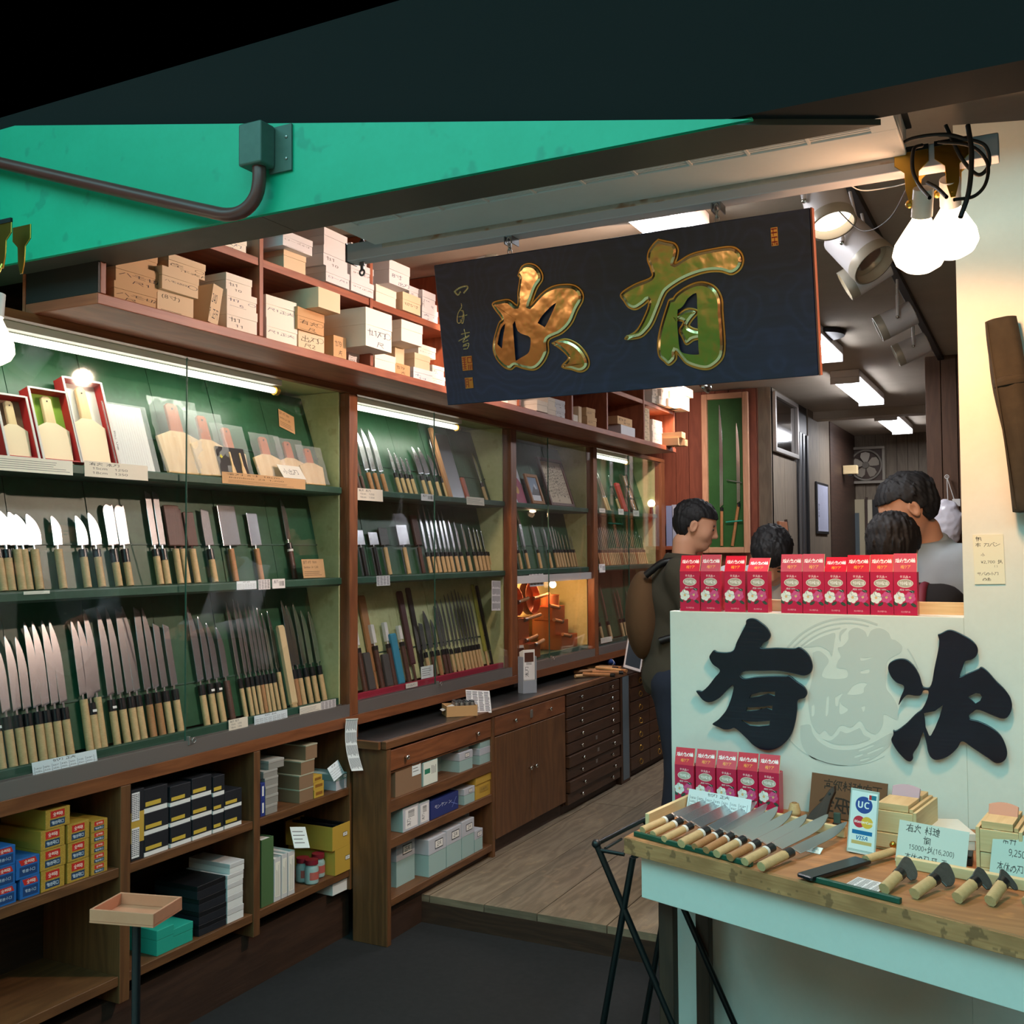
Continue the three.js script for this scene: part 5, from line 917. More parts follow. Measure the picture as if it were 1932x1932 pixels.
{ const a = onTable(1688, 1606), b = onTable(1886, 1648);
  planeBox([a.x, TT + 0.0005, a.z], -0.16, 'larger pale wooden bonito plane box with a brass drawer knob', 0.105, 0.098, 0.2, false, std({ color: 0xb898a4, roughness: 0.5 }));
  planeBox([b.x, TT + 0.0005, b.z], -0.12, 'smaller pale wooden bonito plane box with a black ring pull', 0.098, 0.098, 0.16, true, std({ color: 0xd08c70, roughness: 0.5 }));
  const c = onTable(1800, 1604), t = thing('paper_box', 'flat pale paper box lying between the two plane boxes', 'box', [c.x, TT + 0.0005, c.z]); t.rotation.y = 0.35; mesh('tray', bx(-0.05, 0.05, 0, 0.022, -0.14, 0, 0.001), M.paper, t); mesh('lid', bx(-0.052, 0.052, 0.0225, 0.04, -0.142, 0.002, 0.001), M.paper, t);
  const e = onTable(1822, 1634), k = thing('black_case', 'small black case standing between the price cards', 'case', [e.x, TT + 0.0005, e.z]); mesh('body', bx(-0.014, 0.014, 0, 0.018, -0.05, 0, 0.002), M.black, k); mesh('lid', bx(-0.0145, 0.0145, 0.0185, 0.024, -0.0505, 0.0005, 0.002), M.black, k);
  const f = onTable(1499, 1539), q = thing('wooden_stopper', 'small pale wooden block with a hole behind the knife tips', 'block', [f.x, TT, f.z]);
  mesh('block', new THREE.LatheGeometry([[0, 0.001], [0.017, 0.001], [0.018, 0.012], [0.012, 0.034], [0.005, 0.036], [0.004, 0.02], [0, 0.02]].map((v) => new THREE.Vector2(...v)), 28), M.handleWood, q); mesh('rim', new THREE.TorusGeometry(0.006, 0.0012, 6, 20).rotateX(Math.PI / 2).translate(0, 0.036, 0), M.handleTan, q);
  const g = onTable(1538, 1555), r = thing('horn_sheath', 'dark curved wooden sheath leaning on the brown lettered board', 'sheath', [g.x, TT + 0.001, g.z]); r.rotation.set(-0.3, -0.1, -0.38, 'YXZ');
  const s = new THREE.Shape([[-0.022, 0], [0.02, 0], [0.02, 0.03], [0.012, 0.075], [0.012, 0.1], [0.006, 0.112], [0.0, 0.1], [-0.006, 0.06], [-0.018, 0.025]].map((v) => new THREE.Vector2(...v)));
  mesh('sheath', metric(new THREE.ExtrudeGeometry(s, { depth: 0.012, bevelEnabled: true, bevelThickness: 0.003, bevelSize: 0.002, bevelSegments: 2 }), 'y'), M.darkWood, r); mesh('peg', rod([0.004, 0.09, -0.002], [0.004, 0.09, 0.018], 0.003), M.black, r);
  const hh = onTable(1579, 1556), w = thing('whetstone', 'little dark green whetstone standing before the lettered board', 'whetstone', [hh.x, TT + 0.0005, hh.z]); mesh('stone', bx(-0.009, 0.009, 0.0, 0.03, -0.012, 0, 0.002), std({ color: 0x3c524a, roughness: 0.8 }), w); mesh('base', bx(-0.011, 0.011, 0, 0.004, -0.014, 0.002, 0.001), M.darkWood, w);
}
{ // rolled canvas hanging on the cream wall
  const a = at(1888, 603, 'z', ZC + 0.04), b = at(1945, 962, 'z', ZC + 0.04), t = thing('canvas_roll', 'olive brown rolled canvas tied with a strap on the cream wall', 'canvas roll', [a.x, a.y, a.z]);
  const d = b.clone().sub(a), len = d.length(), q = new THREE.Quaternion().setFromUnitVectors(V3(0, -1, 0), d.normalize());
  const pts = []; for (let i = 0; i <= 16; i++) { const f = i / 16; pts.push(new THREE.Vector2(0.036 + 0.004 * Math.sin(f * 7) + 0.006 * f, -len * f)); }
  const g = new THREE.LatheGeometry([new THREE.Vector2(0.0, 0), new THREE.Vector2(0.03, 0.002), ...pts, new THREE.Vector2(0.03, -len - 0.004), new THREE.Vector2(0, -len)].reverse(), 28);
  const P = g.attributes.position; for (let i = 0; i < P.count; i++) { const x = P.getX(i), z = P.getZ(i), y = P.getY(i), an = Math.atan2(z, x), r = 1 + 0.06 * Math.sin(an * 3 + y * 9) + 0.03 * Math.sin(an * 7 - y * 25); P.setX(i, x * r); P.setZ(i, z * r * 0.8); }
  g.computeVertexNormals(); mesh('roll', metric(g, 'y', 4).applyQuaternion(q), M.canvas, t);
  mesh('strap', new THREE.TorusGeometry(0.0395, 0.004, 8, 36).scale(1, 0.85, 3.2).rotateX(Math.PI / 2).translate(0, -len * 0.33, 0).applyQuaternion(q), M.canvas, t);
  mesh('flap', bx(-0.036, -0.032, -len * 0.99, -0.004, -0.01, 0.024, 0.001, 'y').rotateZ(0).applyQuaternion(q), M.canvas, t);
  mesh('hook', rod([0, 0.0, 0], [0, 0.012, -0.04], 0.003), M.steelDark, t);
}
// ---------------------------------------------------------------- cartons
const placedBoxes = [];
function restY(x0, x1, z0, z1, y, floor) {   // snap a box down onto a shelf or onto the box below it
  let best = floor, d = Math.abs(y - floor);
  for (const b of placedBoxes) if (b.x0 < x1 - 0.01 && b.x1 > x0 + 0.01 && b.z0 < z1 - 0.006 && b.z1 > z0 + 0.006 && Math.abs(b.top - y) < d) { d = Math.abs(b.top - y); best = b.top; }
  return best + 0.0006;
}
// seen left and right edges, top and bottom of the front face; the front lies on the plane x = X
function frontRect(u0, u1, v0, v1, X) {
  const a = at(u0, v1, 'x', X), b = at(u1, v1, 'x', X), t = at(u0, v0, 'x', X);
  return { z0: a.z, z1: b.z, y: a.y, w: a.z - b.z, h: t.y - a.y };
}
const unitUV = (g, cell) => { const uv = g.attributes.uv, n = g.attributes.normal, cx = cell % 8, cy = Math.floor(cell / 8); for (let i = 0; i < uv.count; i++) { const f = n.getZ(i) > 0.5; uv.setXY(i, ((f ? cx : 1) + 0.02 + uv.getX(i) * 0.96) / 8, 1 - ((f ? cy : 3) + 1 - (0.02 + uv.getY(i) * 0.96)) / 4); } return g; };
function carton(label, group, u0, u1, v0, v1, o = {}) {
  const X = o.X, r = frontRect(u0, u1, v0, v1, X), d = o.d ?? 0.2, h = r.h;
  const y = o.free ? r.y : restY(X - d, X, r.z1, r.z0, r.y, o.floor);
  placedBoxes.push({ x0: X - d, x1: X, z0: r.z1, z1: r.z0, top: y + h });
  const t = thing(o.name ?? 'carton', label, o.category ?? 'box', [X, y, (r.z0 + r.z1) / 2], group);
  t.rotation.y = Math.PI / 2 + (o.turn ?? 0);
  if (o.roll) t.rotateZ(o.roll);
  const w = r.w, lidH = h * (o.lid ?? 0.4), mat = handMats[o.tone ?? 2], e = 0.0016;
  if (o.build) { o.build(t, w, h, d); return t; }
  mesh('body', unitUV(new THREE.BoxGeometry(w - 2 * e, o.lid === 0 ? h : h - lidH, d - 2 * e).translate(0, (o.lid === 0 ? h : h - lidH) / 2, -d / 2), o.cell ?? 25), mat, t);
  if (o.lid !== 0) mesh('lid', unitUV(new THREE.BoxGeometry(w, lidH, d).translate(0, h - lidH / 2 + 0.0004, -d / 2), o.lidCell ?? 25), handMats[o.lidTone ?? o.tone ?? 2], t).rotation.z = o.tiltLid ?? 0;
  return t;
}
{
  const TONE = ['tan', 'buff', 'white', 'dark tan', 'pale grey'];
  const F = SH.floor, Md = SH.mid + 0.0005;
  // [u left, u right, v top, v bottom, tone, handwriting cell, protrusion, depth, lid share]
  const BINS = [
    ['lower', 'first', F, [[216, 295, 532, 566, 0, 0, 0, 0.24], [219, 299, 492, 531, 0, 3, 0, 0.24], [224, 298, 458, 490, 0, 25, -0.01, 0.24], [297, 366, 545, 584, 1, 2, 0.0, 0.24, 0], [305, 376, 499, 542, 1, 1, 0.015, 0.26], [318, 388, 465, 496, 1, 4, 0, 0.24], [428, 486, 578, 620, 2, 8, 0.01, 0.22], [428, 485, 547, 577, 2, 7, 0.01, 0.22], [427, 475, 513, 546, 2, 6, 0.0, 0.22]]],
    ['upper', 'first', Md, [[418, 466, 430, 463, 2, 17, -0.02, 0.2]]],
    ['lower', 'second', F, [[502, 562, 603, 644, 2, 11, 0.0, 0.22], [502, 560, 558, 601, 2, 11, 0.0, 0.22], [564, 612, 622, 655, 1, 10, 0.0, 0.2, 0], [561, 613, 577, 619, 3, 22, 0.01, 0.24], [601, 643, 545, 583, 1, 25, 0.07, 0.34, 0], [630, 654, 632, 672, 3, 24, 0.01, 0.12, 0], [658, 680, 655, 678, 4, 20, -0.04, 0.14], [690, 740, 578, 651, 2, 13, 0.09, 0.36, 0.44]]],
    ['upper', 'second', Md, [[536, 577, 464, 499, 1, 25, 0.0, 0.22, 0.3], [534, 590, 434, 463, 4, 12, 0.03, 0.26], [615, 660, 500, 529, 4, 9, 0.02, 0.24], [610, 657, 462, 499, 4, 6, 0.02, 0.24], [611, 656, 425, 461, 4, 25, 0.01, 0.22], [662, 706, 522, 548, 4, 14, 0.02, 0.22], [663, 704, 490, 521, 4, 14, 0.01, 0.22], [662, 704, 452, 489, 4, 8, 0.0, 0.22]]],
    ['lower', 'third', F, [[708, 746, 668, 699, 2, 25, 0.0, 0.2], [746, 774, 689, 710, 3, 24, 0.0, 0.16, 0], [746, 763, 653, 687, 1, 25, -0.03, 0.16, 0], [758, 797, 594, 634, 2, 25, 0.06, 0.28], [781, 816, 700, 722, 4, 29, 0.0, 0.2], [782, 812, 672, 699, 1, 25, 0.0, 0.2], [789, 823, 650, 671, 2, 9, -0.01, 0.2], [816, 840, 712, 729, 2, 30, 0.0, 0.2], [816, 838, 686, 704, 2, 19, 0.0, 0.2]]],
    ['upper', 'third', Md, [[709, 748, 540, 573, 2, 25, 0.0, 0.22], [735, 773, 495, 539, 4, 15, 0.06, 0.28], [760, 794, 556, 590, 1, 18, 0.02, 0.22], [772, 794, 532, 556, 4, 27, -0.02, 0.2], [797, 826, 583, 606, 4, 31, 0.0, 0.2], [797, 822, 538, 570, 4, 5, 0.0, 0.2], [800, 826, 570, 583, 4, 25, 0.0, 0.2, 0]]],
    ['lower', 'fifth', F, [[958, 984, 752, 768, 2, 25, 0.0, 0.2], [1014, 1033, 757, 777, 2, 25, 0.02, 0.24], [1034, 1049, 766, 783, 2, 25, 0.0, 0.2], [1050, 1066, 772, 790, 4, 28, 0.0, 0.2], [1048, 1066, 755, 771, 4, 28, 0.0, 0.2], [1034, 1048, 748, 764, 2, 25, 0.0, 0.2]]],
    ['lower', 'sixth', F, [[1082, 1091, 786, 799, 2, 25, 0.0, 0.18, 0], [1092, 1098, 757, 788, 1, 25, 0.0, 0.2, 0], [1108, 1126, 791, 808, 0, 26, 0.0, 0.2], [1107, 1123, 773, 789, 0, 26, 0.0, 0.2]]],
    ['lower', 'seventh', F, [[1172, 1199, 808, 826, 4, 25, 0.0, 0.18, 0], [1166, 1193, 793, 808, 0, 20, 0.0, 0.16, 0]]],
    ['lower', 'eighth', F, [[1217, 1226, 824, 834, 1, 20, 0, 0.18, 0], [1217, 1226, 813, 823, 1, 20, 0, 0.18, 0], [1217, 1226, 801, 812, 1, 20, 0, 0.18, 0], [1217, 1226, 789, 800, 1, 20, 0, 0.18, 0], [1217, 1226, 778, 788, 1, 20, 0, 0.18, 0], [1217, 1226, 768, 777, 1, 20, 0, 0.18, 0], [1231, 1250, 830, 841, 2, 16, 0, 0.2, 0], [1231, 1250, 818, 829, 2, 16, 0, 0.2, 0], [1231, 1250, 807, 818, 2, 16, 0, 0.2, 0], [1232, 1249, 795, 806, 2, 16, 0.0, 0.2, 0], [1280, 1284, 831, 845, 0, 25, 0.1, 0.28, 0], [1292, 1298, 819, 831, 0, 23, 0.13, 0.32, 0], [1286, 1294, 808, 819, 0, 23, 0.12, 0.3, 0]]],
    ['upper', 'eighth', Md, [[1231, 1243, 748, 762, 2, 28, 0.02, 0.22, 0], [1231, 1242, 733, 747, 2, 28, 0.02, 0.22, 0], [1244, 1259, 752, 767, 2, 28, 0.04, 0.24, 0], [1248, 1262, 736, 751, 2, 28, 0.04, 0.24, 0], [1262, 1280, 757, 772, 2, 28, 0.06, 0.24, 0], [1266, 1284, 741, 756, 2, 28, 0.06, 0.24, 0], [1284, 1302, 748, 774, 2, 28, 0.1, 0.26, 0], [1288, 1308, 732, 747, 2, 28, 0.12, 0.28, 0]]],
  ];
  for (const [level, bay, floor, list] of BINS) list.forEach(([u0, u1, v0, v1, tone, cell, p, d, lid], i) => {
    const side = { first: 'nearest', second: 'second', third: 'third' }[bay] ?? bay;
    carton(`${TONE[tone]} ${cell === 25 ? 'plain' : 'handwritten'} carton, ${list.length > 1 ? ord(i + 1) + ' along the' : 'alone on the'} ${level} level of the ${side} shelf bay`, 'cartons on the pigeonhole shelf', u0, u1, v0, v1, { X: XS + p - 0.012, d, tone, cell, floor, lid: lid ?? 0.4, turn: rr(-0.03, 0.03), tiltLid: lid === 0 ? 0 : rr(-0.008, 0.012) });
  });
  { const t = carton('slim tan carton leaning against the white stack in the nearest shelf bay', 'cartons on the pigeonhole shelf', 392, 412, 536, 612, { X: XS - 0.005, d: 0.22, tone: 1, cell: 5, floor: F, lid: 0.0, roll: -0.2 }); t.position.z -= 0.0; }
}
// labelled shop boxes: body, lid, and a framed label
const greyBox = std({ color: 0xb9bcc4, roughness: 0.7 }), mintBox = std({ color: 0x9cb8b4, roughness: 0.7 }), yellowBox = std({ color: 0xc09a3a, roughness: 0.65 }), tealBox = std({ color: 0x1f9c86, roughness: 0.6 }), brownBox = std({ color: 0x86694e, roughness: 0.8 });
const labelled = (front, side, cell = 5) => (t, w, h, d) => {
  const lh = h * 0.42;
  mesh('body', bx(-w / 2 + 0.001, w / 2 - 0.001, 0, h - lh, -d + 0.001, -0.001), side, t);
  mesh('lid', bx(-w / 2, w / 2, h - lh + 0.0004, h, -d, 0, 0.002), front, t);
  const lw = Math.min(w * 0.5, lh * 1.0); mesh('label', cardGeo(lw, lw * 0.55, cell).translate(w * 0.08, h - lh * 0.5 - lw * 0.27, 0.0007), cardMat, t);
};
const LOWF = { a: 0.512, b: 0.175 };
const goldPrint = canvas(256, 160, (x, w, h) => { x.fillStyle = '#b08a34'; x.fillRect(0, 0, w, h); for (let i = 0; i < 700; i++) { x.fillStyle = rnd() > 0.5 ? '#8a6a22' : '#d0ac54'; x.fillRect(rnd() * w, rnd() * h, 4, 3); } x.fillStyle = '#c22a22'; x.fillRect(50, 14, 150, 62); write(x, '金剛砥', 76, 28, 34, '#f2e6d8', { weight: 0.11 }); x.fillStyle = '#25405e'; x.fillRect(46, 88, 158, 56); write(x, '細目砥口', 62, 98, 32, '#dfe6ea', { weight: 0.1 }); });
const goldSide = canvas(256, 160, (x, w, h) => { x.fillStyle = '#a8842f'; x.fillRect(0, 0, w, h); for (let i = 0; i < 900; i++) { x.fillStyle = rnd() > 0.5 ? '#836420' : '#c8a34a'; x.fillRect(rnd() * w, rnd() * h, 5, 3); } });
const bluePrint = canvas(256, 200, (x, w, h) => { x.fillStyle = '#1f62a8'; x.fillRect(0, 0, w, h); x.fillStyle = '#c22a22'; x.beginPath(); x.moveTo(24, 10); x.lineTo(210, 10); x.lineTo(236, 70); x.lineTo(54, 70); x.fill(); write(x, '金剛砥', 84, 22, 38, '#f2e6d8', { weight: 0.11 }); x.fillStyle = '#1b3f70'; x.fillRect(34, 84, 200, 96); write(x, '荒目小口', 62, 110, 36, '#c8d4e0', { weight: 0.1 }); });
const goldM = std({ map: goldPrint, roughness: 0.5 }), goldS = std({ map: goldSide, roughness: 0.5 }), blueM = std({ map: bluePrint, roughness: 0.5 }), blueS = std({ color: 0x1f5f9f, roughness: 0.5 });
const printed = (fm, sm) => (t, w, h, d) => { mesh('box', [bx(-w / 2, w / 2, 0, h, -d, -0.0006, 0.001)], sm, t); mesh('front', new THREE.BoxGeometry(w, h * 0.98, 0.0008).translate(0, h / 2, 0.0002), fm, t); };
{
  const X = -2.615, near = 'nearest cabinet bay';
  const put = (kind, n, label, list, build, floor, o = {}) => list.forEach((r, i) => carton(label(i, r), kind, r[0], r[1], r[2], r[3], { X: r[4] ?? X, d: o.d ?? 0.2, floor, build, name: o.name ?? 'stone_box', category: o.category ?? 'box', lid: 0, turn: o.turn ?? rr(-0.02, 0.02) }));
  put('gold sharpening stone boxes', 0, (i) => `gold box with red and navy labels, ${['bottom', 'second from bottom', 'third from bottom', 'topmost'][i]} of the wider stack`, [[77, 121, 1638, 1678], [76, 123, 1602, 1640], [77, 121, 1566, 1603], [86, 131, 1530, 1566]], printed(goldM, goldS), LOWF.a);
  put('gold sharpening stone boxes', 0, (i) => `gold box with red and navy labels, ${['bottom', 'middle', 'topmost'][i]} of the middle stack`, [[127, 167, 1617, 1656], [128, 167, 1582, 1618], [127, 168, 1548, 1583]], printed(goldM, goldS), LOWF.a);
  put('narrow sharpening stone boxes', 0, (i) => `narrow gold box with red label, ${['lowest', 'second', 'third', 'fourth', 'topmost'][i]} of the stack by the upright`, [[172, 202, 1627, 1646], [172, 202, 1607, 1627], [172, 202, 1587, 1607], [172, 202, 1567, 1587], [172, 202, 1546, 1567]], printed(goldM, goldS), LOWF.a);
  put('blue sharpening stone boxes', 0, (i) => `blue box with red label, ${['lower', 'upper'][i]} of the pair beside the gold stacks`, [[38, 74, 1661, 1700], [30, 74, 1623, 1661]], printed(blueM, blueS), LOWF.a);
  put('blue sharpening stone boxes', 0, (i) => `blue box with red label at the picture edge, ${['lowest', 'middle', 'topmost'][i]} of three`, [[-14, 30, 1680, 1716], [-14, 28, 1642, 1680], [-14, 28, 1604, 1641]], printed(blueM, blueS), LOWF.a);
  const black = (t, w, h, d) => { mesh('lid', bx(-w / 2, w / 2, h * 0.2, h, -d, 0, 0.002), M.blackBox, t); mesh('base', bx(-w / 2 + 0.001, w / 2 - 0.001, 0, h * 0.2 - 0.0005, -d, -0.001), M.white, t); mesh('label', bx(-w * 0.45, w * 0.2, h * 0.28, h * 0.46, 0.0002, 0.0008), std({ color: 0xc9a83a, roughness: 0.7 }), t); };
  [[[272, 318, 1578, 1618], [272, 318, 1537, 1578], [272, 316, 1490, 1536]], [[322, 361, 1563, 1602], [321, 360, 1525, 1563], [321, 360, 1487, 1525]], [[363, 400, 1547, 1586], [362, 400, 1510, 1548], [362, 399, 1472, 1511]], [[402, 422, 1535, 1570], [402, 423, 1503, 1536], [402, 424, 1466, 1504]], [[424, 456, 1524, 1560], [424, 456, 1490, 1524]]].forEach((c, j) => put('black boxes with yellow labels', 0, (i) => `black box with yellow label, ${c.length === 2 ? ['lower', 'upper'][i] : ['bottom', 'middle', 'top'][i]} of the ${ord(j + 1)} black stack`, c, black, LOWF.a, { name: 'black_box' }));
  put('spine out books', 0, () => 'yellow and black slim case standing upright beside the black boxes', [[247, 271, 1494, 1628]], (t, w, h, d) => { mesh('case', bx(-w / 2, w / 2, 0, h, -d, 0, 0.001), M.blackBox, t); mesh('band', bx(-w / 2 - 0.0003, w / 2 + 0.0003, h * 0.25, h * 0.68, -d, 0.0004), yellowBox, t); mesh('label', cardGeo(w * 0.6, h * 0.42, 6, 4, 4, 0.0008).translate(-w * 0.18, h * 0.04, 0.0012), cardMat, t); mesh('label', cardGeo(w * 0.6, h * 0.4, 6, 4, 4, 0.0008).translate(-w * 0.18, h * 0.56, 0.0012), cardMat, t); }, LOWF.a, { name: 'slim_case', category: 'case' });
  // third bay: dusty boxes, blue slips, yellow packs
  const dusty = (t, w, h, d) => { mesh('base', bx(-w / 2 + 0.0015, w / 2 - 0.0015, 0, h * 0.9, -d, -0.0015), brownBox, t); mesh('lid', bx(-w / 2, w / 2, h * 0.9 + 0.0004, h, -d, 0, 0.001), std({ color: 0xa8a48c, roughness: 0.6 }), t); };
  put('dusty brown boxes', 0, (i) => `dusty brown box, ${['bottom', 'second', 'third', 'top'][i]} of the tall stack in the bay beside the price strip`, [[565, 592, 1489, 1514], [565, 592, 1461, 1488], [568, 594, 1436, 1461], [577, 599, 1408, 1436]], dusty, LOWF.a, { name: 'dusty_box' });
  const grey = (t, w, h, d) => { mesh('base', bx(-w / 2 + 0.001, w / 2 - 0.001, 0, h * 0.7, -d, -0.001), std({ color: 0x8c8880, roughness: 0.7 }), t); mesh('lid', bx(-w / 2, w / 2, h * 0.7 + 0.0003, h, -d, 0, 0.001), std({ color: 0xa29e96, roughness: 0.7 }), t); };
  put('grey boxes in a stack', 0, (i) => `small grey box, ${ord(i + 1)} from the bottom of the low grey stack`, [[501, 524, 1512, 1530], [501, 525, 1494, 1512], [501, 525, 1477, 1494], [500, 525, 1461, 1477], [497, 524, 1448, 1461], [507, 536, 1430, 1447]], grey, LOWF.a, { name: 'grey_box', d: 0.14 });
  put('blue packs', 0, (i) => `thin blue pack with white lettering, ${['lower', 'upper'][i]} of two at the upright`, [[492, 500, 1504, 1536], [492, 500, 1472, 1503]], (t, w, h, d) => { mesh('pack', bx(-w / 2, w / 2, 0, h, -d, 0, 0.001), std({ color: 0x26357c, roughness: 0.5 }), t); mesh('label', bx(-w * 0.2, w * 0.2, h * 0.2, h * 0.8, 0.0002, 0.0006), M.white, t); }, LOWF.a, { name: 'blue_pack', category: 'pack', d: 0.12 });
  put('yellow packs', 0, (i) => `small yellow pack, ${['bottom', 'middle', 'top'][i]} of three beside the dusty boxes`, [[593, 611, 1484, 1499], [592, 611, 1470, 1484], [591, 608, 1458, 1470]], (t, w, h, d) => { mesh('pack', bx(-w / 2, w / 2, 0, h, -d, 0, 0.001), yellowBox, t); mesh('print', bx(-w * 0.35, w * 0.35, h * 0.3, h * 0.7, 0.0002, 0.0005), std({ color: 0x8a5a1c, roughness: 0.7 }), t); }, LOWF.a, { name: 'yellow_pack', category: 'pack', d: 0.12 });
  put('', 0, () => 'pale blue box with a framed label under the white price card', [[634, 662, 1465, 1495]], labelled(mintBox, greyBox), LOWF.a, { name: 'label_box', d: 0.18 });
  { const p = at(640, 1466, 'x', -2.6); card('price_card', 'white printed price card clipped on the pale blue box', 'card', p, 0.085, 0.06, 0, { turn: Math.PI / 2, back: 0.4, roll: 0.25 }); }
  { const p = at(664, 1452, 'z', -3.55), t = thing('price_strip', 'long curling printed price strip hanging from the showcase rail', 'strip', [p.x, p.y, p.z]); t.rotation.y = 0.75; const g = cardGeo(0.04, 0.205, 6, 4, 4, 0.0008, true), P = g.attributes.position; mesh('strip', new THREE.BoxGeometry(0.052, 0.004, 0.003).translate(0, 0.208, 0.001), M.paper, t); const q = new THREE.PlaneGeometry(0.048, 0.208, 1, 14).translate(0, 0.104, 0), Q = q.attributes.position, U = q.attributes.uv; for (let i = 0; i < Q.count; i++) { const f = 1 - Q.getY(i) / 0.208; Q.setZ(i, 0.03 * f * f); Q.setX(i, Q.getX(i) + 0.02 * f * f - 0.008 * Math.sin(f * 3)); const a = U.getX(i), b = U.getY(i); U.setXY(i, (2 + 0.02 + (1 - b) * 0.96) / 4, 1 - (1 + 1 - (0.02 + a * 0.96)) / 4); } q.computeVertexNormals(); mesh('print', q, std({ map: cardSheet, roughness: 0.85, side: THREE.DoubleSide }), t); }
  // lower level
  const white = (t, w, h, d) => { mesh('body', bx(-w / 2 + 0.001, w / 2 - 0.001, 0, h * 0.55, -d, -0.001), M.white, t); mesh('lid', bx(-w / 2, w / 2, h * 0.55 + 0.0004, h, -d, 0, 0.002), M.plasticWhite, t); };
  put('white boxes on the lower shelf', 0, (i) => `white box, ${ord(i + 1)} from the bottom of the stack beside the green file`, [[429, 460, 1676, 1702], [429, 459, 1651, 1676], [429, 459, 1629, 1651], [429, 460, 1612, 1629], [434, 461, 1594, 1613]], white, LOWF.b, { name: 'white_box' });
  put('black cases on the lower shelf', 0, (i) => `plain black case, ${['bottom', 'second', 'third', 'top'][i]} of the stack in front of the white boxes`, [[376, 427, 1705, 1726], [376, 427, 1680, 1704], [375, 427, 1655, 1680], [372, 426, 1630, 1655]], (t, w, h, d) => { mesh('body', bx(-w / 2 + 0.001, w / 2 - 0.001, 0, h * 0.6, -d, -0.001, 0.001), M.blackBox, t); mesh('lid', bx(-w / 2, w / 2, h * 0.6 + 0.0005, h, -d, 0, 0.002), M.black, t); }, LOWF.b, { name: 'black_case', category: 'case' });
  put('teal boxes', 0, (i) => `teal green box, the ${['one nearer the gold stones', 'one nearer the black cases'][i]} on the lower shelf`, [[297, 328, 1664, 1712], [328, 364, 1668, 1705]], (t, w, h, d) => { mesh('body', bx(-w / 2, w / 2, 0, h * 0.6, -d, -0.001, 0.001), tealBox, t); mesh('lid', bx(-w / 2 - 0.001, w / 2 + 0.001, h * 0.6 + 0.0005, h, -d, 0, 0.002), tealBox, t); }, LOWF.b, { name: 'teal_box' });
  const binder = (c) => (t, w, h, d) => { mesh('cover', [bx(-w / 2, w / 2, 0, h, -0.002, 0, 0.001), bx(-w / 2, -w / 2 + 0.002, 0, h, -d, -0.0025), bx(w / 2 - 0.002, w / 2, 0, h, -d, -0.0025)], c, t); mesh('pages', bx(-w / 2 + 0.003, w / 2 - 0.003, 0.004, h - 0.006, -d + 0.004, -0.004), M.paper, t); };
  put('', 0, () => 'green file standing at the upright on the lower shelf', [[493, 516, 1578, 1706]], binder(std({ color: 0x4c6a40, roughness: 0.6 })), LOWF.b, { name: 'file', category: 'file', d: 0.2 });
  put('white binders', 0, (i) => `white lettered binder, ${['beside the green file', 'in the middle', 'beside the jars'][i]}`, [[517, 530, 1612, 1694], [531, 542, 1607, 1690], [543, 556, 1602, 1684]], (t, w, h, d) => { binder(M.plasticWhite)(t, w, h, d); mesh('title', cardGeo(h * 0.8, w * 0.7, 4, 4, 4, 0.0006).rotateZ(Math.PI / 2).translate(w * 0.35, h / 2, 0.0006), cardMat, t); }, LOWF.b, { name: 'binder', category: 'binder', d: 0.2 });
  put('yellow boxes', 0, (i) => `yellow box with a small framed label, the ${['lower closed one', 'upper one packed with black sleeves'][i]}`, [[632, 678, 1597, 1645, -2.6], [627, 674, 1563, 1608, -2.6]], (t, w, h, d) => { mesh('body', [bx(-w / 2, w / 2, 0, h, -0.002, 0), bx(-w / 2, w / 2, 0, h, -d, -d + 0.002), bx(-w / 2, -w / 2 + 0.002, 0, h, -d + 0.0025, -0.0025), bx(w / 2 - 0.002, w / 2, 0, h, -d + 0.0025, -0.0025), bx(-w / 2 + 0.0025, w / 2 - 0.0025, 0, 0.002, -d + 0.0025, -0.0025)], yellowBox, t); mesh('label', cardGeo(0.03, 0.017, 5).translate(0, h * 0.45, 0.0008), cardMat, t); for (let k = 0; k < 6; k++) mesh('sleeve', bx(-w / 2 + 0.006 + k * (w - 0.014) / 6, -w / 2 + 0.012 + k * (w - 0.014) / 6, 0.003, h + (k % 2) * 0.006 - 0.006, -d + 0.01, -0.006), M.black, t); }, LOWF.b, { name: 'yellow_box', d: 0.24 });
  [[571, 1652], [588, 1645], [600, 1640]].forEach(([u, v], i) => { const p = at(u, v, 'x', [-2.68, -2.63, -2.66][i]), t = thing('jar', `small translucent jar with a dark red lid, ${['furthest to the binders', 'foremost of three', 'nearest the yellow boxes'][i]}`, 'jar', [p.x, LOWF.b + 0.0005, p.z], 'red lidded jars'); mesh('jar', new THREE.LatheGeometry([[0, 0], [0.026, 0], [0.028, 0.006], [0.028, 0.06], [0.022, 0.07], [0.022, 0.076]].map((k) => new THREE.Vector2(...k)), 28), std({ color: 0x9ab0ac, roughness: 0.35 }), t); mesh('lid', cyl(0.026, 0.026, 0.018, 28).translate(0, 0.0855, 0), std({ color: 0x7c1c2a, roughness: 0.4 }), t); mesh('label', new THREE.CylinderGeometry(0.0284, 0.0284, 0.03, 20, 1, true, 0.4, 2.2).translate(0, 0.034, 0), std({ color: 0xb85a50, roughness: 0.6, side: THREE.DoubleSide }), t); });
  { const p = at(570, 1600, 'x', -2.6); card('note_card', 'pale green note card sticking out above the jars', 'card', p, 0.085, 0.085, 7, { turn: Math.PI / 2, back: 0.5, roll: -0.25 }); }
  put('', 0, () => 'dim white box at the back of the lowest shelf under the jars', [[628, 656, 1668, 1700]], white, 0.09, { name: 'white_box' });
}
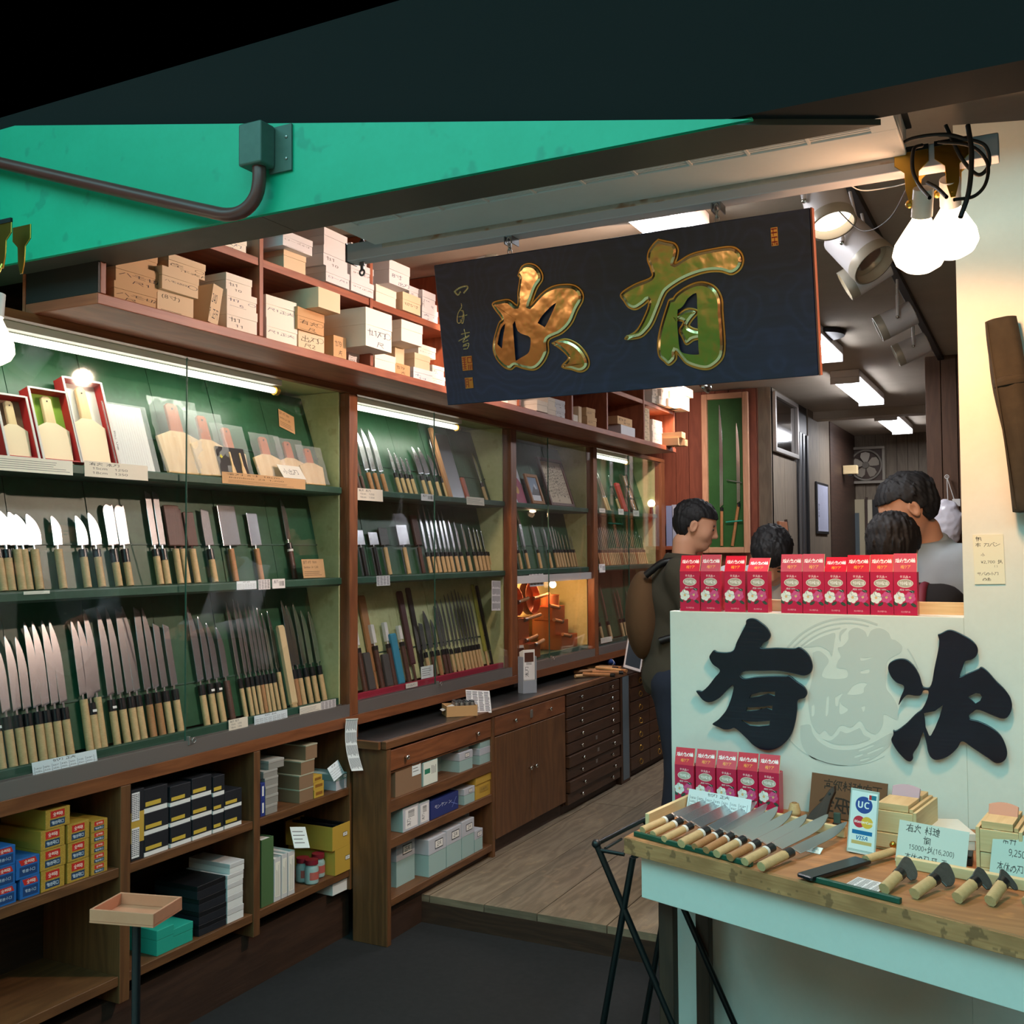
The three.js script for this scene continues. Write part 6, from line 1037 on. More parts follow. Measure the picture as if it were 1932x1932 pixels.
{ // the low open cabinet
  const X = XL - 0.012;
  const put = (label, r, build, floor, o = {}) => carton(label, o.group, ...r, { X: o.X ?? X, d: o.d ?? 0.15, floor, build, name: o.name ?? 'shop_box', lid: 0, turn: o.turn ?? 0 });
  const g = 'boxes in the low cabinet';
  put('open brown carton with a white sticker on the upper cabinet shelf', [746, 795, 1440, 1508], (t, w, h, d) => { const c = handMats[3]; mesh('body', [bx(-w / 2, w / 2, 0, h, -0.002, 0), bx(-w / 2, w / 2, 0, h, -d, -d + 0.002), bx(-w / 2, -w / 2 + 0.002, 0, h, -d + 0.0025, -0.0025), bx(w / 2 - 0.002, w / 2, 0, h, -d + 0.0025, -0.0025), bx(-w / 2 + 0.0025, w / 2 - 0.0025, 0, 0.002, -d + 0.0025, -0.0025)], brownBox, t); mesh('sticker', cardGeo(w * 0.34, h * 0.5, 7).translate(w * 0.3, h * 0.42, 0.001), cardMat, t); mesh('contents', bx(-w * 0.35, w * 0.2, 0.004, h * 0.97, -d * 0.7, -0.03), M.darkWood, t); }, 0.4684, { group: g });
  put('white box with a green printed label beside the brown carton', [798, 826, 1440, 1485], (t, w, h, d) => { mesh('body', bx(-w / 2, w / 2, 0, h, -d, 0, 0.001), mintBox, t); mesh('print', cardGeo(h * 0.95, w * 0.92, 13).rotateZ(Math.PI / 2).translate(w * 0.46, h / 2, 0.0006), cardMat, t); }, 0.4684, { group: g, d: 0.12 });
  const lb = labelled(greyBox, mintBox), plain = (t, w, h, d) => { mesh('body', bx(-w / 2 + 0.001, w / 2 - 0.001, 0, h * 0.55, -d, -0.001), mintBox, t); mesh('lid', bx(-w / 2, w / 2, h * 0.55 + 0.0004, h, -d, 0, 0.002), greyBox, t); };
  put('grey white box with a framed label, lower of the middle pair on the upper shelf', [867, 892, 1419, 1455], lb, 0.4684, { group: g, d: 0.15 });
  put('plain pale box, upper of the middle pair on the upper shelf', [865, 885, 1389, 1420], plain, 0.4684, { group: g, d: 0.15, X: X - 0.02 });
  put('plain pale box, lower of the pair by the cupboard on the upper shelf', [905, 926, 1416, 1446], plain, 0.4684, { group: g, d: 0.15 });
  put('plain pale box, upper of the pair by the cupboard on the upper shelf', [906, 927, 1387, 1416], plain, 0.4684, { group: g, d: 0.15 });
  put('dim grey box standing behind the middle pair on the upper shelf', [812, 862, 1400, 1450], plain, 0.4684, { group: g, d: 0.05, X: X - 0.1 });
  const code = (t, w, h, d) => { mesh('body', bx(-w / 2, w / 2, 0, h, -d, 0, 0.002), mintBox, t); mesh('front', bx(-w / 2 + 0.001, w / 2 - 0.001, 0.001, h - 0.001, 0.0002, 0.0008), greyBox, t); mesh('label', cardGeo(h * 0.8, w * 0.75, 15).rotateZ(Math.PI / 2).translate(w * 0.4, h / 2, 0.001), cardMat, t); };
  put('white box with barcode label, the nearer one on the middle cabinet shelf', [760, 790, 1534, 1579], code, 0.3085, { group: g, d: 0.12 });
  put('white box with barcode label, the further one on the middle cabinet shelf', [791, 810, 1519, 1560], code, 0.3085, { group: g, d: 0.12 });
  put('navy blue box with white katakana lettering on the middle shelf', [812, 865, 1506, 1541], (t, w, h, d) => { mesh('body', bx(-w / 2, w / 2, 0, h, -d, 0, 0.001), std({ color: 0x1d2c6c, roughness: 0.5 }), t); mesh('print', cardGeo(w * 0.98, h * 0.96, 12).translate(0, h * 0.02, 0.0006), cardMat, t); }, 0.3085, { group: g, d: 0.14 });
  put('little grey box with a framed label beside the navy box', [876, 896, 1487, 1517], lb, 0.3085, { group: g, d: 0.15 });
  put('yellow flap box with dark writing on the middle shelf', [897, 929, 1466, 1508], (t, w, h, d) => { mesh('body', bx(-w / 2 + 0.001, w / 2 - 0.001, 0, h * 0.66, -d, -0.001), yellowBox, t); mesh('lid', bx(-w / 2, w / 2, h * 0.66 + 0.0004, h, -d, 0.003, 0.002), yellowBox, t); mesh('writing', cardGeo(w * 0.5, h * 0.24, 8).translate(0, h * 0.26, 0.0004), std({ color: 0xc8a040, map: cardSheet, roughness: 0.8 }), t); }, 0.3085, { group: g, d: 0.15 });
  put('dim grey labelled box at the near end of the bottom shelf', [748, 783, 1586, 1668], lb, 0.0644, { group: g, d: 0.1, X: X - 0.05 });
  put('tall white labelled box, nearest of the row on the bottom shelf', [809, 842, 1581, 1651], lb, 0.0644, { group: g, d: 0.15 });
  put('tall white labelled box, second of the row on the bottom shelf', [843, 871, 1567, 1637], lb, 0.0644, { group: g, d: 0.15 });
  put('tall white labelled box, third of the row on the bottom shelf', [872, 895, 1554, 1624], lb, 0.0644, { group: g, d: 0.15 });
  put('small white labelled box, last of the row on the bottom shelf', [896, 911, 1561, 1601], lb, 0.0644, { group: g, d: 0.15 });
  put('dim grey box behind the last of the row on the bottom shelf', [885, 906, 1534, 1590], lb, 0.0644, { group: g, d: 0.03, X: X - 0.12 });
}
// ---------------------------------------------------------------- knives in the showcases
const CASEN = ['first showcase', 'second showcase', 'third showcase', 'fourth showcase'];
// rows: [u of the butt, v of the tip, options]
function row(c, k, name, list, base = {}, group) {
  const where = ['upper', 'middle', 'bottom'][k];
  list.forEach(([u, v, o = {}], i) => {
    const q = { ...base, ...o }, len = q.len ?? lengthTo(u, v, k);
    const say = q.say ?? `${name}, ${ord(i + 1)} on the ${where} shelf, ${CASEN[c]}`;
    stand(knife(say, { ...q, len }, group ?? `knives on the ${where} shelf of the ${CASEN[c]}`), u, k, { out: q.out, roll: q.roll ?? rr(-0.012, 0.012), more: q.more });
  });
}
const D = { hl: 0.15, hr: 0.027, cl: 0.038, w: 0.032, kind: 'slim', mat: M.steel };
row(0, 2, 'long slicing knife with a pale handle', [[10, 1205], [31, 1201], [50, 1195], [68, 1197], [87, 1169], [103, 1168], [120, 1166], [138, 1166], [174, 1165, { cl: 0.0, collar: 0, hl: 0.165 }], [188, 1163], [200, 1146, { collar: 0, hl: 0.165 }], [225, 1143], [244, 1143], [261, 1142, { kind: 'square' }], [275, 1140], [293, 1140, { kind: 'square', handle: 'tan' }], [310, 1143, { handle: 'tan' }], [326, 1171, { kind: 'square' }], [344, 1172, { kind: 'square' }], [393, 1140, { w: 0.036 }], [409, 1160], [424, 1172], [441, 1180, { handle: 'dark', collar: 0 }],
  [466, 1132, { w: 0.02, hr: 0.02 }], [478, 1128, { w: 0.02, hr: 0.02 }], [487, 1128, { w: 0.018, hr: 0.018 }], [496, 1134, { w: 0.018, hr: 0.02 }], [504, 1140, { w: 0.018, hr: 0.02, handle: 'tan' }], [511, 1138, { w: 0.018, hr: 0.018 }], [519, 1144, { w: 0.018, hr: 0.02 }], [528, 1154, { w: 0.018, hr: 0.02 }], [538, 1150, { w: 0.02, hr: 0.022, collar: 0 }], [566, 1130, { handle: 'tan' }], [575, 1138], [588, 1135], [600, 1149], [613, 1151, { mat: M.steel }]], D);
for (const t of scene.children) if (t.name.startsWith('knife') && t.userData.group === 'knives on the bottom shelf of the first showcase') { const b = t.children.find((m) => m.name === 'collar'); if (b && rnd() < 0.22) mesh('name_slip', new THREE.BoxGeometry(0.016, 0.008, 0.0008).translate(0, b.position.y + 0.012, 0.0118), M.white, t); }
const MD = { hl: 0.125, hr: 0.027, cl: 0.026 };
row(0, 2, 'sheath', [[556, 1174, { kind: 'flat', mat: M.saltWood, handle: 'pale', collar: 0, w: 0.036, t: 0.016, hl: 0.02, hr: 0.034, neck: 0.001, out: 0.05, say: 'pale white wood sheath standing between the thin knives and the last five' }]], { name: 'sheath', category: 'sheath' });
row(0, 1, 'pointed kitchen knife with a pale handle', [[8, 962, { w: 0.055, kind: 'broad' }], [24, 962, { w: 0.05, kind: 'broad' }], [44, 966, { w: 0.055, kind: 'broad', collar: 0 }], [57, 970, { w: 0.045, kind: 'broad', collar: 0 }], [77, 970, { w: 0.05, kind: 'broad', collar: 0 }], [121, 974, { w: 0.036, collar: 0 }]], MD);
row(0, 1, 'knife with a black collar and pale handle', [[167, 973, { w: 0.045, kind: 'broad' }], [194, 967, { w: 0.045, kind: 'broad' }], [226, 950, { w: 0.045, kind: 'round', cl: 0.045 }], [247, 952, { w: 0.045, kind: 'round', cl: 0.045 }], [304, 926, { w: 0.03, kind: 'square' }], [318, 926, { w: 0.03, kind: 'square', cl: 0.04 }], [407, 960, { w: 0.046, kind: 'square', cl: 0.04 }]], { ...MD, say: undefined });
row(0, 1, 'knife in a dark brown rounded sheath', [[342, 953, { w: 0.072, kind: 'flat', mat: M.sayaBrown, t: 0.01 }], [355, 960, { w: 0.034, kind: 'flat', mat: M.sayaBrown, t: 0.009, out: 0.012 }], [374, 966, { w: 0.05, kind: 'flat', mat: M.sayaBrown, t: 0.01 }]], { ...MD, collar: 0 });
row(0, 1, 'cleaver', [[446, 953, { w: 0.096, kind: 'cleaver', off: 0.012, say: 'wide rectangular cleaver on the middle shelf of the first showcase' }], [494, 968, { w: 0.06, kind: 'cleaver', off: 0.006, say: 'narrower rectangular cleaver with a pointed handle on the middle shelf' }]], { ...MD, handle: 'tan', collar: 0 });
row(0, 1, 'slim', [[557, 940, { w: 0.03, handle: 'dark', collarMat: M.horn, band: true, say: 'slim knife with a black handle standing alone near the shelf end' }]], { ...MD, hl: 0.15 });
// second showcase
row(1, 0, 'western knife with a reddish handle', [[704, 806], [716, 808], [730, 810]], { hl: 0.09, hr: 0.024, handle: 'tan', w: 0.04, cl: 0.0, collar: 0 });
row(1, 0, 'short dark handled tool', [[679, 858, { kind: 'flat', mat: M.handleTan }], [688, 862, { kind: 'flat', mat: M.sayaBrown }]], { hl: 0.07, hr: 0.02, handle: 'dark', w: 0.024, collar: 0 });
row(1, 0, 'small pointed knife with a pale handle', [[757, 848], [767, 856], [777, 864], [786, 866, { kind: 'flat', w: 0.016 }], [806, 844, { w: 0.05, kind: 'broad' }], [818, 845, { w: 0.05, kind: 'broad' }], [832, 859, { w: 0.045, kind: 'broad' }], [845, 828, { w: 0.055, kind: 'broad' }], [855, 825, { w: 0.05 }], [919, 856, { w: 0.028 }], [939, 842, { w: 0.036, kind: 'flat', mat: M.paleWood, t: 0.01 }]], { hl: 0.105, hr: 0.022, cl: 0.024, w: 0.026 });
{ // very wide noodle knife with its wooden edge guard
  const t = thing('noodle_knife', 'very wide rectangular noodle knife with an orange wooden guard on the upper shelf', 'knife');
  mesh('blade', bladeGeo.cleaver, M.steelDark, t).scale.set(0.14, 0.36, 0.003); mesh('guard', bx(-0.1, -0.068, 0, 0.385, -0.008, 0.008, 0.003, 'y'), M.handleTan, t); mesh('handle', bx(0.075, 0.105, -0.002, 0.12, -0.012, 0.012, 0.006, 'y'), std({ color: 0x9c5240, roughness: 0.5 }), t);
  stand(t, 866, 0, { out: 0.03 });
}
row(1, 1, 'narrow slicing knife with a pale handle', [[813, 958], [823, 960], [831, 961], [840, 963], [848, 966], [856, 962], [866, 980], [876, 985], [889, 990], [901, 994], [909, 996], [916, 998], [923, 1000], [930, 1003], [938, 1006]], { hl: 0.105, hr: 0.024, w: 0.022, cl: 0.022 });
row(1, 1, 'slim', [[800, 972, { w: 0.052, kind: 'flat', mat: M.sayaBrown, t: 0.012, collar: 0, handle: 'dark', say: 'dark brown wooden sheath bound with string on the middle shelf' }], [692, 1000, { w: 0.06, kind: 'cleaver', handle: 'black', collar: 0, say: 'bright rectangular cleaver, first behind the post of the second showcase' }], [716, 1004, { w: 0.075, kind: 'cleaver', handle: 'black', collar: 0, say: 'bright rectangular cleaver with black handle beside the grey one' }], [736, 996, { w: 0.07, kind: 'cleaver', mat: M.ironBlade, handle: 'pale', collar: 0, say: 'dull grey cleaver with a pale handle and a price tag' }], [772, 990, { w: 0.095, kind: 'cleaver', handle: 'pale', collar: 0, say: 'bright broad cleaver with a pale wooden handle beside the brown sheath' }]], { hl: 0.13, hr: 0.026 });
row(1, 2, 'long thin knife with a pale handle', [[858, 1128], [866, 1120], [872, 1118], [880, 1112], [886, 1110], [892, 1114], [898, 1120], [904, 1122], [909, 1118]], { hl: 0.125, hr: 0.02, w: 0.018, mat: M.ironBlade });
row(1, 2, 'dark upright blade', [[800, 1178, { w: 0.03, handle: 'black' }], [811, 1172, { w: 0.04, kind: 'square' }], [822, 1150, { w: 0.045, kind: 'slim', handle: 'dark' }], [833, 1166, { handle: 'tan' }], [843, 1140, { kind: 'square', handle: 'dark' }], [850, 1130, { handle: 'dark' }]], { hl: 0.13, hr: 0.024, w: 0.03, mat: M.ironBlade });
row(1, 2, 'stick', [[712, 1120, { w: 0.05, mat: M.handleTan, handle: 'tan', say: 'tall orange brown wooden paddle on the red ledge of the second showcase' }], [784, 1112, { w: 0.04, mat: std({ color: 0x4a2226, roughness: 0.5 }), handle: 'dark', say: 'tall dark red lacquered sheath on the red ledge' }], [800, 1106, { w: 0.036, mat: M.horn, handle: 'black', out: 0.01, say: 'tall black lacquered sheath beside the dark red one' }], [920, 1100, { w: 0.02, mat: std({ color: 0x98963e, roughness: 0.6 }), handle: 'pale', say: 'yellow green stick on the red ledge' }], [928, 1102, { w: 0.018, mat: M.horn, handle: 'black', say: 'thin black rod on the red ledge beside the yellow stick' }], [936, 1126, { w: 0.022, mat: M.handleTan, handle: 'tan', say: 'bamboo rod with a dark knob on the red ledge' }], [945, 1132, { w: 0.012, mat: M.steel, handle: 'pale', say: 'last thin pale rod on the red ledge at the showcase wall' }]], { hl: 0.08, hr: 0.016, kind: 'flat', t: 0.012, collar: 0, neck: 0.002 });
row(1, 2, 'sheathed knife with an upturned white handle', [[690, 1178], [722, 1174, { }], [746, 1170], [772, 1176]], { hl: 0.2, hr: 0.03, w: 0.024, kind: 'flat', t: 0.018, mat: M.white, handle: 'dark', collarMat: M.horn, cl: 0.02, name: 'sheathed_knife', out: 0.034 });
row(1, 2, 'box', [[757, 1190, { w: 0.05, kind: 'flat', mat: std({ color: 0x2f8aa8, roughness: 0.5 }), handle: 'black', collar: 0, say: 'bright blue flat case standing on the red ledge' }], [702, 1225, { w: 0.05, kind: 'flat', mat: std({ color: 0x4c4a48, roughness: 0.4 }), handle: 'dark', collar: 0, say: 'grey flat case at the near end of the red ledge' }], [735, 1228, { w: 0.05, kind: 'flat', mat: std({ color: 0x4c4a48, roughness: 0.4 }), handle: 'tan', collar: 0, say: 'grey flat case between the white handles on the red ledge' }]], { hl: 0.01, hr: 0.04, neck: 0.001, t: 0.014, name: 'flat_case', category: 'case', out: 0.05 });
// third showcase
row(2, 1, 'slim knife with a pale handle', [[984, 1000, { w: 0.026 }], [998, 976, { w: 0.032, len: 0.4 }], [1021, 990, { w: 0.028 }], [1041, 994, { w: 0.026 }], [1052, 990], [1057, 992], [1062, 998], [1067, 1003], [1073, 1008], [1079, 1010], [1084, 1012], [1089, 1012], [1094, 1014]], { hl: 0.115, hr: 0.022, w: 0.018, cl: 0.02 });
// fourth showcase: a dense row
{
  const l = []; for (let u = 1133; u < 1222; u += 3.35) l.push([u, 985 + (u - 1133) * 0.27 + rr(-4, 4), { handle: rnd() < 0.3 ? 'tan' : 'pale' }]);
  row(3, 1, 'closely packed slim knife', l, { hl: 0.11, hr: 0.02, w: 0.015, cl: 0.02 });
  row(3, 0, 'bright slim knife', [[1147, 890], [1151, 893], [1171, 896]], { hl: 0.1, hr: 0.022, w: 0.02, collar: 0 });
  row(3, 2, 'dim knife with a pale handle', [[1136, 1110], [1152, 1100], [1175, 1112], [1181, 1110], [1197, 1112], [1202, 1116], [1206, 1118], [1210, 1120]], { hl: 0.13, hr: 0.026, w: 0.024, mat: M.steel });
}
// a thing that stands on a showcase shelf: its own builder, then leaned back
function onShelf(name, label, cat, u, k, out, build, group, roll = 0, more = 0) { const t = thing(name, label, cat, [0, 0, 0], group); build(t); return stand(t, u, k, { out, roll, more }); }
const clearBag = std({ color: 0xdfe6e8, roughness: 0.12, transparent: true, opacity: 0.22 });
function grater(t, w, h, body, handle, wrap, z = 0.014) {
  const pw = w * 0.5, hh = h * 0.4, nw = w * 0.13;
  const s = new THREE.Shape([[-pw * 0.84, 0], [pw * 0.84, 0], [pw, h * 0.5], [nw * 1.1, h * 0.62], [nw, h * 0.97], [nw * 0.6, h], [-nw * 0.6, h], [-nw, h * 0.97], [-nw * 1.1, h * 0.62], [-pw, h * 0.5]].map((p) => new THREE.Vector2(...p)));
  mesh('plate', metric(new THREE.ExtrudeGeometry(new THREE.Shape([[-pw * 0.84, 0], [pw * 0.84, 0], [pw, h * 0.5], [nw * 1.1, h * 0.6], [-nw * 1.1, h * 0.6], [-pw, h * 0.5]].map((p) => new THREE.Vector2(...p))), { depth: 0.008, bevelEnabled: true, bevelThickness: 0.002, bevelSize: 0.002, bevelSegments: 1 }).translate(0, 0, z), 'y'), body, t);
  const hm = mesh('handle', metric(new THREE.ExtrudeGeometry(new THREE.Shape([[-nw * 1.1, h * 0.6], [nw * 1.1, h * 0.6], [nw, h * 0.97], [nw * 0.6, h], [-nw * 0.6, h], [-nw, h * 0.97]].map((p) => new THREE.Vector2(...p))), { depth: 0.008, bevelEnabled: true, bevelThickness: 0.002, bevelSize: 0.002, bevelSegments: 1 }).translate(0, 0, z), 'y'), handle, t);
  mesh('hole', cyl(w * 0.022, w * 0.022, 0.002, 12).rotateX(Math.PI / 2).translate(0, h * 0.93, z + 0.0105), M.black, hm);
  if (wrap) { const g = new THREE.PlaneGeometry(w * 1.15, h * 1.06, 14, 18).translate(0, h * 0.53, z + 0.016), P = g.attributes.position; for (let i = 0; i < P.count; i++) P.setZ(i, P.getZ(i) + 0.012 * (fbm(P.getX(i) * 40 + w * 77, P.getY(i) * 34, 5, 3) - 0.5)); g.computeVertexNormals(); mesh('plastic_bag', g, clearBag, t); }
}
const copperTin = std({ color: 0xdccfae, roughness: 0.5, metalness: 0.2 }), copperWood = wood([150, 78, 44], [196, 112, 66], 33, { rough: 0.4 }), plateLight = std({ map: tex(256, 256, (u, v) => { const n = fbm(u * 8, v * 120, 93, 3); return mix3([206, 174, 124], [236, 212, 170], n); }), roughness: 0.45 });
{
  // boxed graters: red carton, lining, grater, clear front
  const boxed = (w, h, lining) => (t) => { mesh('carton', [bx(-w / 2, w / 2, 0, h, -0.004, 0), bx(-w / 2, -w / 2 + 0.004, 0, h, 0.0005, 0.036, 0.001), bx(w / 2 - 0.004, w / 2, 0, h, 0.0005, 0.036, 0.001), bx(-w / 2 + 0.0045, w / 2 - 0.0045, h - 0.004, h, 0.0005, 0.036), bx(-w / 2 + 0.0045, w / 2 - 0.0045, 0, 0.004, 0.0005, 0.036)], M.red, t); mesh('lining', bx(-w / 2 + 0.005, w / 2 - 0.005, 0.005, h - 0.005, 0.0005, 0.004), lining, t); mesh('rim', [bx(-w / 2 - 0.001, -w / 2 + 0.006, 0, h, 0.0365, 0.039), bx(w / 2 - 0.006, w / 2 + 0.001, 0, h, 0.0365, 0.039), bx(-w / 2 + 0.006, w / 2 - 0.006, h - 0.005, h + 0.001, 0.0365, 0.039)], M.plasticWhite, t); grater(t, w * 0.82, h * 0.92, copperTin, M.saltWood, false, 0.012); };
  const hOf = (u, v) => (at(u, v, 'x', -2.72).y - TIER[0].y) / Math.cos(lean(0)), wOf = (u0, u1) => at(u0, 1000, 'x', -2.69).z - at(u1, 1000, 'x', -2.69).z;
  const put = (label, u0, u1, v, lining) => onShelf('boxed_grater', label, 'grater', (u0 + u1) / 2, 0, 0.02, boxed(wOf(u0, u1), hOf(u0, v), lining), 'boxed graters on the upper shelf');
  put('pale grater in a red box with brown lining at the picture edge', -2, 60, 748, std({ color: 0x7c6048, roughness: 0.8 }));
  put('pale grater in a red box with bright green lining', 66, 142, 736, std({ color: 0x8fb43c, roughness: 0.8 }));
  put('largest pale grater in a red box with white lining', 138, 213, 716, M.paper);
  onShelf('leaflet', 'white printed leaflet in a clear sleeve beside the largest boxed grater', 'leaflet', 258, 0, 0.05, (t) => { const w = 0.16, h = 0.235; mesh('sheet', cardGeo(h, w, 3, 4, 4, 0.0008).translate(0, -w / 2, 0).rotateZ(Math.PI / 2).translate(0, h / 2, 0), cardMat, t); mesh('sleeve', bx(-w / 2 - 0.006, w / 2 + 0.022, 0, h + 0.006, 0.001, 0.0014), clearBag, t); });
  // bagged graters, growing smaller along the shelf
  [[345, 80, 766], [398, 62, 790], [440, 54, 812], [508, 50, 830], [553, 46, 838], [589, 42, 852]].forEach(([u, w, v], i) => onShelf('bagged_grater', `copper grater in a clear plastic bag, ${['largest', 'second largest', 'third', 'fourth', 'fifth', 'smallest'][i]} of six on the upper shelf`, 'grater', u, 0, 0.02 + (i % 2) * 0.008, (t) => grater(t, wOf(u - w / 2, u + w / 2), hOf(u, v), plateLight, copperWood, true), 'bagged graters on the upper shelf'));
  onShelf('brush_set', 'black card with two small wooden graters in front of the bagged ones', 'set', 446, 0, 0.056, (t) => { const w = 0.15, h = 0.125; mesh('card', bx(-w / 2, w / 2, 0, h, 0, 0.004, 0.001), M.black, t); for (const x of [-0.01, 0.045]) mesh('small_grater', metric(new THREE.ExtrudeGeometry(new THREE.Shape([[-0.012, 0.004], [0.014, 0.004], [0.008, 0.04], [0.004, 0.055], [0.003, 0.105], [-0.003, 0.105], [-0.004, 0.055], [-0.008, 0.04]].map((p) => new THREE.Vector2(p[0] + x, p[1]))), { depth: 0.004, bevelEnabled: false }).translate(0, 0, 0.0045), 'y'), M.paleWood, t); mesh('mark', [bx(-0.064, -0.05, 0.082, 0.087, 0.0042, 0.005), bx(-0.06, -0.054, 0.078, 0.092, 0.0042, 0.0049)], std({ color: 0xc8c03a, roughness: 0.6 }), t); });
  // cards on the shelf edges
  const edge = (label, u0, u1, v0, v1, cell, o = {}) => { const X = o.X ?? -2.632, a = at(u0, v1, 'x', X), b = at(u1, v1, 'x', X), p = at((u0 + u1) / 2, v1, 'x', X), h = at(u0, v0, 'x', X).y - a.y; return card('shelf_card', label, 'card', p, a.z - b.z, h, cell, { turn: Math.PI / 2, back: o.back ?? 0.05, roll: o.roll ?? 0, group: 'price cards in the showcases' }); };
  edge('long cream price card under the boxed graters', -4, 140, 863, 892, 4); edge('handwritten price card on the shelf edge under the white leaflet', 162, 281, 873, 903, 1);
  edge('long tan price card on the shelf edge under the bagged graters', 424, 580, 896, 918, 2); edge('small folded tan card standing before the smallest bagged graters', 536, 578, 872, 903, 8, { back: 0.6 });
  edge('paper strip on the second shelf edge under the broad knives', 45, 94, 1115, 1121, 4); edge('price tag on the second shelf edge, first below the cleavers', 447, 484, 1096, 1112, 0); edge('price tag on the second shelf edge, middle one below the cleavers', 488, 510, 1093, 1112, 6); edge('price tag on the second shelf edge, last below the cleavers', 514, 538, 1092, 1110, 15);
  edge('brown bordered price sheet standing at the end of the second shelf', 573, 614, 1054, 1090, 2, { X: -2.66, back: 0.15 });
  edge('long printed price chart on the ledge under the slicing knives', 66, 187, 1425, 1460, 0, { X: -2.638, back: 0.2 }); edge('cream handwritten slip on the ledge below the thin knives', 432, 468, 1355, 1376, 1, { X: -2.64 }); edge('printed price chart on the ledge below the thin knives', 481, 543, 1344, 1366, 0, { X: -2.64 }); edge('cream slip on the ledge near the showcase post', 566, 606, 1330, 1347, 4, { X: -2.64 }); edge('printed tag on the ledge next to the showcase post', 606, 634, 1321, 1338, 6, { X: -2.64 });
  edge('pink price card on the upper shelf edge beside the first post', 674, 723, 922, 945, 1); edge('white tag on the upper shelf edge under the broad knives', 795, 818, 932, 945, 15); edge('price card on the upper shelf edge near the end of the second showcase', 881, 914, 938, 953, 4); edge('printed tag on the middle shelf edge of the second showcase', 711, 736, 1086, 1105, 6); edge('small tag on the red ledge', 766, 788, 1288, 1297, 8, { X: -2.64 }); edge('white slip leaning on the red ledge', 795, 818, 1256, 1279, 7, { X: -2.66 });
  edge('printed card hanging from the middle shelf of the third showcase', 1000, 1026, 1074, 1106, 6); edge('small tag on the upper shelf edge of the fourth showcase, first', 1131, 1142, 959, 967, 8); edge('small tag on the upper shelf edge of the fourth showcase, second', 1167, 1177, 960, 971, 8); edge('small tag on the upper shelf edge of the fourth showcase, third', 1195, 1206, 963, 974, 8); edge('white tag on the middle shelf edge of the fourth showcase', 1131, 1142, 1064, 1080, 15); edge('pale card on the ledge of the fourth showcase', 1134, 1155, 1202, 1212, 4, { X: -2.64 });
  { const p = at(542, 812, 'x', -2.795); card('pinned_card', 'small tan card pinned on the green back above the bagged graters', 'card', p, 0.095, 0.085, 2, { turn: Math.PI / 2, back: 0.32, roll: -0.28 }); }
  { const p = at(936, 1152, 'x', -2.618); card('glass_notice', 'printed notice stuck inside the glass at the end of the second showcase', 'notice', p, 0.1, 0.16, 6, { turn: Math.PI / 2, back: 0.02, roll: -0.05, turned: true }); }
}
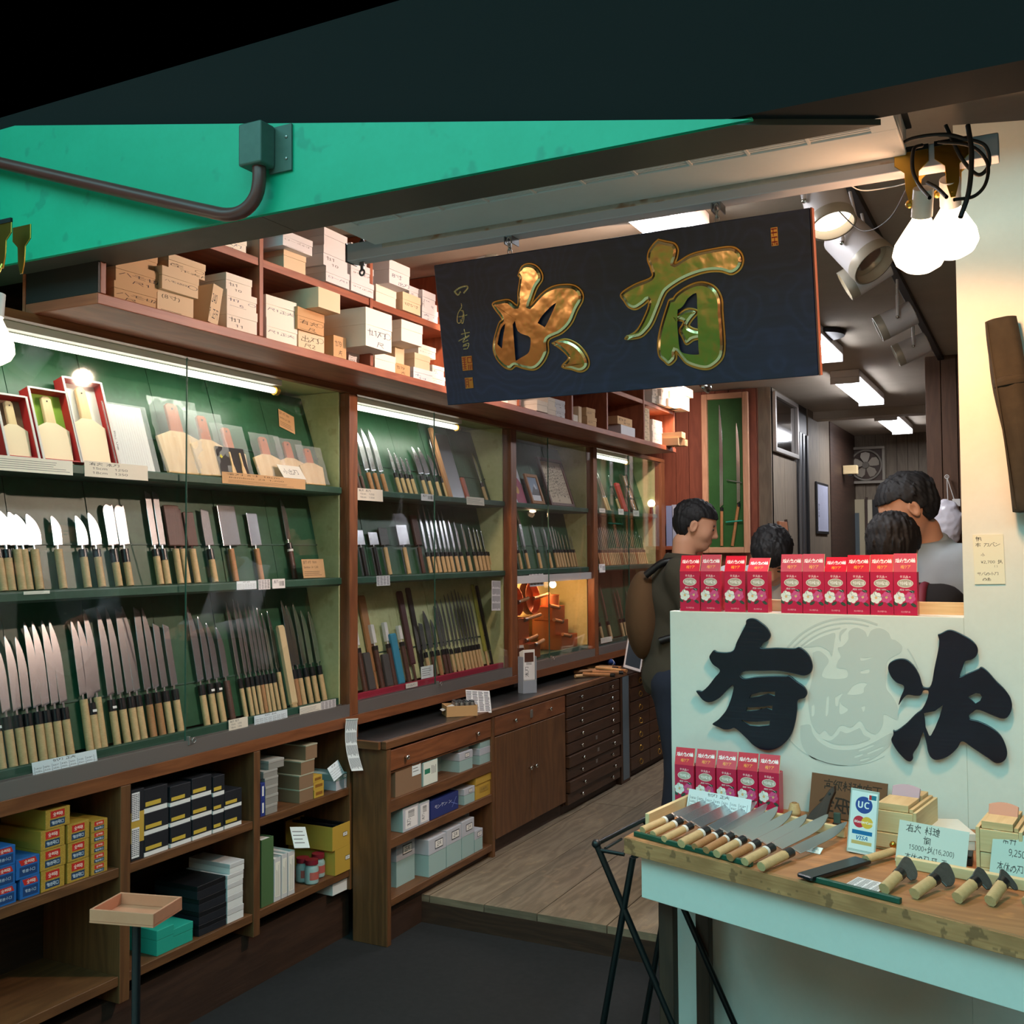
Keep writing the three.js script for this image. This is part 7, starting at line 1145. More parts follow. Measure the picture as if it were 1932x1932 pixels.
{ // third showcase: framed certificate, framed picture, poster; copper pans below
  const hOf = (u, v) => (at(u, v, 'x', -2.76).y - TIER[0].y) / Math.cos(lean(0));
  onShelf('certificate', 'framed certificate with dark columns of writing in the third showcase', 'certificate', 1061, 0, 0.02, (t) => { const w = 0.36, h = hOf(1020, 862); mesh('frame', [bx(-w / 2, -w / 2 + 0.022, 0, h, 0, 0.016, 0.003, 'y'), bx(w / 2 - 0.022, w / 2, 0, h, 0, 0.016, 0.003, 'y'), bx(-w / 2 + 0.022, w / 2 - 0.022, h - 0.022, h, 0, 0.016, 0.003, 'x'), bx(-w / 2 + 0.022, w / 2 - 0.022, 0, 0.022, 0, 0.016, 0.003, 'x')], M.sayaBrown, t);
    const pm = canvas(384, 400, (x, W, H) => { for (let c = 0; c < 11; c++) { let y = 30 + rr(0, 30) + (c < 2 ? 60 : 0); while (y < H - rr(20, 120)) { const k = Object.keys(GLYPH); write(x, k[Math.floor(rnd() * k.length)], 18 + c * 33, y, c === 5 ? 30 : 22, '#3a342e', { weight: 0.1 }); y += c === 5 ? 36 : 27; } } }, '#cfc0a8');
    mesh('sheet', new THREE.BoxGeometry(w - 0.046, h - 0.046, 0.002).translate(0, h / 2, 0.006), std({ map: pm, roughness: 0.8 }), t); });
  onShelf('picture_frame', 'small wooden frame with a snowy mountain photograph', 'picture', 1015, 0, 0.05, (t) => { const w = 0.17, h = 0.19; mesh('frame', [bx(-w / 2, -w / 2 + 0.02, 0, h, 0, 0.014, 0.003, 'y'), bx(w / 2 - 0.02, w / 2, 0, h, 0, 0.014, 0.003, 'y'), bx(-w / 2 + 0.02, w / 2 - 0.02, h - 0.02, h, 0, 0.014, 0.003, 'x'), bx(-w / 2 + 0.02, w / 2 - 0.02, 0, 0.02, 0, 0.014, 0.003, 'x')], M.handleTan, t);
    const pm = canvas(128, 128, (x) => { x.fillStyle = '#8fa4bc'; x.fillRect(0, 0, 128, 128); x.fillStyle = '#4a4c56'; x.beginPath(); x.moveTo(20, 90); x.lineTo(86, 30); x.lineTo(128, 80); x.lineTo(128, 128); x.lineTo(20, 128); x.fill(); x.fillStyle = '#e6e8ec'; x.fillRect(0, 96, 128, 32); x.fillStyle = '#dfe3ea'; x.beginPath(); x.moveTo(70, 46); x.lineTo(86, 30); x.lineTo(108, 58); x.lineTo(90, 66); x.fill(); }, '#fff');
    mesh('picture', new THREE.BoxGeometry(w - 0.04, h - 0.04, 0.002).translate(0, h / 2, 0.005), std({ map: pm, roughness: 0.3 }), t); });
  onShelf('poster', 'narrow pink and white printed poster behind the small picture frame', 'poster', 983, 0, 0.03, (t) => { const pm = canvas(128, 256, (x) => { x.fillStyle = '#c9ccd2'; x.fillRect(0, 0, 128, 256); x.fillStyle = '#8a96a4'; x.beginPath(); x.arc(70, 60, 34, 0, 7); x.fill(); x.fillStyle = '#b04a68'; x.beginPath(); x.moveTo(0, 130); x.quadraticCurveTo(80, 90, 128, 160); x.lineTo(128, 256); x.lineTo(30, 256); x.fill(); x.fillStyle = '#d8a04a'; x.beginPath(); x.arc(60, 190, 20, 0, 7); x.fill(); }, '#ddd'); mesh('board', bx(-0.075, 0.075, 0, 0.32, 0, 0.004), M.paper, t); mesh('print', new THREE.BoxGeometry(0.15, 0.32, 0.0008).translate(0, 0.16, 0.0046), std({ map: pm, roughness: 0.5 }), t); });
  const pan = (label, u, y, X, w, h, d, handleDir, handleLen, round) => {
    const p = at(u, 1180, 'x', X), t = thing('copper_pan', label, 'pan', [X, 0.873 + y, p.z], 'copper pans in the third showcase');
    if (round) { mesh('pan', new THREE.LatheGeometry([[0, 0], [w * 0.9, 0], [w, 0.006], [w, d], [w * 0.97, d], [w * 0.97, 0.01], [w * 0.86, 0.006], [0, 0.006]].map((k) => new THREE.Vector2(...k)), 36).rotateZ(-Math.PI / 2 + 0.12).translate(-d, w, 0), M.copper, t); }
    else mesh('pan', [bx(-d, 0, 0, 0.003, -w / 2, w / 2), bx(-0.003, 0, 0.0032, h, -w / 2, w / 2, 0.001), bx(-d, -d + 0.003, 0.0032, h, -w / 2, w / 2, 0.001), bx(-d + 0.0035, -0.0035, 0.0032, h, -w / 2, -w / 2 + 0.003), bx(-d + 0.0035, -0.0035, 0.0032, h, w / 2 - 0.003, w / 2)], M.copper, t);
    const yh = round ? w : h * 0.9, a = V3(0.004, yh, 0), b = V3(0.012, yh + 0.02, handleDir * handleLen);
    mesh('handle', rod(a, b, 0.011), M.handleTan, t); mesh('ferrule', rod(a, a.clone().lerp(b, 0.14), 0.013), M.steelDark, t);
  };
  pan('round copper pan shining orange at the near side of the third showcase', 976, 0.24, -2.72, 0.085, 0, 0.05, -1, 0.12, true);
  pan('round copper pan with a dark face beside the lit bulb', 1006, 0.235, -2.75, 0.1, 0, 0.05, -1, 0.2, true);
  pan('tall copper pan under the long wooden handle', 988, 0.115, -2.69, 0.14, 0.12, 0.14, -1, 0.2);
  pan('tall copper pan in the middle of the near copper stack', 990, 0.0, -2.69, 0.16, 0.112, 0.16, -1, 0.14);
  pan('tall copper pan with a bright handle at the bottom of the front copper stack', 1008, 0.0, -2.645, 0.16, 0.085, 0.04, -1, 0.1);
  pan('rectangular copper pan, topmost of the wrapped pile', 1054, 0.19, -2.72, 0.19, 0.085, 0.14, 1, 0.16);
  pan('rectangular copper pan, middle of the wrapped pile', 1060, 0.095, -2.71, 0.2, 0.09, 0.16, 1, 0.14);
  pan('rectangular copper pan, lowest of the wrapped pile', 1075, 0.0, -2.69, 0.24, 0.09, 0.17, 1, 0.14);
  const p = at(1046, 1180, 'x', -2.79), t = thing('copper_pot', 'tall narrow copper pot standing right below the lit bulb', 'pot', [-2.82, 1.14, p.z]); t.position.y = 0.873; mesh('pot', new THREE.LatheGeometry([[0, 0], [0.055, 0], [0.06, 0.008], [0.06, 0.34], [0.057, 0.34], [0.057, 0.01], [0, 0.006]].map((k) => new THREE.Vector2(...k)), 32), M.copper, t); mesh('rim', new THREE.TorusGeometry(0.06, 0.003, 8, 36).rotateX(Math.PI / 2).translate(0, 0.34, 0), M.copper, t);
}
{ // fourth showcase, upper shelf
  onShelf('red_book', 'narrow dark red book standing on the upper shelf of the fourth showcase', 'book', 1178, 0, 0.03, (t) => { mesh('cover', bx(-0.035, 0.035, 0, 0.22, 0, 0.02, 0.002), M.red, t); mesh('pages', bx(0.0352, 0.037, 0.004, 0.216, 0.002, 0.018), M.paper, t); });
  onShelf('tool_box', 'open case of small tools beside the dark red book', 'case', 1196, 0, 0.03, (t) => { const w = 0.12, h = 0.3; mesh('case', [bx(-w / 2, w / 2, 0, h, 0, 0.004), bx(-w / 2, -w / 2 + 0.005, 0, h, 0.0045, 0.024), bx(w / 2 - 0.005, w / 2, 0, h, 0.0045, 0.024)], M.darkWood, t); for (let i = 0; i < 3; i++) for (let j = 0; j < 4; j++) mesh('tool', bx(-w / 2 + 0.012 + j * 0.026, -w / 2 + 0.03 + j * 0.026, 0.02 + i * 0.095, 0.1 + i * 0.095, 0.005, 0.016, 0.002), j % 2 ? M.handleTan : M.steel, t); });
}
// ---------------------------------------------------------------- things on the worktop
const onTop = (u, v, h = 0) => at(u, v, 'y', LOWTOP + 0.001 + h);
{
  const p = onTop(872, 1352), t = thing('tin_tray', 'cut down cardboard tray holding small metal tins on the worktop', 'tray', [p.x, LOWTOP + 0.0015, p.z]); t.rotation.y = 0.75;
  const c = handMats[3], w = 0.15, d = 0.11, h = 0.05;
  mesh('tray', [bx(-w / 2, w / 2, 0, 0.002, -d, 0), bx(-w / 2, w / 2, 0.0022, h, -0.003, 0), bx(-w / 2, w / 2, 0.0022, h, -d, -d + 0.003), bx(-w / 2, -w / 2 + 0.003, 0.0022, h, -d + 0.0032, -0.0032), bx(w / 2 - 0.003, w / 2, 0.0022, h, -d + 0.0032, -0.0032)], boardMats[3], t);
  mesh('flap', bx(-0.07, 0, 0, 0.001, -0.06, 0).rotateZ(0.35).translate(-w / 2 + 0.05, h, -0.02), M.paper, t);
  const tin = new THREE.LatheGeometry([[0, 0], [0.0105, 0], [0.011, 0.002], [0.011, 0.058], [0.0098, 0.06], [0, 0.0595]].map((k) => new THREE.Vector2(...k)), 20);
  for (let i = 0; i < 11; i++) { const k = thing('metal_tin', `small metal tin in the cardboard tray, ${ord(i % 4 + 1)} of the ${['front', 'middle', 'back'][Math.floor(i / 4)]} row`, 'tin', [0, 0, 0], 'metal tins in the tray'); mesh('can', tin, M.aluminium, k); mesh('cap', cyl(0.0095, 0.0095, 0.006, 18).translate(0, 0.0635, 0), M.steelDark, k); const q = V3(-0.022 + (i % 4) * 0.026, 0.0025, -0.025 - Math.floor(i / 4) * 0.028).applyAxisAngle(V3(0, 1, 0), 0.75); k.position.copy(t.position).add(q); }
}
{ const p = onTop(905, 1344); card('price_notice', 'white printed price notice leaning beside the tin tray', 'notice', V3(p.x, LOWTOP + 0.0012, p.z), 0.13, 0.11, 6, { turn: 1.0, back: 0.42, roll: -0.12 }); }
{ // two leaflet holders
  [[982, 1296, 0, 'rear'], [1000, 1308, 1, 'front']].forEach(([u, v, i, w]) => { const p = onTop(u, v), t = thing('leaflet_holder', `grey holder of upright leaflets at the worktop edge, the ${w} one of two`, 'leaflet holder', [p.x, LOWTOP + 0.0012, p.z], 'leaflet holders on the worktop'); t.rotation.y = 1.05;
    mesh('holder', [bx(-0.045, 0.045, 0, 0.003, -0.05, 0), bx(-0.045, -0.042, 0.0032, 0.2, -0.05, 0), bx(0.042, 0.045, 0.0032, 0.2, -0.05, 0), bx(-0.0418, 0.0418, 0.0032, 0.07, -0.003, 0)], std({ color: 0x9ba2ac, roughness: 0.4 }), t);
    for (let k = 0; k < 5; k++) mesh('leaflet', bx(-0.039, 0.039, 0.004, 0.225 + 0.003 * k, -0.045 + k * 0.008, -0.041 + k * 0.008), M.paper, t);
    mesh('cover', cardGeo(0.15, 0.07, 15).translate(0, -0.035, 0).rotateZ(Math.PI / 2).translate(0, 0.148, -0.0078), cardMat, t); mesh('photo', bx(-0.03, 0.03, 0.17, 0.222, -0.0085, -0.0068), M.sayaBrown, t); });
}
{ // loose knife handles in a heap
  const l = [[1085, 1270, 1132, 1268], [1082, 1262, 1140, 1260], [1090, 1256, 1150, 1262], [1100, 1252, 1165, 1257], [1110, 1250, 1172, 1256], [1118, 1262, 1176, 1265], [1125, 1254, 1182, 1262], [1100, 1266, 1160, 1270]];
  l.forEach(([a, b, c, d], i) => { const h = 0.012 + (i > 4 ? 0.02 : 0), A = onTop(a, b + 6, h), B = onTop(c, d + 4, h), t = thing('loose_handle', `loose wooden knife handle in the worktop heap, ${ord(i + 1)} counting toward the tablet`, 'handle', [A.x, A.y, A.z], 'loose handles on the worktop'); B.sub(A); const L = Math.min(B.length(), 0.42); B.setLength(L); mesh('stick', rod([0, 0, 0], B, 0.011, 8), i % 3 ? M.handleTan : M.handleWood, t); mesh('ferrule', rod(B.clone().multiplyScalar(0.86), B.clone().multiplyScalar(1.002), 0.0118, 8), i % 2 ? M.horn : M.handleTan, t); });
}
{
  const p = onTop(1192, 1264), t = thing('tablet', 'white framed tablet propped up at the end of the worktop', 'tablet', [p.x, LOWTOP + 0.0015, p.z]); t.rotation.set(-0.5, 0.75, -0.35, 'YXZ');
  mesh('body', new RoundedBoxGeometry(0.12, 0.24, 0.008, 2, 0.003).translate(0, 0.12, 0), M.plasticWhite, t); mesh('screen', bx(-0.05, 0.05, 0.02, 0.222, 0.0042, 0.005), phys({ color: 0x39424a, roughness: 0.08, clearcoat: 1 }), t); mesh('stand', rod([0, 0.11, -0.005], [0, 0.03, -0.1], 0.004), M.steelDark, t);
  const q = onTop(1153, 1256), b = thing('cloth_roll', 'small rolled blue cloth lying by the tablet', 'cloth', [q.x, LOWTOP + 0.023, q.z]); mesh('roll', new THREE.CapsuleGeometry(0.02, 0.05, 6, 16).rotateX(1.2), std({ color: 0x2a4688, roughness: 0.9 }), b); mesh('tie', new THREE.TorusGeometry(0.0205, 0.002, 6, 20).rotateX(1.2 - Math.PI / 2), M.white, b);
  const r = onTop(1222, 1262); for (let i = 0; i < 3; i++) { const k = thing('catalogue', `pale thick catalogue, ${['bottom', 'middle', 'top'][i]} of the pile behind the tablet`, 'book', [r.x - 0.02, LOWTOP + 0.0015 + i * 0.038, r.z - 0.08], 'catalogues behind the tablet'); k.rotation.y = 0.1 * i; mesh('pages', bx(-0.11, 0.11, 0.003, 0.033, -0.16, 0.0), M.paper, k); mesh('cover', [bx(-0.113, 0.113, 0, 0.0028, -0.163, 0.003), bx(-0.113, 0.113, 0.0332, 0.036, -0.163, 0.003), bx(-0.1135, -0.111, 0.003, 0.033, -0.163, 0.003)], std({ color: 0xb4ae98, roughness: 0.8 }), k); }
}
{ // salmon tray corner on a thin stand at the lower edge of the picture
  const y = 0.7, a = at(228, 1683, 'y', y), t = thing('salmon_tray', 'salmon coloured tray whose corner shows at the lower picture edge', 'tray', [a.x, y, a.z]); t.rotation.y = 0.25;
  const w = 0.16, d = 0.12, m = std({ map: paintTex([206, 132, 100], 12, 97), roughness: 0.6 });
  mesh('tray', [bx(0, w, -0.03, -0.026, 0, d), bx(0, w, -0.0258, 0, 0, 0.006, 0.001), bx(0, w, -0.0258, 0, d - 0.006, d, 0.001), bx(0, 0.006, -0.0258, 0, 0.0065, d - 0.0065, 0.001), bx(w - 0.006, w, -0.0258, 0, 0.0065, d - 0.0065, 0.001)], m, t);
  mesh('leg', [rod([w / 2, -0.0262, d / 2], [w / 2, -0.81, d / 2], 0.01), cyl(0.09, 0.1, 0.012, 28).translate(w / 2, -0.812, d / 2)], M.black, t);
}
// ---------------------------------------------------------------- people: a smooth field of tapered limbs, meshed as one surface
function surfaceNet(f, lo, hi, cell) {
  const n = [0, 1, 2].map((k) => Math.ceil((hi[k] - lo[k]) / cell) + 1), [nx, ny, nz] = n, F = new Float32Array(nx * ny * nz), id = (x, y, z) => (z * ny + y) * nx + x;
  for (let z = 0; z < nz; z++) for (let y = 0; y < ny; y++) for (let x = 0; x < nx; x++) F[id(x, y, z)] = f(lo[0] + x * cell, lo[1] + y * cell, lo[2] + z * cell);
  const V = new Int32Array(nx * ny * nz).fill(-1), pos = [], idx = [], C = [[0, 0, 0], [1, 0, 0], [0, 1, 0], [1, 1, 0], [0, 0, 1], [1, 0, 1], [0, 1, 1], [1, 1, 1]], E = [];
  for (let a = 0; a < 8; a++) for (let b = a + 1; b < 8; b++) if (C[a].reduce((s, v, k) => s + Math.abs(v - C[b][k]), 0) === 1) E.push([a, b]);
  for (let z = 0; z < nz - 1; z++) for (let y = 0; y < ny - 1; y++) for (let x = 0; x < nx - 1; x++) {
    const v = C.map((c) => F[id(x + c[0], y + c[1], z + c[2])]); let m = 0; for (let i = 0; i < 8; i++) if (v[i] < 0) m |= 1 << i;
    if (m === 0 || m === 255) continue;
    let px = 0, py = 0, pz = 0, k = 0;
    for (const [a, b] of E) if ((v[a] < 0) !== (v[b] < 0)) { const t = v[a] / (v[a] - v[b]); px += C[a][0] + t * (C[b][0] - C[a][0]); py += C[a][1] + t * (C[b][1] - C[a][1]); pz += C[a][2] + t * (C[b][2] - C[a][2]); k++; }
    V[id(x, y, z)] = pos.length / 3; pos.push(lo[0] + (x + px / k) * cell, lo[1] + (y + py / k) * cell, lo[2] + (z + pz / k) * cell);
  }
  const quad = (a, b, c, d, flip) => { if (a < 0 || b < 0 || c < 0 || d < 0) return; flip ? idx.push(a, c, b, a, d, c) : idx.push(a, b, c, a, c, d); };
  for (let z = 1; z < nz - 1; z++) for (let y = 1; y < ny - 1; y++) for (let x = 1; x < nx - 1; x++) {
    const s = F[id(x, y, z)] < 0;
    if (s !== (F[id(x + 1, y, z)] < 0)) quad(V[id(x, y - 1, z - 1)], V[id(x, y, z - 1)], V[id(x, y, z)], V[id(x, y - 1, z)], !s);
    if (s !== (F[id(x, y + 1, z)] < 0)) quad(V[id(x - 1, y, z - 1)], V[id(x - 1, y, z)], V[id(x, y, z)], V[id(x, y, z - 1)], !s);
    if (s !== (F[id(x, y, z + 1)] < 0)) quad(V[id(x - 1, y - 1, z)], V[id(x, y - 1, z)], V[id(x, y, z)], V[id(x - 1, y, z)], !s);
  }
  const g = new THREE.BufferGeometry(); g.setAttribute('position', new THREE.Float32BufferAttribute(pos, 3)); g.setIndex(idx); g.computeVertexNormals(); return g;
}
const smin = (a, b, k) => { const h = Math.max(k - Math.abs(a - b), 0) / k; return Math.min(a, b) - h * h * k * 0.25; };
function capsule(x, y, z, a, b, ra, rb) {
  const bx_ = b.x - a.x, by = b.y - a.y, bz = b.z - a.z, px = x - a.x, py = y - a.y, pz = z - a.z, t = Math.max(0, Math.min(1, (px * bx_ + py * by + pz * bz) / (bx_ * bx_ + by * by + bz * bz + 1e-9)));
  return Math.hypot(px - bx_ * t, py - by * t, pz - bz * t) - (ra + (rb - ra) * t);
}
const ell = (x, y, z, cx, cy, cz, rx, ry, rz) => { const X = (x - cx) / rx, Y = (y - cy) / ry, Z = (z - cz) / rz, k = Math.hypot(X, Y, Z); return (k - 1) * Math.min(rx, ry, rz); };
// head in its own frame: y up, z toward the face, origin between the ears
function headField(x, y, z) {
  let d = ell(x, y, z, 0, 0.03, -0.012, 0.076, 0.086, 0.096);
  d = smin(d, ell(x, y, z, 0, -0.03, 0.022, 0.06, 0.082, 0.07), 0.04);
  d = smin(d, ell(x, y, z, 0, -0.088, 0.052, 0.03, 0.024, 0.03), 0.035);
  for (const s of [-1, 1]) { d = smin(d, ell(x, y, z, s * 0.042, -0.028, 0.058, 0.022, 0.024, 0.02), 0.03); const e = ell(x, y, z, s * 0.031, 0.006, 0.097, 0.019, 0.011, 0.014); d = Math.max(d, -e + 0.0) < d ? d : -smin(-d, e, 0.012); d = smin(d, ell(x, y, z, s * 0.031, 0.003, 0.077, 0.014, 0.0095, 0.011), 0.006); }
  d = smin(d, capsule(x, y, z, V3(0, 0.012, 0.085), V3(0, -0.026, 0.106), 0.008, 0.0125), 0.014);
  for (const s of [-1, 1]) d = smin(d, ell(x, y, z, s * 0.012, -0.031, 0.094, 0.009, 0.008, 0.009), 0.008);
  d = smin(d, ell(x, y, z, 0, -0.057, 0.086, 0.023, 0.0065, 0.011), 0.008); d = smin(d, ell(x, y, z, 0, -0.068, 0.084, 0.02, 0.0075, 0.011), 0.007);
  for (const s of [-1, 1]) { let e = ell(x, y, z, s * 0.079, -0.008, -0.004, 0.009, 0.032, 0.019); e = -smin(-e, ell(x, y, z, s * 0.088, -0.008, 0.0, 0.008, 0.02, 0.01), 0.004); d = smin(d, e, 0.006); }
  return d;
}
// pose: joints in the person's frame (y up, z toward where the body faces, feet at y = 0)
function person(label, pos, turn, o) {
  const t = thing('person', label, 'person', pos); t.rotation.y = turn;
  const J = o.joints, v = (n) => J[n];
  // head placed on its neck
  const H = new THREE.Matrix4().compose(v('head'), new THREE.Quaternion().setFromEuler(new THREE.Euler(o.headPitch ?? 0, o.headYaw ?? 0, o.headRoll ?? 0, 'YXZ')), V3(1, 1, 1)), hs = o.headScale ?? 1, Hi = H.clone().invert();
  const q = V3();
  const body = (x, y, z, fat = 0, legs = true) => {
    let d = 1e3; const add = (a, b, ra, rb, k = 0.05) => { const e = capsule(x, y, z, v(a), v(b), ra + fat, rb + fat); d = d > 100 ? e : smin(d, e, k); };
    add('pelvis', 'waist', 0.115, 0.11); add('waist', 'chest', 0.115, 0.125);
    { const c = v('chest'); d = smin(d, ell(x, y, z, c.x, c.y, c.z, 0.165 + fat, 0.13 + fat, 0.105 + fat), 0.06); const p = v('pelvis'); d = smin(d, ell(x, y, z, p.x, p.y, p.z, 0.15 + fat, 0.11 + fat, 0.11 + fat), 0.05); }
    add('shL', 'shR', 0.058, 0.058, 0.06); add('chest', 'neck', 0.08, 0.052, 0.06);
    for (const s of ['L', 'R']) { add('sh' + s, 'el' + s, 0.05, 0.038, 0.03); add('el' + s, 'wr' + s, 0.038, 0.026, 0.02); if (legs) { add('hip' + s, 'kn' + s, 0.085, 0.055, 0.04); add('kn' + s, 'an' + s, 0.054, 0.038, 0.03); add('an' + s, 'to' + s, 0.038, 0.03, 0.02); } }
    return d;
  };
  const lo = [-0.5, -0.02, -0.45], hi = [0.5, 1.62, 0.55];
  // skin: body, head and neck, hands, one geometry
  const skinBody = surfaceNet((x, y, z) => { let d = body(x, y, z, -0.006); return d; }, lo, hi, 0.016);
  const head = surfaceNet((x, y, z) => { q.set(x, y, z).applyMatrix4(Hi).multiplyScalar(1 / hs); let d = headField(q.x, q.y, q.z) * hs; return smin(d, Math.min(capsule(x, y, z, v('neck'), v('nape'), 0.056, 0.053), capsule(x, y, z, v('throat'), v('neck'), 0.05, 0.056)), 0.025); }, ['x', 'y', 'z'].map((k) => v('head')[k] - 0.19), ['x', 'y', 'z'].map((k) => v('head')[k] + 0.16), 0.0042);
  const hands = ['L', 'R'].map((s) => {
    const w = v('wr' + s), e = v('el' + s), ax = w.clone().sub(e).normalize(), side = V3(s === 'L' ? 1 : -1, 0, 0.2).addScaledVector(ax, -ax.dot(V3(s === 'L' ? 1 : -1, 0, 0.2))).normalize(), nrm = ax.clone().cross(side).multiplyScalar(s === 'L' ? 1 : -1);
    const P = (a, b, c) => w.clone().addScaledVector(ax, a).addScaledVector(side, b).addScaledVector(nrm, c);
    const ch = []; [[-0.03, 0.058], [-0.01, 0.068], [0.01, 0.064], [0.029, 0.05]].forEach(([b, l]) => ch.push([P(0.082, b, 0), P(0.082 + l * 0.5, b * 1.1, -0.008), 0.0095, 0.0085], [P(0.082 + l * 0.5, b * 1.1, -0.008), P(0.082 + l * 0.85, b * 1.1, -0.03), 0.0085, 0.0075]));
    ch.push([P(0.03, -0.034, 0), P(0.062, -0.056, -0.012), 0.012, 0.0105], [P(0.062, -0.056, -0.012), P(0.092, -0.056, -0.024), 0.0105, 0.0085]);
    const A = P(0, 0, 0), B = P(0.076, -0.018, 0), C = P(0.076, 0.02, 0);
    return surfaceNet((x, y, z) => { let d = smin(capsule(x, y, z, A, B, 0.024, 0.018), capsule(x, y, z, A, C, 0.024, 0.017), 0.02); for (const [a, b, ra, rb] of ch) d = smin(d, capsule(x, y, z, a, b, ra, rb), 0.006); return d; }, ['x', 'y', 'z'].map((k) => w[k] - 0.15), ['x', 'y', 'z'].map((k) => w[k] + 0.16), 0.0055);
  });
  const B = mesh('body', [skinBody, head, ...hands], M.skin, t);
  const loc = (g) => g.scale(hs, hs, hs).applyMatrix4(H);
  for (const s of [-1, 1]) { const e = mesh('eye', loc(new THREE.SphereGeometry(0.0075, 14, 10).scale(1.5, 0.62, 0.7).translate(s * 0.031, 0.002, 0.0865)), M.horn, B); mesh('eyebrow', loc(new THREE.CapsuleGeometry(0.0028, 0.024, 4, 8).rotateZ(Math.PI / 2 - s * 0.12).translate(s * 0.032, 0.022, 0.0865)), M.hair, B); }
  // hair: a shell on the skull, open over the face and round the ears
  const hairF = o.hair;
  const shell = surfaceNet((x, y, z) => {
    let d = Math.min(ell(x, y, z, 0, 0.034, -0.014, 0.092, 0.096, 0.113), ell(x, y, z, 0, 0.0, -0.035, 0.088, 0.1, 0.09));
    d += 0.008 * (fbm(x * 90 + 20 * y, y * 26 + z * 60, 4, 3) - 0.5) * 2 + 0.0012 * Math.sin(Math.atan2(x, z) * 41 + y * 90) + Math.max(0, 0.035 - y) * 0.11 + (o.hairIn ?? 0.004);
    return Math.max(d, hairF(x, y, z));
  }, [-0.13, -0.2, -0.16], [0.13, 0.15, 0.13], 0.0045);
  mesh('hair', loc(shell), M.hair, t);
  // clothes follow the body and end at neck, cuffs, waist and hems
  const cut = (y) => y;
  const top = o.top, low = o.low;
  const nk = v('neck'), dirN = v('nape').clone().sub(v('chest')).normalize();
  mesh(top.name, surfaceNet((x, y, z) => {
    let d = body(x, y, z, top.fat ?? 0.018, false);
    d += 0.006 * (fbm(x * 14 + 5, y * 11 + z * 13, 6, 3) - 0.5) * 2;
    d = Math.max(d, top.hem - y); // hem
    const over = (x - nk.x) * dirN.x + (y - nk.y) * dirN.y + (z - nk.z) * dirN.z; d = Math.max(d, over + (top.neckDrop ?? 0.0));
    for (const s of ['L', 'R']) { const w = v('wr' + s), e = v('el' + s), ax = w.clone().sub(e).normalize(), k = (x - w.x) * ax.x + (y - w.y) * ax.y + (z - w.z) * ax.z; if (Math.hypot(x - w.x, y - w.y, z - w.z) < 0.14) d = Math.max(d, k + 0.012); }
    return d;
  }, lo, [0.5, 1.62, 0.55], 0.0115), top.mat, t);
  const legsOnly = (x, y, z, fat) => { let d = ell(x, y, z, v('pelvis').x, v('pelvis').y, v('pelvis').z, 0.155 + fat, 0.13 + fat, 0.115 + fat); for (const s of ['L', 'R']) { d = smin(d, capsule(x, y, z, v('hip' + s), v('kn' + s), 0.088 + fat, 0.06 + fat), 0.04); d = smin(d, capsule(x, y, z, v('kn' + s), v('an' + s), 0.06 + fat, 0.05 + fat), 0.03); } return d; };
  mesh('trousers', surfaceNet((x, y, z) => Math.max(legsOnly(x, y, z, 0.012) + 0.004 * (fbm(x * 20, y * 16 + z * 9, 2, 2) - 0.5), 0.07 - y, y - v('waist').y), lo, [0.5, 1.2, 0.55], 0.0145), low, t);
  for (const s of ['L', 'R']) { const a = v('an' + s), b = v('to' + s); const sh = mesh('shoe', surfaceNet((x, y, z) => Math.max(smin(capsule(x, y, z, V3(a.x, 0.05, a.z - 0.02), V3(b.x, 0.036, b.z), 0.05, 0.042), capsule(x, y, z, V3(a.x, 0.09, a.z - 0.01), V3(a.x, 0.05, a.z), 0.045, 0.05), 0.03), -y + 0.002), [a.x - 0.12, -0.01, Math.min(a.z, b.z) - 0.13], [a.x + 0.12, 0.16, Math.max(a.z, b.z) + 0.12], 0.009), M.black, t); mesh('sole', new RoundedBoxGeometry(0.085, 0.014, 0.25, 2, 0.006).translate((a.x + b.x) / 2, 0.0085, (a.z + b.z) / 2), M.cord, sh); }
  if (o.extra) o.extra(t, { v, body, H, loc });
  return t;
}
// joints of a person leaning forward by bend radians from the hips, arms reaching down in front
function pose(h, bend, o = {}) {
  const k = h / 1.72, c = Math.cos(bend), s = Math.sin(bend), hip = 0.9 * k, up = (r) => V3(0, hip + r * c * k, r * s * k), w = o.width ?? 0.165;
  const J = { pelvis: V3(0, hip, 0), waist: up(0.18), chest: up(0.38), neck: up(0.56), nape: up(0.6), throat: up(0.55) };
  const nod = o.nod ?? bend + 0.3; J.head = up(0.62).add(V3(o.headX ?? 0, Math.cos(nod) * 0.105 * k, Math.sin(nod) * 0.105 * k + 0.012)); J.nape = up(0.58).add(V3((o.headX ?? 0) * 0.6, Math.cos(nod) * 0.055, Math.sin(nod) * 0.05 - 0.02)); J.throat = up(0.56);
  for (const [n, q] of [['L', 1], ['R', -1]]) {
    const sh = up(0.49); J['sh' + n] = V3(q * w, sh.y, sh.z); const e = V3(q * (w + 0.05), sh.y - 0.26 * k, sh.z + 0.07); J['el' + n] = e; J['wr' + n] = V3(q * (o.hands ?? 0.12), e.y - (o.drop ?? 0.02), e.z + 0.23);
    J['hip' + n] = V3(q * 0.085, hip - 0.03, 0); J['kn' + n] = V3(q * 0.095, 0.48 * k, 0.03); J['an' + n] = V3(q * 0.1, 0.085, -0.02); J['to' + n] = V3(q * 0.115, 0.045, 0.13);
  }
  return J;
}
const cloth = (c, s) => std({ map: paintTex(c, 16, s), roughness: 0.95 });
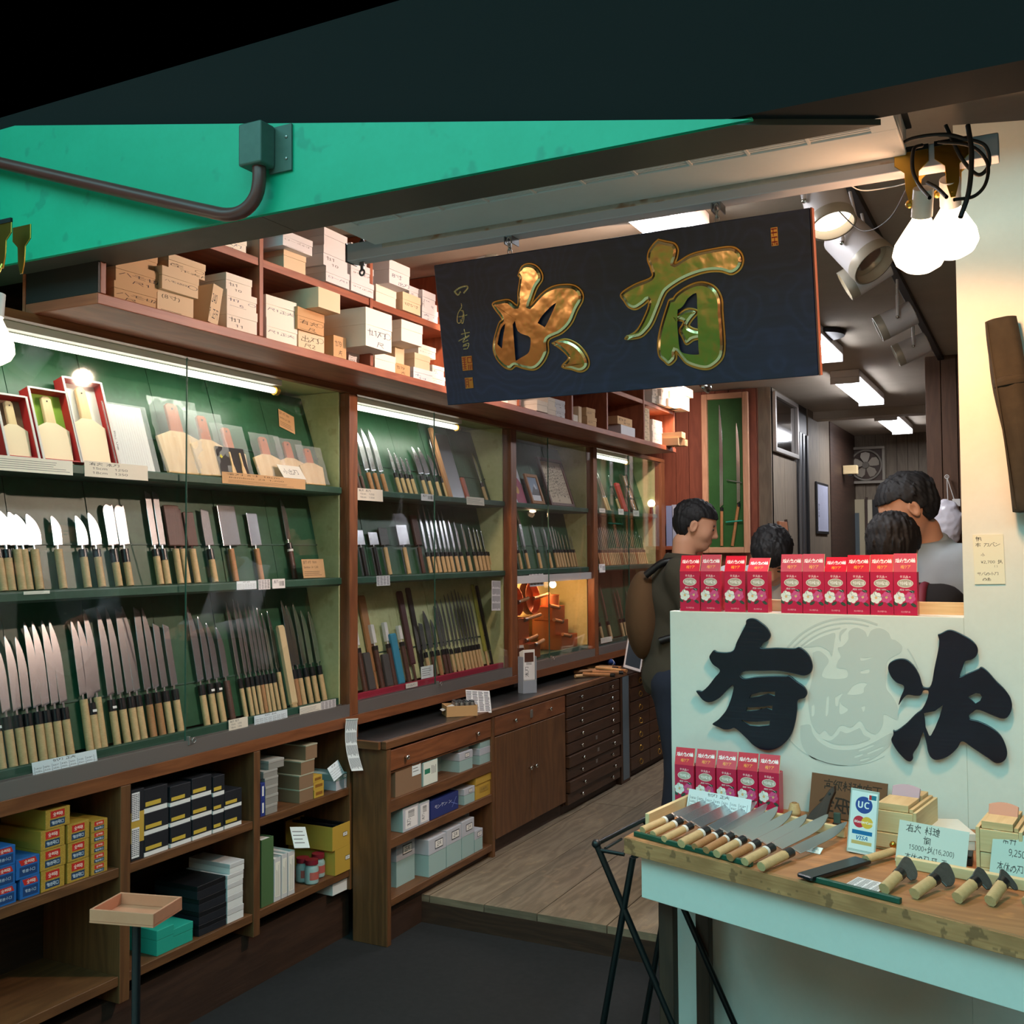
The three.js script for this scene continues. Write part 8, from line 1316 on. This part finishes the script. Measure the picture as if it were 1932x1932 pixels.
const shortHair = (x, y, z) => Math.max(-0.075 - y + Math.max(0, z) * 0.2, Math.min(z - 0.02 + Math.max(0, 0.04 - y) * 0.5, 0.055 - y - Math.abs(x) * 0.12 + Math.max(0, z - 0.09) * 0.5), (z > -0.03 && Math.abs(x) > 0.06 ? 0.012 - y - (z < 0.012 ? 0.03 : 0) : -1));
const placeHead = (u, v, z, J) => at(u, v, 'z', z); // where the head centre is seen
{ // customer in the passage, in profile, with a small backpack
  const J = pose(1.72, 0.1, { nod: 0.42 }), turn = 1.9, h = placeHead(1314, 1026, -4.75), off = J.head.clone().applyAxisAngle(V3(0, 1, 0), turn);
  const t = person('young man in an olive jacket with a small backpack, looking down in profile', [h.x - off.x, 0.0015, h.z - off.z], turn, {
    joints: J, headPitch: 0.32, headYaw: -0.1, hair: shortHair, headScale: 0.97, low: cloth([38, 46, 62], 101),
    top: { name: 'jacket', mat: cloth([62, 58, 46], 102), hem: 0.82, fat: 0.024, neckDrop: -0.02 },
    extra: (g, { v }) => {
      const c = v('chest'), bag = surfaceNet((x, y, z) => Math.max(ell(x, y, z, 0, c.y - 0.09, c.z - 0.175, 0.14, 0.21, 0.085), -1), [-0.2, c.y - 0.36, c.z - 0.3], [0.2, c.y + 0.18, c.z - 0.05], 0.014);
      const b = mesh('backpack', bag, cloth([92, 66, 40], 103), g);
      for (const q of [-1, 1]) mesh('strap', tubeGeo([[q * 0.1, c.y + 0.1, c.z - 0.16], [q * 0.115, c.y + 0.165, c.z - 0.06], [q * 0.118, c.y + 0.14, c.z + 0.08], [q * 0.12, c.y, c.z + 0.142], [q * 0.15, c.y - 0.14, c.z + 0.06], [q * 0.15, c.y - 0.2, c.z - 0.1]], 0.016, 40, 8), M.black, b);
      mesh('buckle', bx(-0.13, -0.1, c.y - 0.03, c.y + 0.0, c.z + 0.152, c.z + 0.166, 0.003), M.horn, b);
    },
  });
  if (h.y - J.head.y) t.position.y = 0.0015;
}
{ // seller bowing over his work
  const J = pose(1.74, 0.5, { nod: 1.5, width: 0.19 }), turn = 0.22, h = placeHead(1455, 978, -4.5), off = J.head.clone().applyAxisAngle(V3(0, 1, 0), turn);
  person('seller in a white shirt bending his head low behind the red boxes', [h.x - off.x, 0.0015, h.z - off.z], turn, {
    joints: J, headPitch: 0.85, headScale: 1.03, hair: (x, y, z) => Math.max(-0.09 - y + Math.max(0, z) * 0.4, Math.min(z - 0.03, 0.03 - y)), low: cloth([40, 42, 48], 104),
    top: { name: 'shirt', mat: cloth([214, 218, 226], 105), hem: 0.8, fat: 0.02, neckDrop: -0.015 },
    extra: (g, { v }) => { const n = v('neck'); mesh('collar', new THREE.TorusGeometry(0.064, 0.014, 10, 40, 5.4).rotateZ(-2.25 + Math.PI / 2 - 0.05).scale(1, 1, 1.6).rotateX(-Math.PI / 2 + 0.75).translate(n.x, n.y + 0.005, n.z + 0.006), cloth([222, 226, 232], 106), g); },
  });
}
{ // seller in a grey-blue work shirt, head turned to the customer
  const J = pose(1.78, 0.16, { nod: 0.75, width: 0.18 }), turn = -0.75, h = placeHead(1712, 992, -4.0), off = J.head.clone().applyAxisAngle(V3(0, 1, 0), turn);
  const t = person('seller in a pale grey work shirt with a chest pocket, looking down', [h.x - off.x, 0.0015, h.z - off.z], turn, {
    joints: J, headPitch: 0.5, headYaw: -0.5, headScale: 1.02, hair: shortHair, low: cloth([44, 46, 52], 107),
    top: { name: 'work_shirt', mat: cloth([150, 160, 166], 108), hem: 0.8, fat: 0.022, neckDrop: -0.02 },
    extra: (g, { v, body }) => {
      const n = v('neck'), c = v('chest'), k = cloth([158, 168, 174], 109);
      mesh('collar', new THREE.TorusGeometry(0.068, 0.013, 10, 40, 5.2).rotateZ(-2.25 + Math.PI / 2).scale(1, 1, 2.0).rotateX(-Math.PI / 2 + 0.5).translate(n.x, n.y - 0.004, n.z + 0.004), k, g);
      const front = (x, y) => { let z = c.z + 0.3; while (z > c.z && body(x, y, z, 0.026, false) > 0) z -= 0.003; return z; };
      const px = 0.085, py = c.y - 0.03, z0 = front(px, py), z1 = front(px, py - 0.09);
      mesh('pocket', bx(-0.05, 0.05, -0.055, 0.045, -0.004, 0.004, 0.003).rotateX(-Math.atan2(z1 - z0, 0.09) * -1).rotateY(0.35).translate(px, py - 0.02, z0 + 0.003), k, g);
      for (let i = 0; i < 4; i++) { const y = c.y + 0.07 - i * 0.075; mesh('button', cyl(0.0055, 0.0055, 0.003, 14).rotateX(Math.PI / 2).translate(0, y, front(0, y) + 0.003), M.white, g); }
    },
  });
}
{ // customer seen from behind
  const J = pose(1.6, 0.12, { nod: 0.5, width: 0.155 }), turn = Math.PI - 0.1, h = placeHead(1687, 1104, -3.72), off = J.head.clone().applyAxisAngle(V3(0, 1, 0), turn);
  person('black haired customer in black seen from behind, with a dark red bag strap', [h.x - off.x, 0.0015, h.z - off.z], turn, {
    joints: J, headPitch: 0.35, headScale: 0.93, hairIn: -0.004, hair: (x, y, z) => Math.max(-0.15 - y, Math.min(z - 0.045, 0.06 - y)), low: cloth([24, 25, 28], 110),
    top: { name: 'coat', mat: cloth([20, 21, 25], 111), hem: 0.6, fat: 0.03, neckDrop: -0.03 },
    extra: (g, { v }) => { const s = v('shR'); mesh('bag_strap', tubeGeo([[s.x + 0.04, s.y - 0.3, s.z - 0.13], [s.x + 0.035, s.y - 0.02, s.z - 0.11], [s.x + 0.04, s.y + 0.085, s.z - 0.02], [s.x + 0.03, s.y + 0.0, s.z + 0.12], [s.x + 0.0, s.y - 0.3, s.z + 0.14]], 0.014, 40, 8), std({ color: 0x6c1f34, roughness: 0.7 }), g); },
  });
}
// ---------------------------------------------------------------- back room
{ // framed green panel with two long swords on the boarded wall
  const z = -8.03, p = (u, v) => at(u, v, 'z', z), a = p(1325, 746), b = p(1417, 1043), t = thing('sword_case', 'tall framed green display of two long blades on the red boarded wall', 'display case', [a.x, b.y, z]);
  const W = b.x - a.x, H = a.y - b.y, f = 0.045;
  mesh('backing', bx(f, W - f, f, H - f, 0, 0.006), std({ map: paintTex([30, 92, 34], 16, 120), roughness: 0.6 }), t);
  for (const g of [bx(0, f, 0, H, 0, 0.04, 0.004, 'y'), bx(W - f, W, 0, H, 0, 0.04, 0.004, 'y'), bx(f + 0.0005, W - f - 0.0005, H - f, H, 0, 0.04, 0.004, 'x'), bx(f + 0.0005, W - f - 0.0005, 0, f, 0, 0.04, 0.004, 'x')]) mesh('frame', g, wood([190, 142, 112], [220, 172, 138], 121, { rough: 0.5 }), t);
  const sw = (u, v0, v1, v2, label) => { const A = p(u, v0), B = p(u, v1), C = p(u + (u > 1380 ? -12 : 0), v2), L = A.y - B.y; const s = thing('long_sword', label, 'sword', [B.x, B.y, z + 0.02], 'long blades in the green case'); mesh('blade', bladeGeo.slim, M.steel, s).scale.set(0.03, L, 0.004); mesh('handle', rod([0, 0, 0], [C.x - B.x, C.y - B.y, 0], 0.012, 10), M.handleTan, s); mesh('collar', cyl(0.013, 0.013, 0.03, 12).translate(0, -0.012, 0), M.horn, s); };
  sw(1363, 766, 958, 1030, 'long straight blade hanging on the green panel, the one nearer the books'); sw(1395, 800, 950, 1030, 'shorter straight blade hanging on the green panel, nearer the passage');
  const k = p(1387, 909); mesh('rest', rod([k.x - a.x - 0.06, k.y - b.y + 0.015, 0.03], [k.x - a.x + 0.06, k.y - b.y - 0.01, 0.03], 0.004), M.steelDark, t); const k2 = p(1388, 985); mesh('rest', rod([k2.x - a.x - 0.07, k2.y - b.y, 0.03], [k2.x - a.x + 0.06, k2.y - b.y + 0.01, 0.03], 0.006), tealBox, t);
}
{ // books at the end of the showcases
  const sh = thing('book_shelf', 'small wooden shelf carrying the upright books beside the red wall', 'shelf', [0, 0, 0]), q = at(1270, 1030, 'z', -7.8); mesh('board', bx(q.x - 0.16, q.x + 0.12, q.y - 0.03, q.y - 0.002, -8.02, -7.76, 0.002), M.shelfWood, sh); mesh('bracket', [bx(q.x - 0.1, q.x - 0.08, q.y - 0.15, q.y - 0.031, -8.02, -7.84), bx(q.x + 0.06, q.x + 0.08, q.y - 0.15, q.y - 0.031, -8.02, -7.84)], M.shelfWood, sh);
  [[1256, 13, 954, 0x7e8fb8, 'blue'], [1267, 9, 952, 0x9aa4b8, 'grey blue'], [1277, 7, 954, 0xd0d2d6, 'white'], [1285, 8, 951, 0xc84a2a, 'orange red'], [1293, 7, 950, 0xc8c2b4, 'cream']].forEach(([u, w, v, c, n], i) => { const a = at(u, v, 'z', -7.78), b = at(u + w, v, 'z', -7.78), t = thing('book', `${n} spined book standing on the small shelf beside the red wall`, 'book', [(a.x + b.x) / 2, q.y - 0.0015, -7.78], 'upright books by the red wall'); const W = (b.x - a.x) * 0.94, H = a.y - q.y; mesh('cover', [bx(-W / 2, W / 2, 0, H, -0.004, 0, 0.001), bx(-W / 2, -W / 2 + 0.003, 0, H, -0.2, -0.0045), bx(W / 2 - 0.003, W / 2, 0, H, -0.2, -0.0045)], std({ color: c, roughness: 0.6 }), t); mesh('pages', bx(-W / 2 + 0.0035, W / 2 - 0.0035, 0.004, H - 0.006, -0.197, -0.005), M.paper, t); });
}
{ // dark window with a metal frame on the passage wall
  const X = -1.845, a = at(1456, 738, 'x', X), b = at(1502, 867, 'x', X), g = structGroup('window_1');
  const y0 = b.y, y1 = a.y, z0 = a.z, z1 = b.z;
  mesh('pane', bx(X - 0.004, X, y0 + 0.03, y1 - 0.03, z1 + 0.03, z0 - 0.03), phys({ color: 0x120c0a, roughness: 0.1, clearcoat: 0.6 }), g);
  for (const f of [bx(X, X + 0.03, y0, y1, z0 - 0.035, z0, 0.003), bx(X, X + 0.03, y0, y1, z1, z1 + 0.035, 0.003), bx(X, X + 0.03, y0, y0 + 0.035, z1 + 0.036, z0 - 0.036, 0.003), bx(X, X + 0.03, y1 - 0.035, y1, z1 + 0.036, z0 - 0.036, 0.003)]) mesh('frame', f, M.aluminium, g);
  const tr = structGroup('trim_1'); for (const u of [1507, 1513, 1520]) { const p = at(u, 900, 'x', X); mesh('rail', bx(X + 0.0, X + 0.025, 1.2, 2.5, p.z - 0.03, p.z + 0.03, 0.004), u > 1514 ? M.black : M.steelDark, tr); }
}
{ // calendar, leaning panel
  const X = -1.846, a = at(1538, 908, 'x', X), b = at(1562, 1008, 'x', X), t = thing('wall_calendar', 'dark bordered pale calendar sheet on the passage wall', 'calendar', [X, b.y, a.z]), L = b.z - a.z, H = a.y - b.y;
  mesh('board', bx(0, 0.012, 0, H, L, 0, 0.002), M.black, t); const g = cardGeo(H * 0.9, -L * 0.86, 3); g.translate(0, L * 0.43, 0).rotateZ(Math.PI / 2).rotateY(Math.PI / 2).translate(0.0135, H / 2, L / 2); mesh('sheet', g, std({ color: 0xa8acc4, map: cardSheet, roughness: 0.8 }), t);
  const c = at(1519, 1040, 'x', -1.6), e = thing('leaning_panel', 'orange brown wooden panel leaning on the passage wall beside the calendar', 'panel', [-1.62, 0.0015, c.z]); mesh('panel', bx(-0.02, 0, 0, 1.72, -0.28, 0, 0.003, 'y').rotateZ(0.1), wood([120, 72, 44], [164, 104, 66], 122), e); mesh('edge', bx(-0.022, 0.002, 0, 1.74, -0.3, -0.2805, 0.003, 'y').rotateZ(0.1), M.darkWood, e);
}
{ // ventilating fan on the far wall
  const z = -12.03, c = at(1634, 878, 'z', z), r = 0.205, t = thing('wall_fan', 'square framed ventilating fan high on the far boarded wall', 'fan', [c.x, c.y, z]);
  mesh('frame', [bx(-r, r, r - 0.03, r, 0, 0.05, 0.004), bx(-r, r, -r, -r + 0.03, 0, 0.05, 0.004), bx(-r, -r + 0.03, -r + 0.031, r - 0.031, 0, 0.05, 0.004), bx(r - 0.03, r, -r + 0.031, r - 0.031, 0, 0.05, 0.004)], std({ color: 0x8c8478, roughness: 0.6 }), t);
  mesh('plate', bx(-r + 0.03, r - 0.03, -r + 0.03, r - 0.03, 0, 0.01), M.darkWood, t); mesh('ring', new THREE.TorusGeometry(0.165, 0.012, 10, 44).translate(0, 0, 0.03), std({ color: 0x7c746a, roughness: 0.6 }), t);
  for (let i = 0; i < 5; i++) { const s = new THREE.Shape([[-0.02, 0.03], [-0.06, 0.09], [-0.05, 0.135], [0.0, 0.148], [0.05, 0.13], [0.03, 0.06], [0.015, 0.03]].map((p) => new THREE.Vector2(...p))); mesh('blade', metric(new THREE.ExtrudeGeometry(s, { depth: 0.003, bevelEnabled: false }).rotateY(0.35).translate(0, 0, 0.022).rotateZ(i * 1.2566)), std({ color: 0xa09688, roughness: 0.55 }), t); }
  mesh('hub', cyl(0.035, 0.04, 0.03, 24).rotateX(Math.PI / 2).translate(0, 0, 0.03), std({ color: 0x6c645a, roughness: 0.6 }), t);
  const q = thing('far_shelf', 'little pale bracket box high beside the dark passage pillar', 'bracket', [...at(1575, 888, 'z', -11.2).toArray()]); mesh('box', bx(-0.07, 0.07, -0.04, 0.05, -0.1, 0, 0.004), M.saltWood, q); mesh('arm', bx(-0.02, 0.02, -0.06, -0.041, -0.1, -0.01), M.black, q); q.position.x = -1.76;
}
{ // doors at the far wall
  const z = -12.03, g = structGroup('door_1'), a = at(1600, 943, 'z', z), b = at(1632, 943, 'z', z); mesh('leaf', bx(a.x, b.x, 0, a.y, 0, 0.03, 0.003, 'y').translate(0, 0, z), std({ color: 0xa89c80, roughness: 0.7 }), g); mesh('pane', bx(a.x + 0.06, b.x - 0.06, 0.9, a.y - 0.15, 0.0302, 0.034).translate(0, 0, z), std({ color: 0x566064, roughness: 0.25 }), g);
  for (const u of [[1594, 1599], [1633, 1637]]) { const p = at(u[0], 943, 'z', z), q = at(u[1], 943, 'z', z); mesh('frame', bx(p.x, q.x, 0, a.y + 0.02, 0, 0.05).translate(0, 0, z), M.darkWood, g); }
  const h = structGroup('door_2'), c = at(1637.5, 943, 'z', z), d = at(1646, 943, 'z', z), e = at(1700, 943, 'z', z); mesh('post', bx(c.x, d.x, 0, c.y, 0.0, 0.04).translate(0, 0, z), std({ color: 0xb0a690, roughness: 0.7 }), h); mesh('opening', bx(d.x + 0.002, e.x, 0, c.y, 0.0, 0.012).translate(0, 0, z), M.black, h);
}
{ // plastic bags hanging on the plank partition
  const z = -7.27, c = at(1787, 900, 'z', z), t = thing('hanging_bag', 'clear plastic bags of white packets hanging by cords on the plank wall', 'bag', [c.x, c.y, z + 0.02]);
  const b = at(1788, 975, 'z', z), y = b.y - c.y; mesh('hook', [rod([0, 0, -0.02], [0, 0, 0.006], 0.004), new THREE.TorusGeometry(0.012, 0.003, 8, 18).translate(0, 0.0, 0.006)], M.white, t); mesh('cord', [rod([0, -0.008, 0.004], [0.004, y * 0.72, 0.01], 0.003), rod([0.002, -0.008, 0.004], [0.05, y * 0.7, 0.01], 0.003)], M.white, t);
  const w = surfaceNet((x, yy, zz) => Math.max(ell(x, yy, zz, 0, 0, 0, 0.095, 0.15, 0.05) + 0.014 * (fbm(x * 40, yy * 40, 3, 3) - 0.5), -1), [-0.13, -0.19, -0.09], [0.13, 0.19, 0.09], 0.011); w.translate(0, y * 1.15, 0.05); mesh('packet', w, phys({ color: 0xe6e4ee, roughness: 0.25 }), t);
  mesh('tag', new RoundedBoxGeometry(0.05, 0.05, 0.02, 2, 0.005).translate(0.055, y * 0.66, 0.02), M.white, t);
}
{ // glowing reflector lamp near the red wall, and a white spotlight seen above the sign
  const p = at(1327, 729, 'z', -7.0), t = thing('reflector_lamp', 'silver backed reflector lamp by the ceiling lighting the last cartons', 'lamp', [p.x, p.y, p.z]);
  mesh('back', new THREE.SphereGeometry(0.06, 24, 16, 0, 6.3, 0, 1.75).rotateZ(-0.9), M.chrome, t); mesh('face', cyl(0.056, 0.056, 0.006, 28).translate(0, -0.008, 0).rotateZ(-0.9), glow([1, 0.82, 0.66], 4), t); mesh('stem', rod([0.03, 0.04, 0], [0.06, CEIL - p.y, 0], 0.008), M.steelDark, t);
  const l = new THREE.SpotLight(lin([1, 0.72, 0.6]), 4.5, 0, 1.2, 0.6); l.name = 'reflector_light'; l.position.set(p.x - 0.03, p.y - 0.03, p.z); l.target.position.set(p.x - 1.0, p.y - 0.55, p.z - 0.5); l.castShadow = true; l.shadow.radius = 2; scene.add(l, l.target);
  const b = at(905, 466, 'z', -3.9), s = thing('spotlight', 'white spotlight peeping over the top edge of the carved sign', 'spotlight', [b.x, b.y, b.z], 'white spotlights on the track');
  mesh('can', cyl(0.055, 0.05, 0.17, 30).rotateZ(0.75), M.canWhite, s); mesh('rim', cyl(0.057, 0.057, 0.03, 30).translate(0, -0.1, 0).rotateZ(0.75), M.canBand, s); mesh('yoke', [bx(-0.075, -0.065, 0, CEIL - b.y, -0.012, 0.012), rod([-0.07, 0.01, 0], [0, 0.0, 0], 0.006)], M.canWhite, s);
  const m = new THREE.SpotLight(lin(LIGHT.spot.color), LIGHT.spot.power * 0.5, 0, 0.7, 0.6); m.name = 'spot_light'; m.position.set(b.x + 0.09, b.y - 0.1, b.z); m.target.position.set(-2.4, 2.35, -4.2); m.castShadow = true; m.shadow.radius = 2; scene.add(m, m.target);
}
renderer.render(scene, camera);
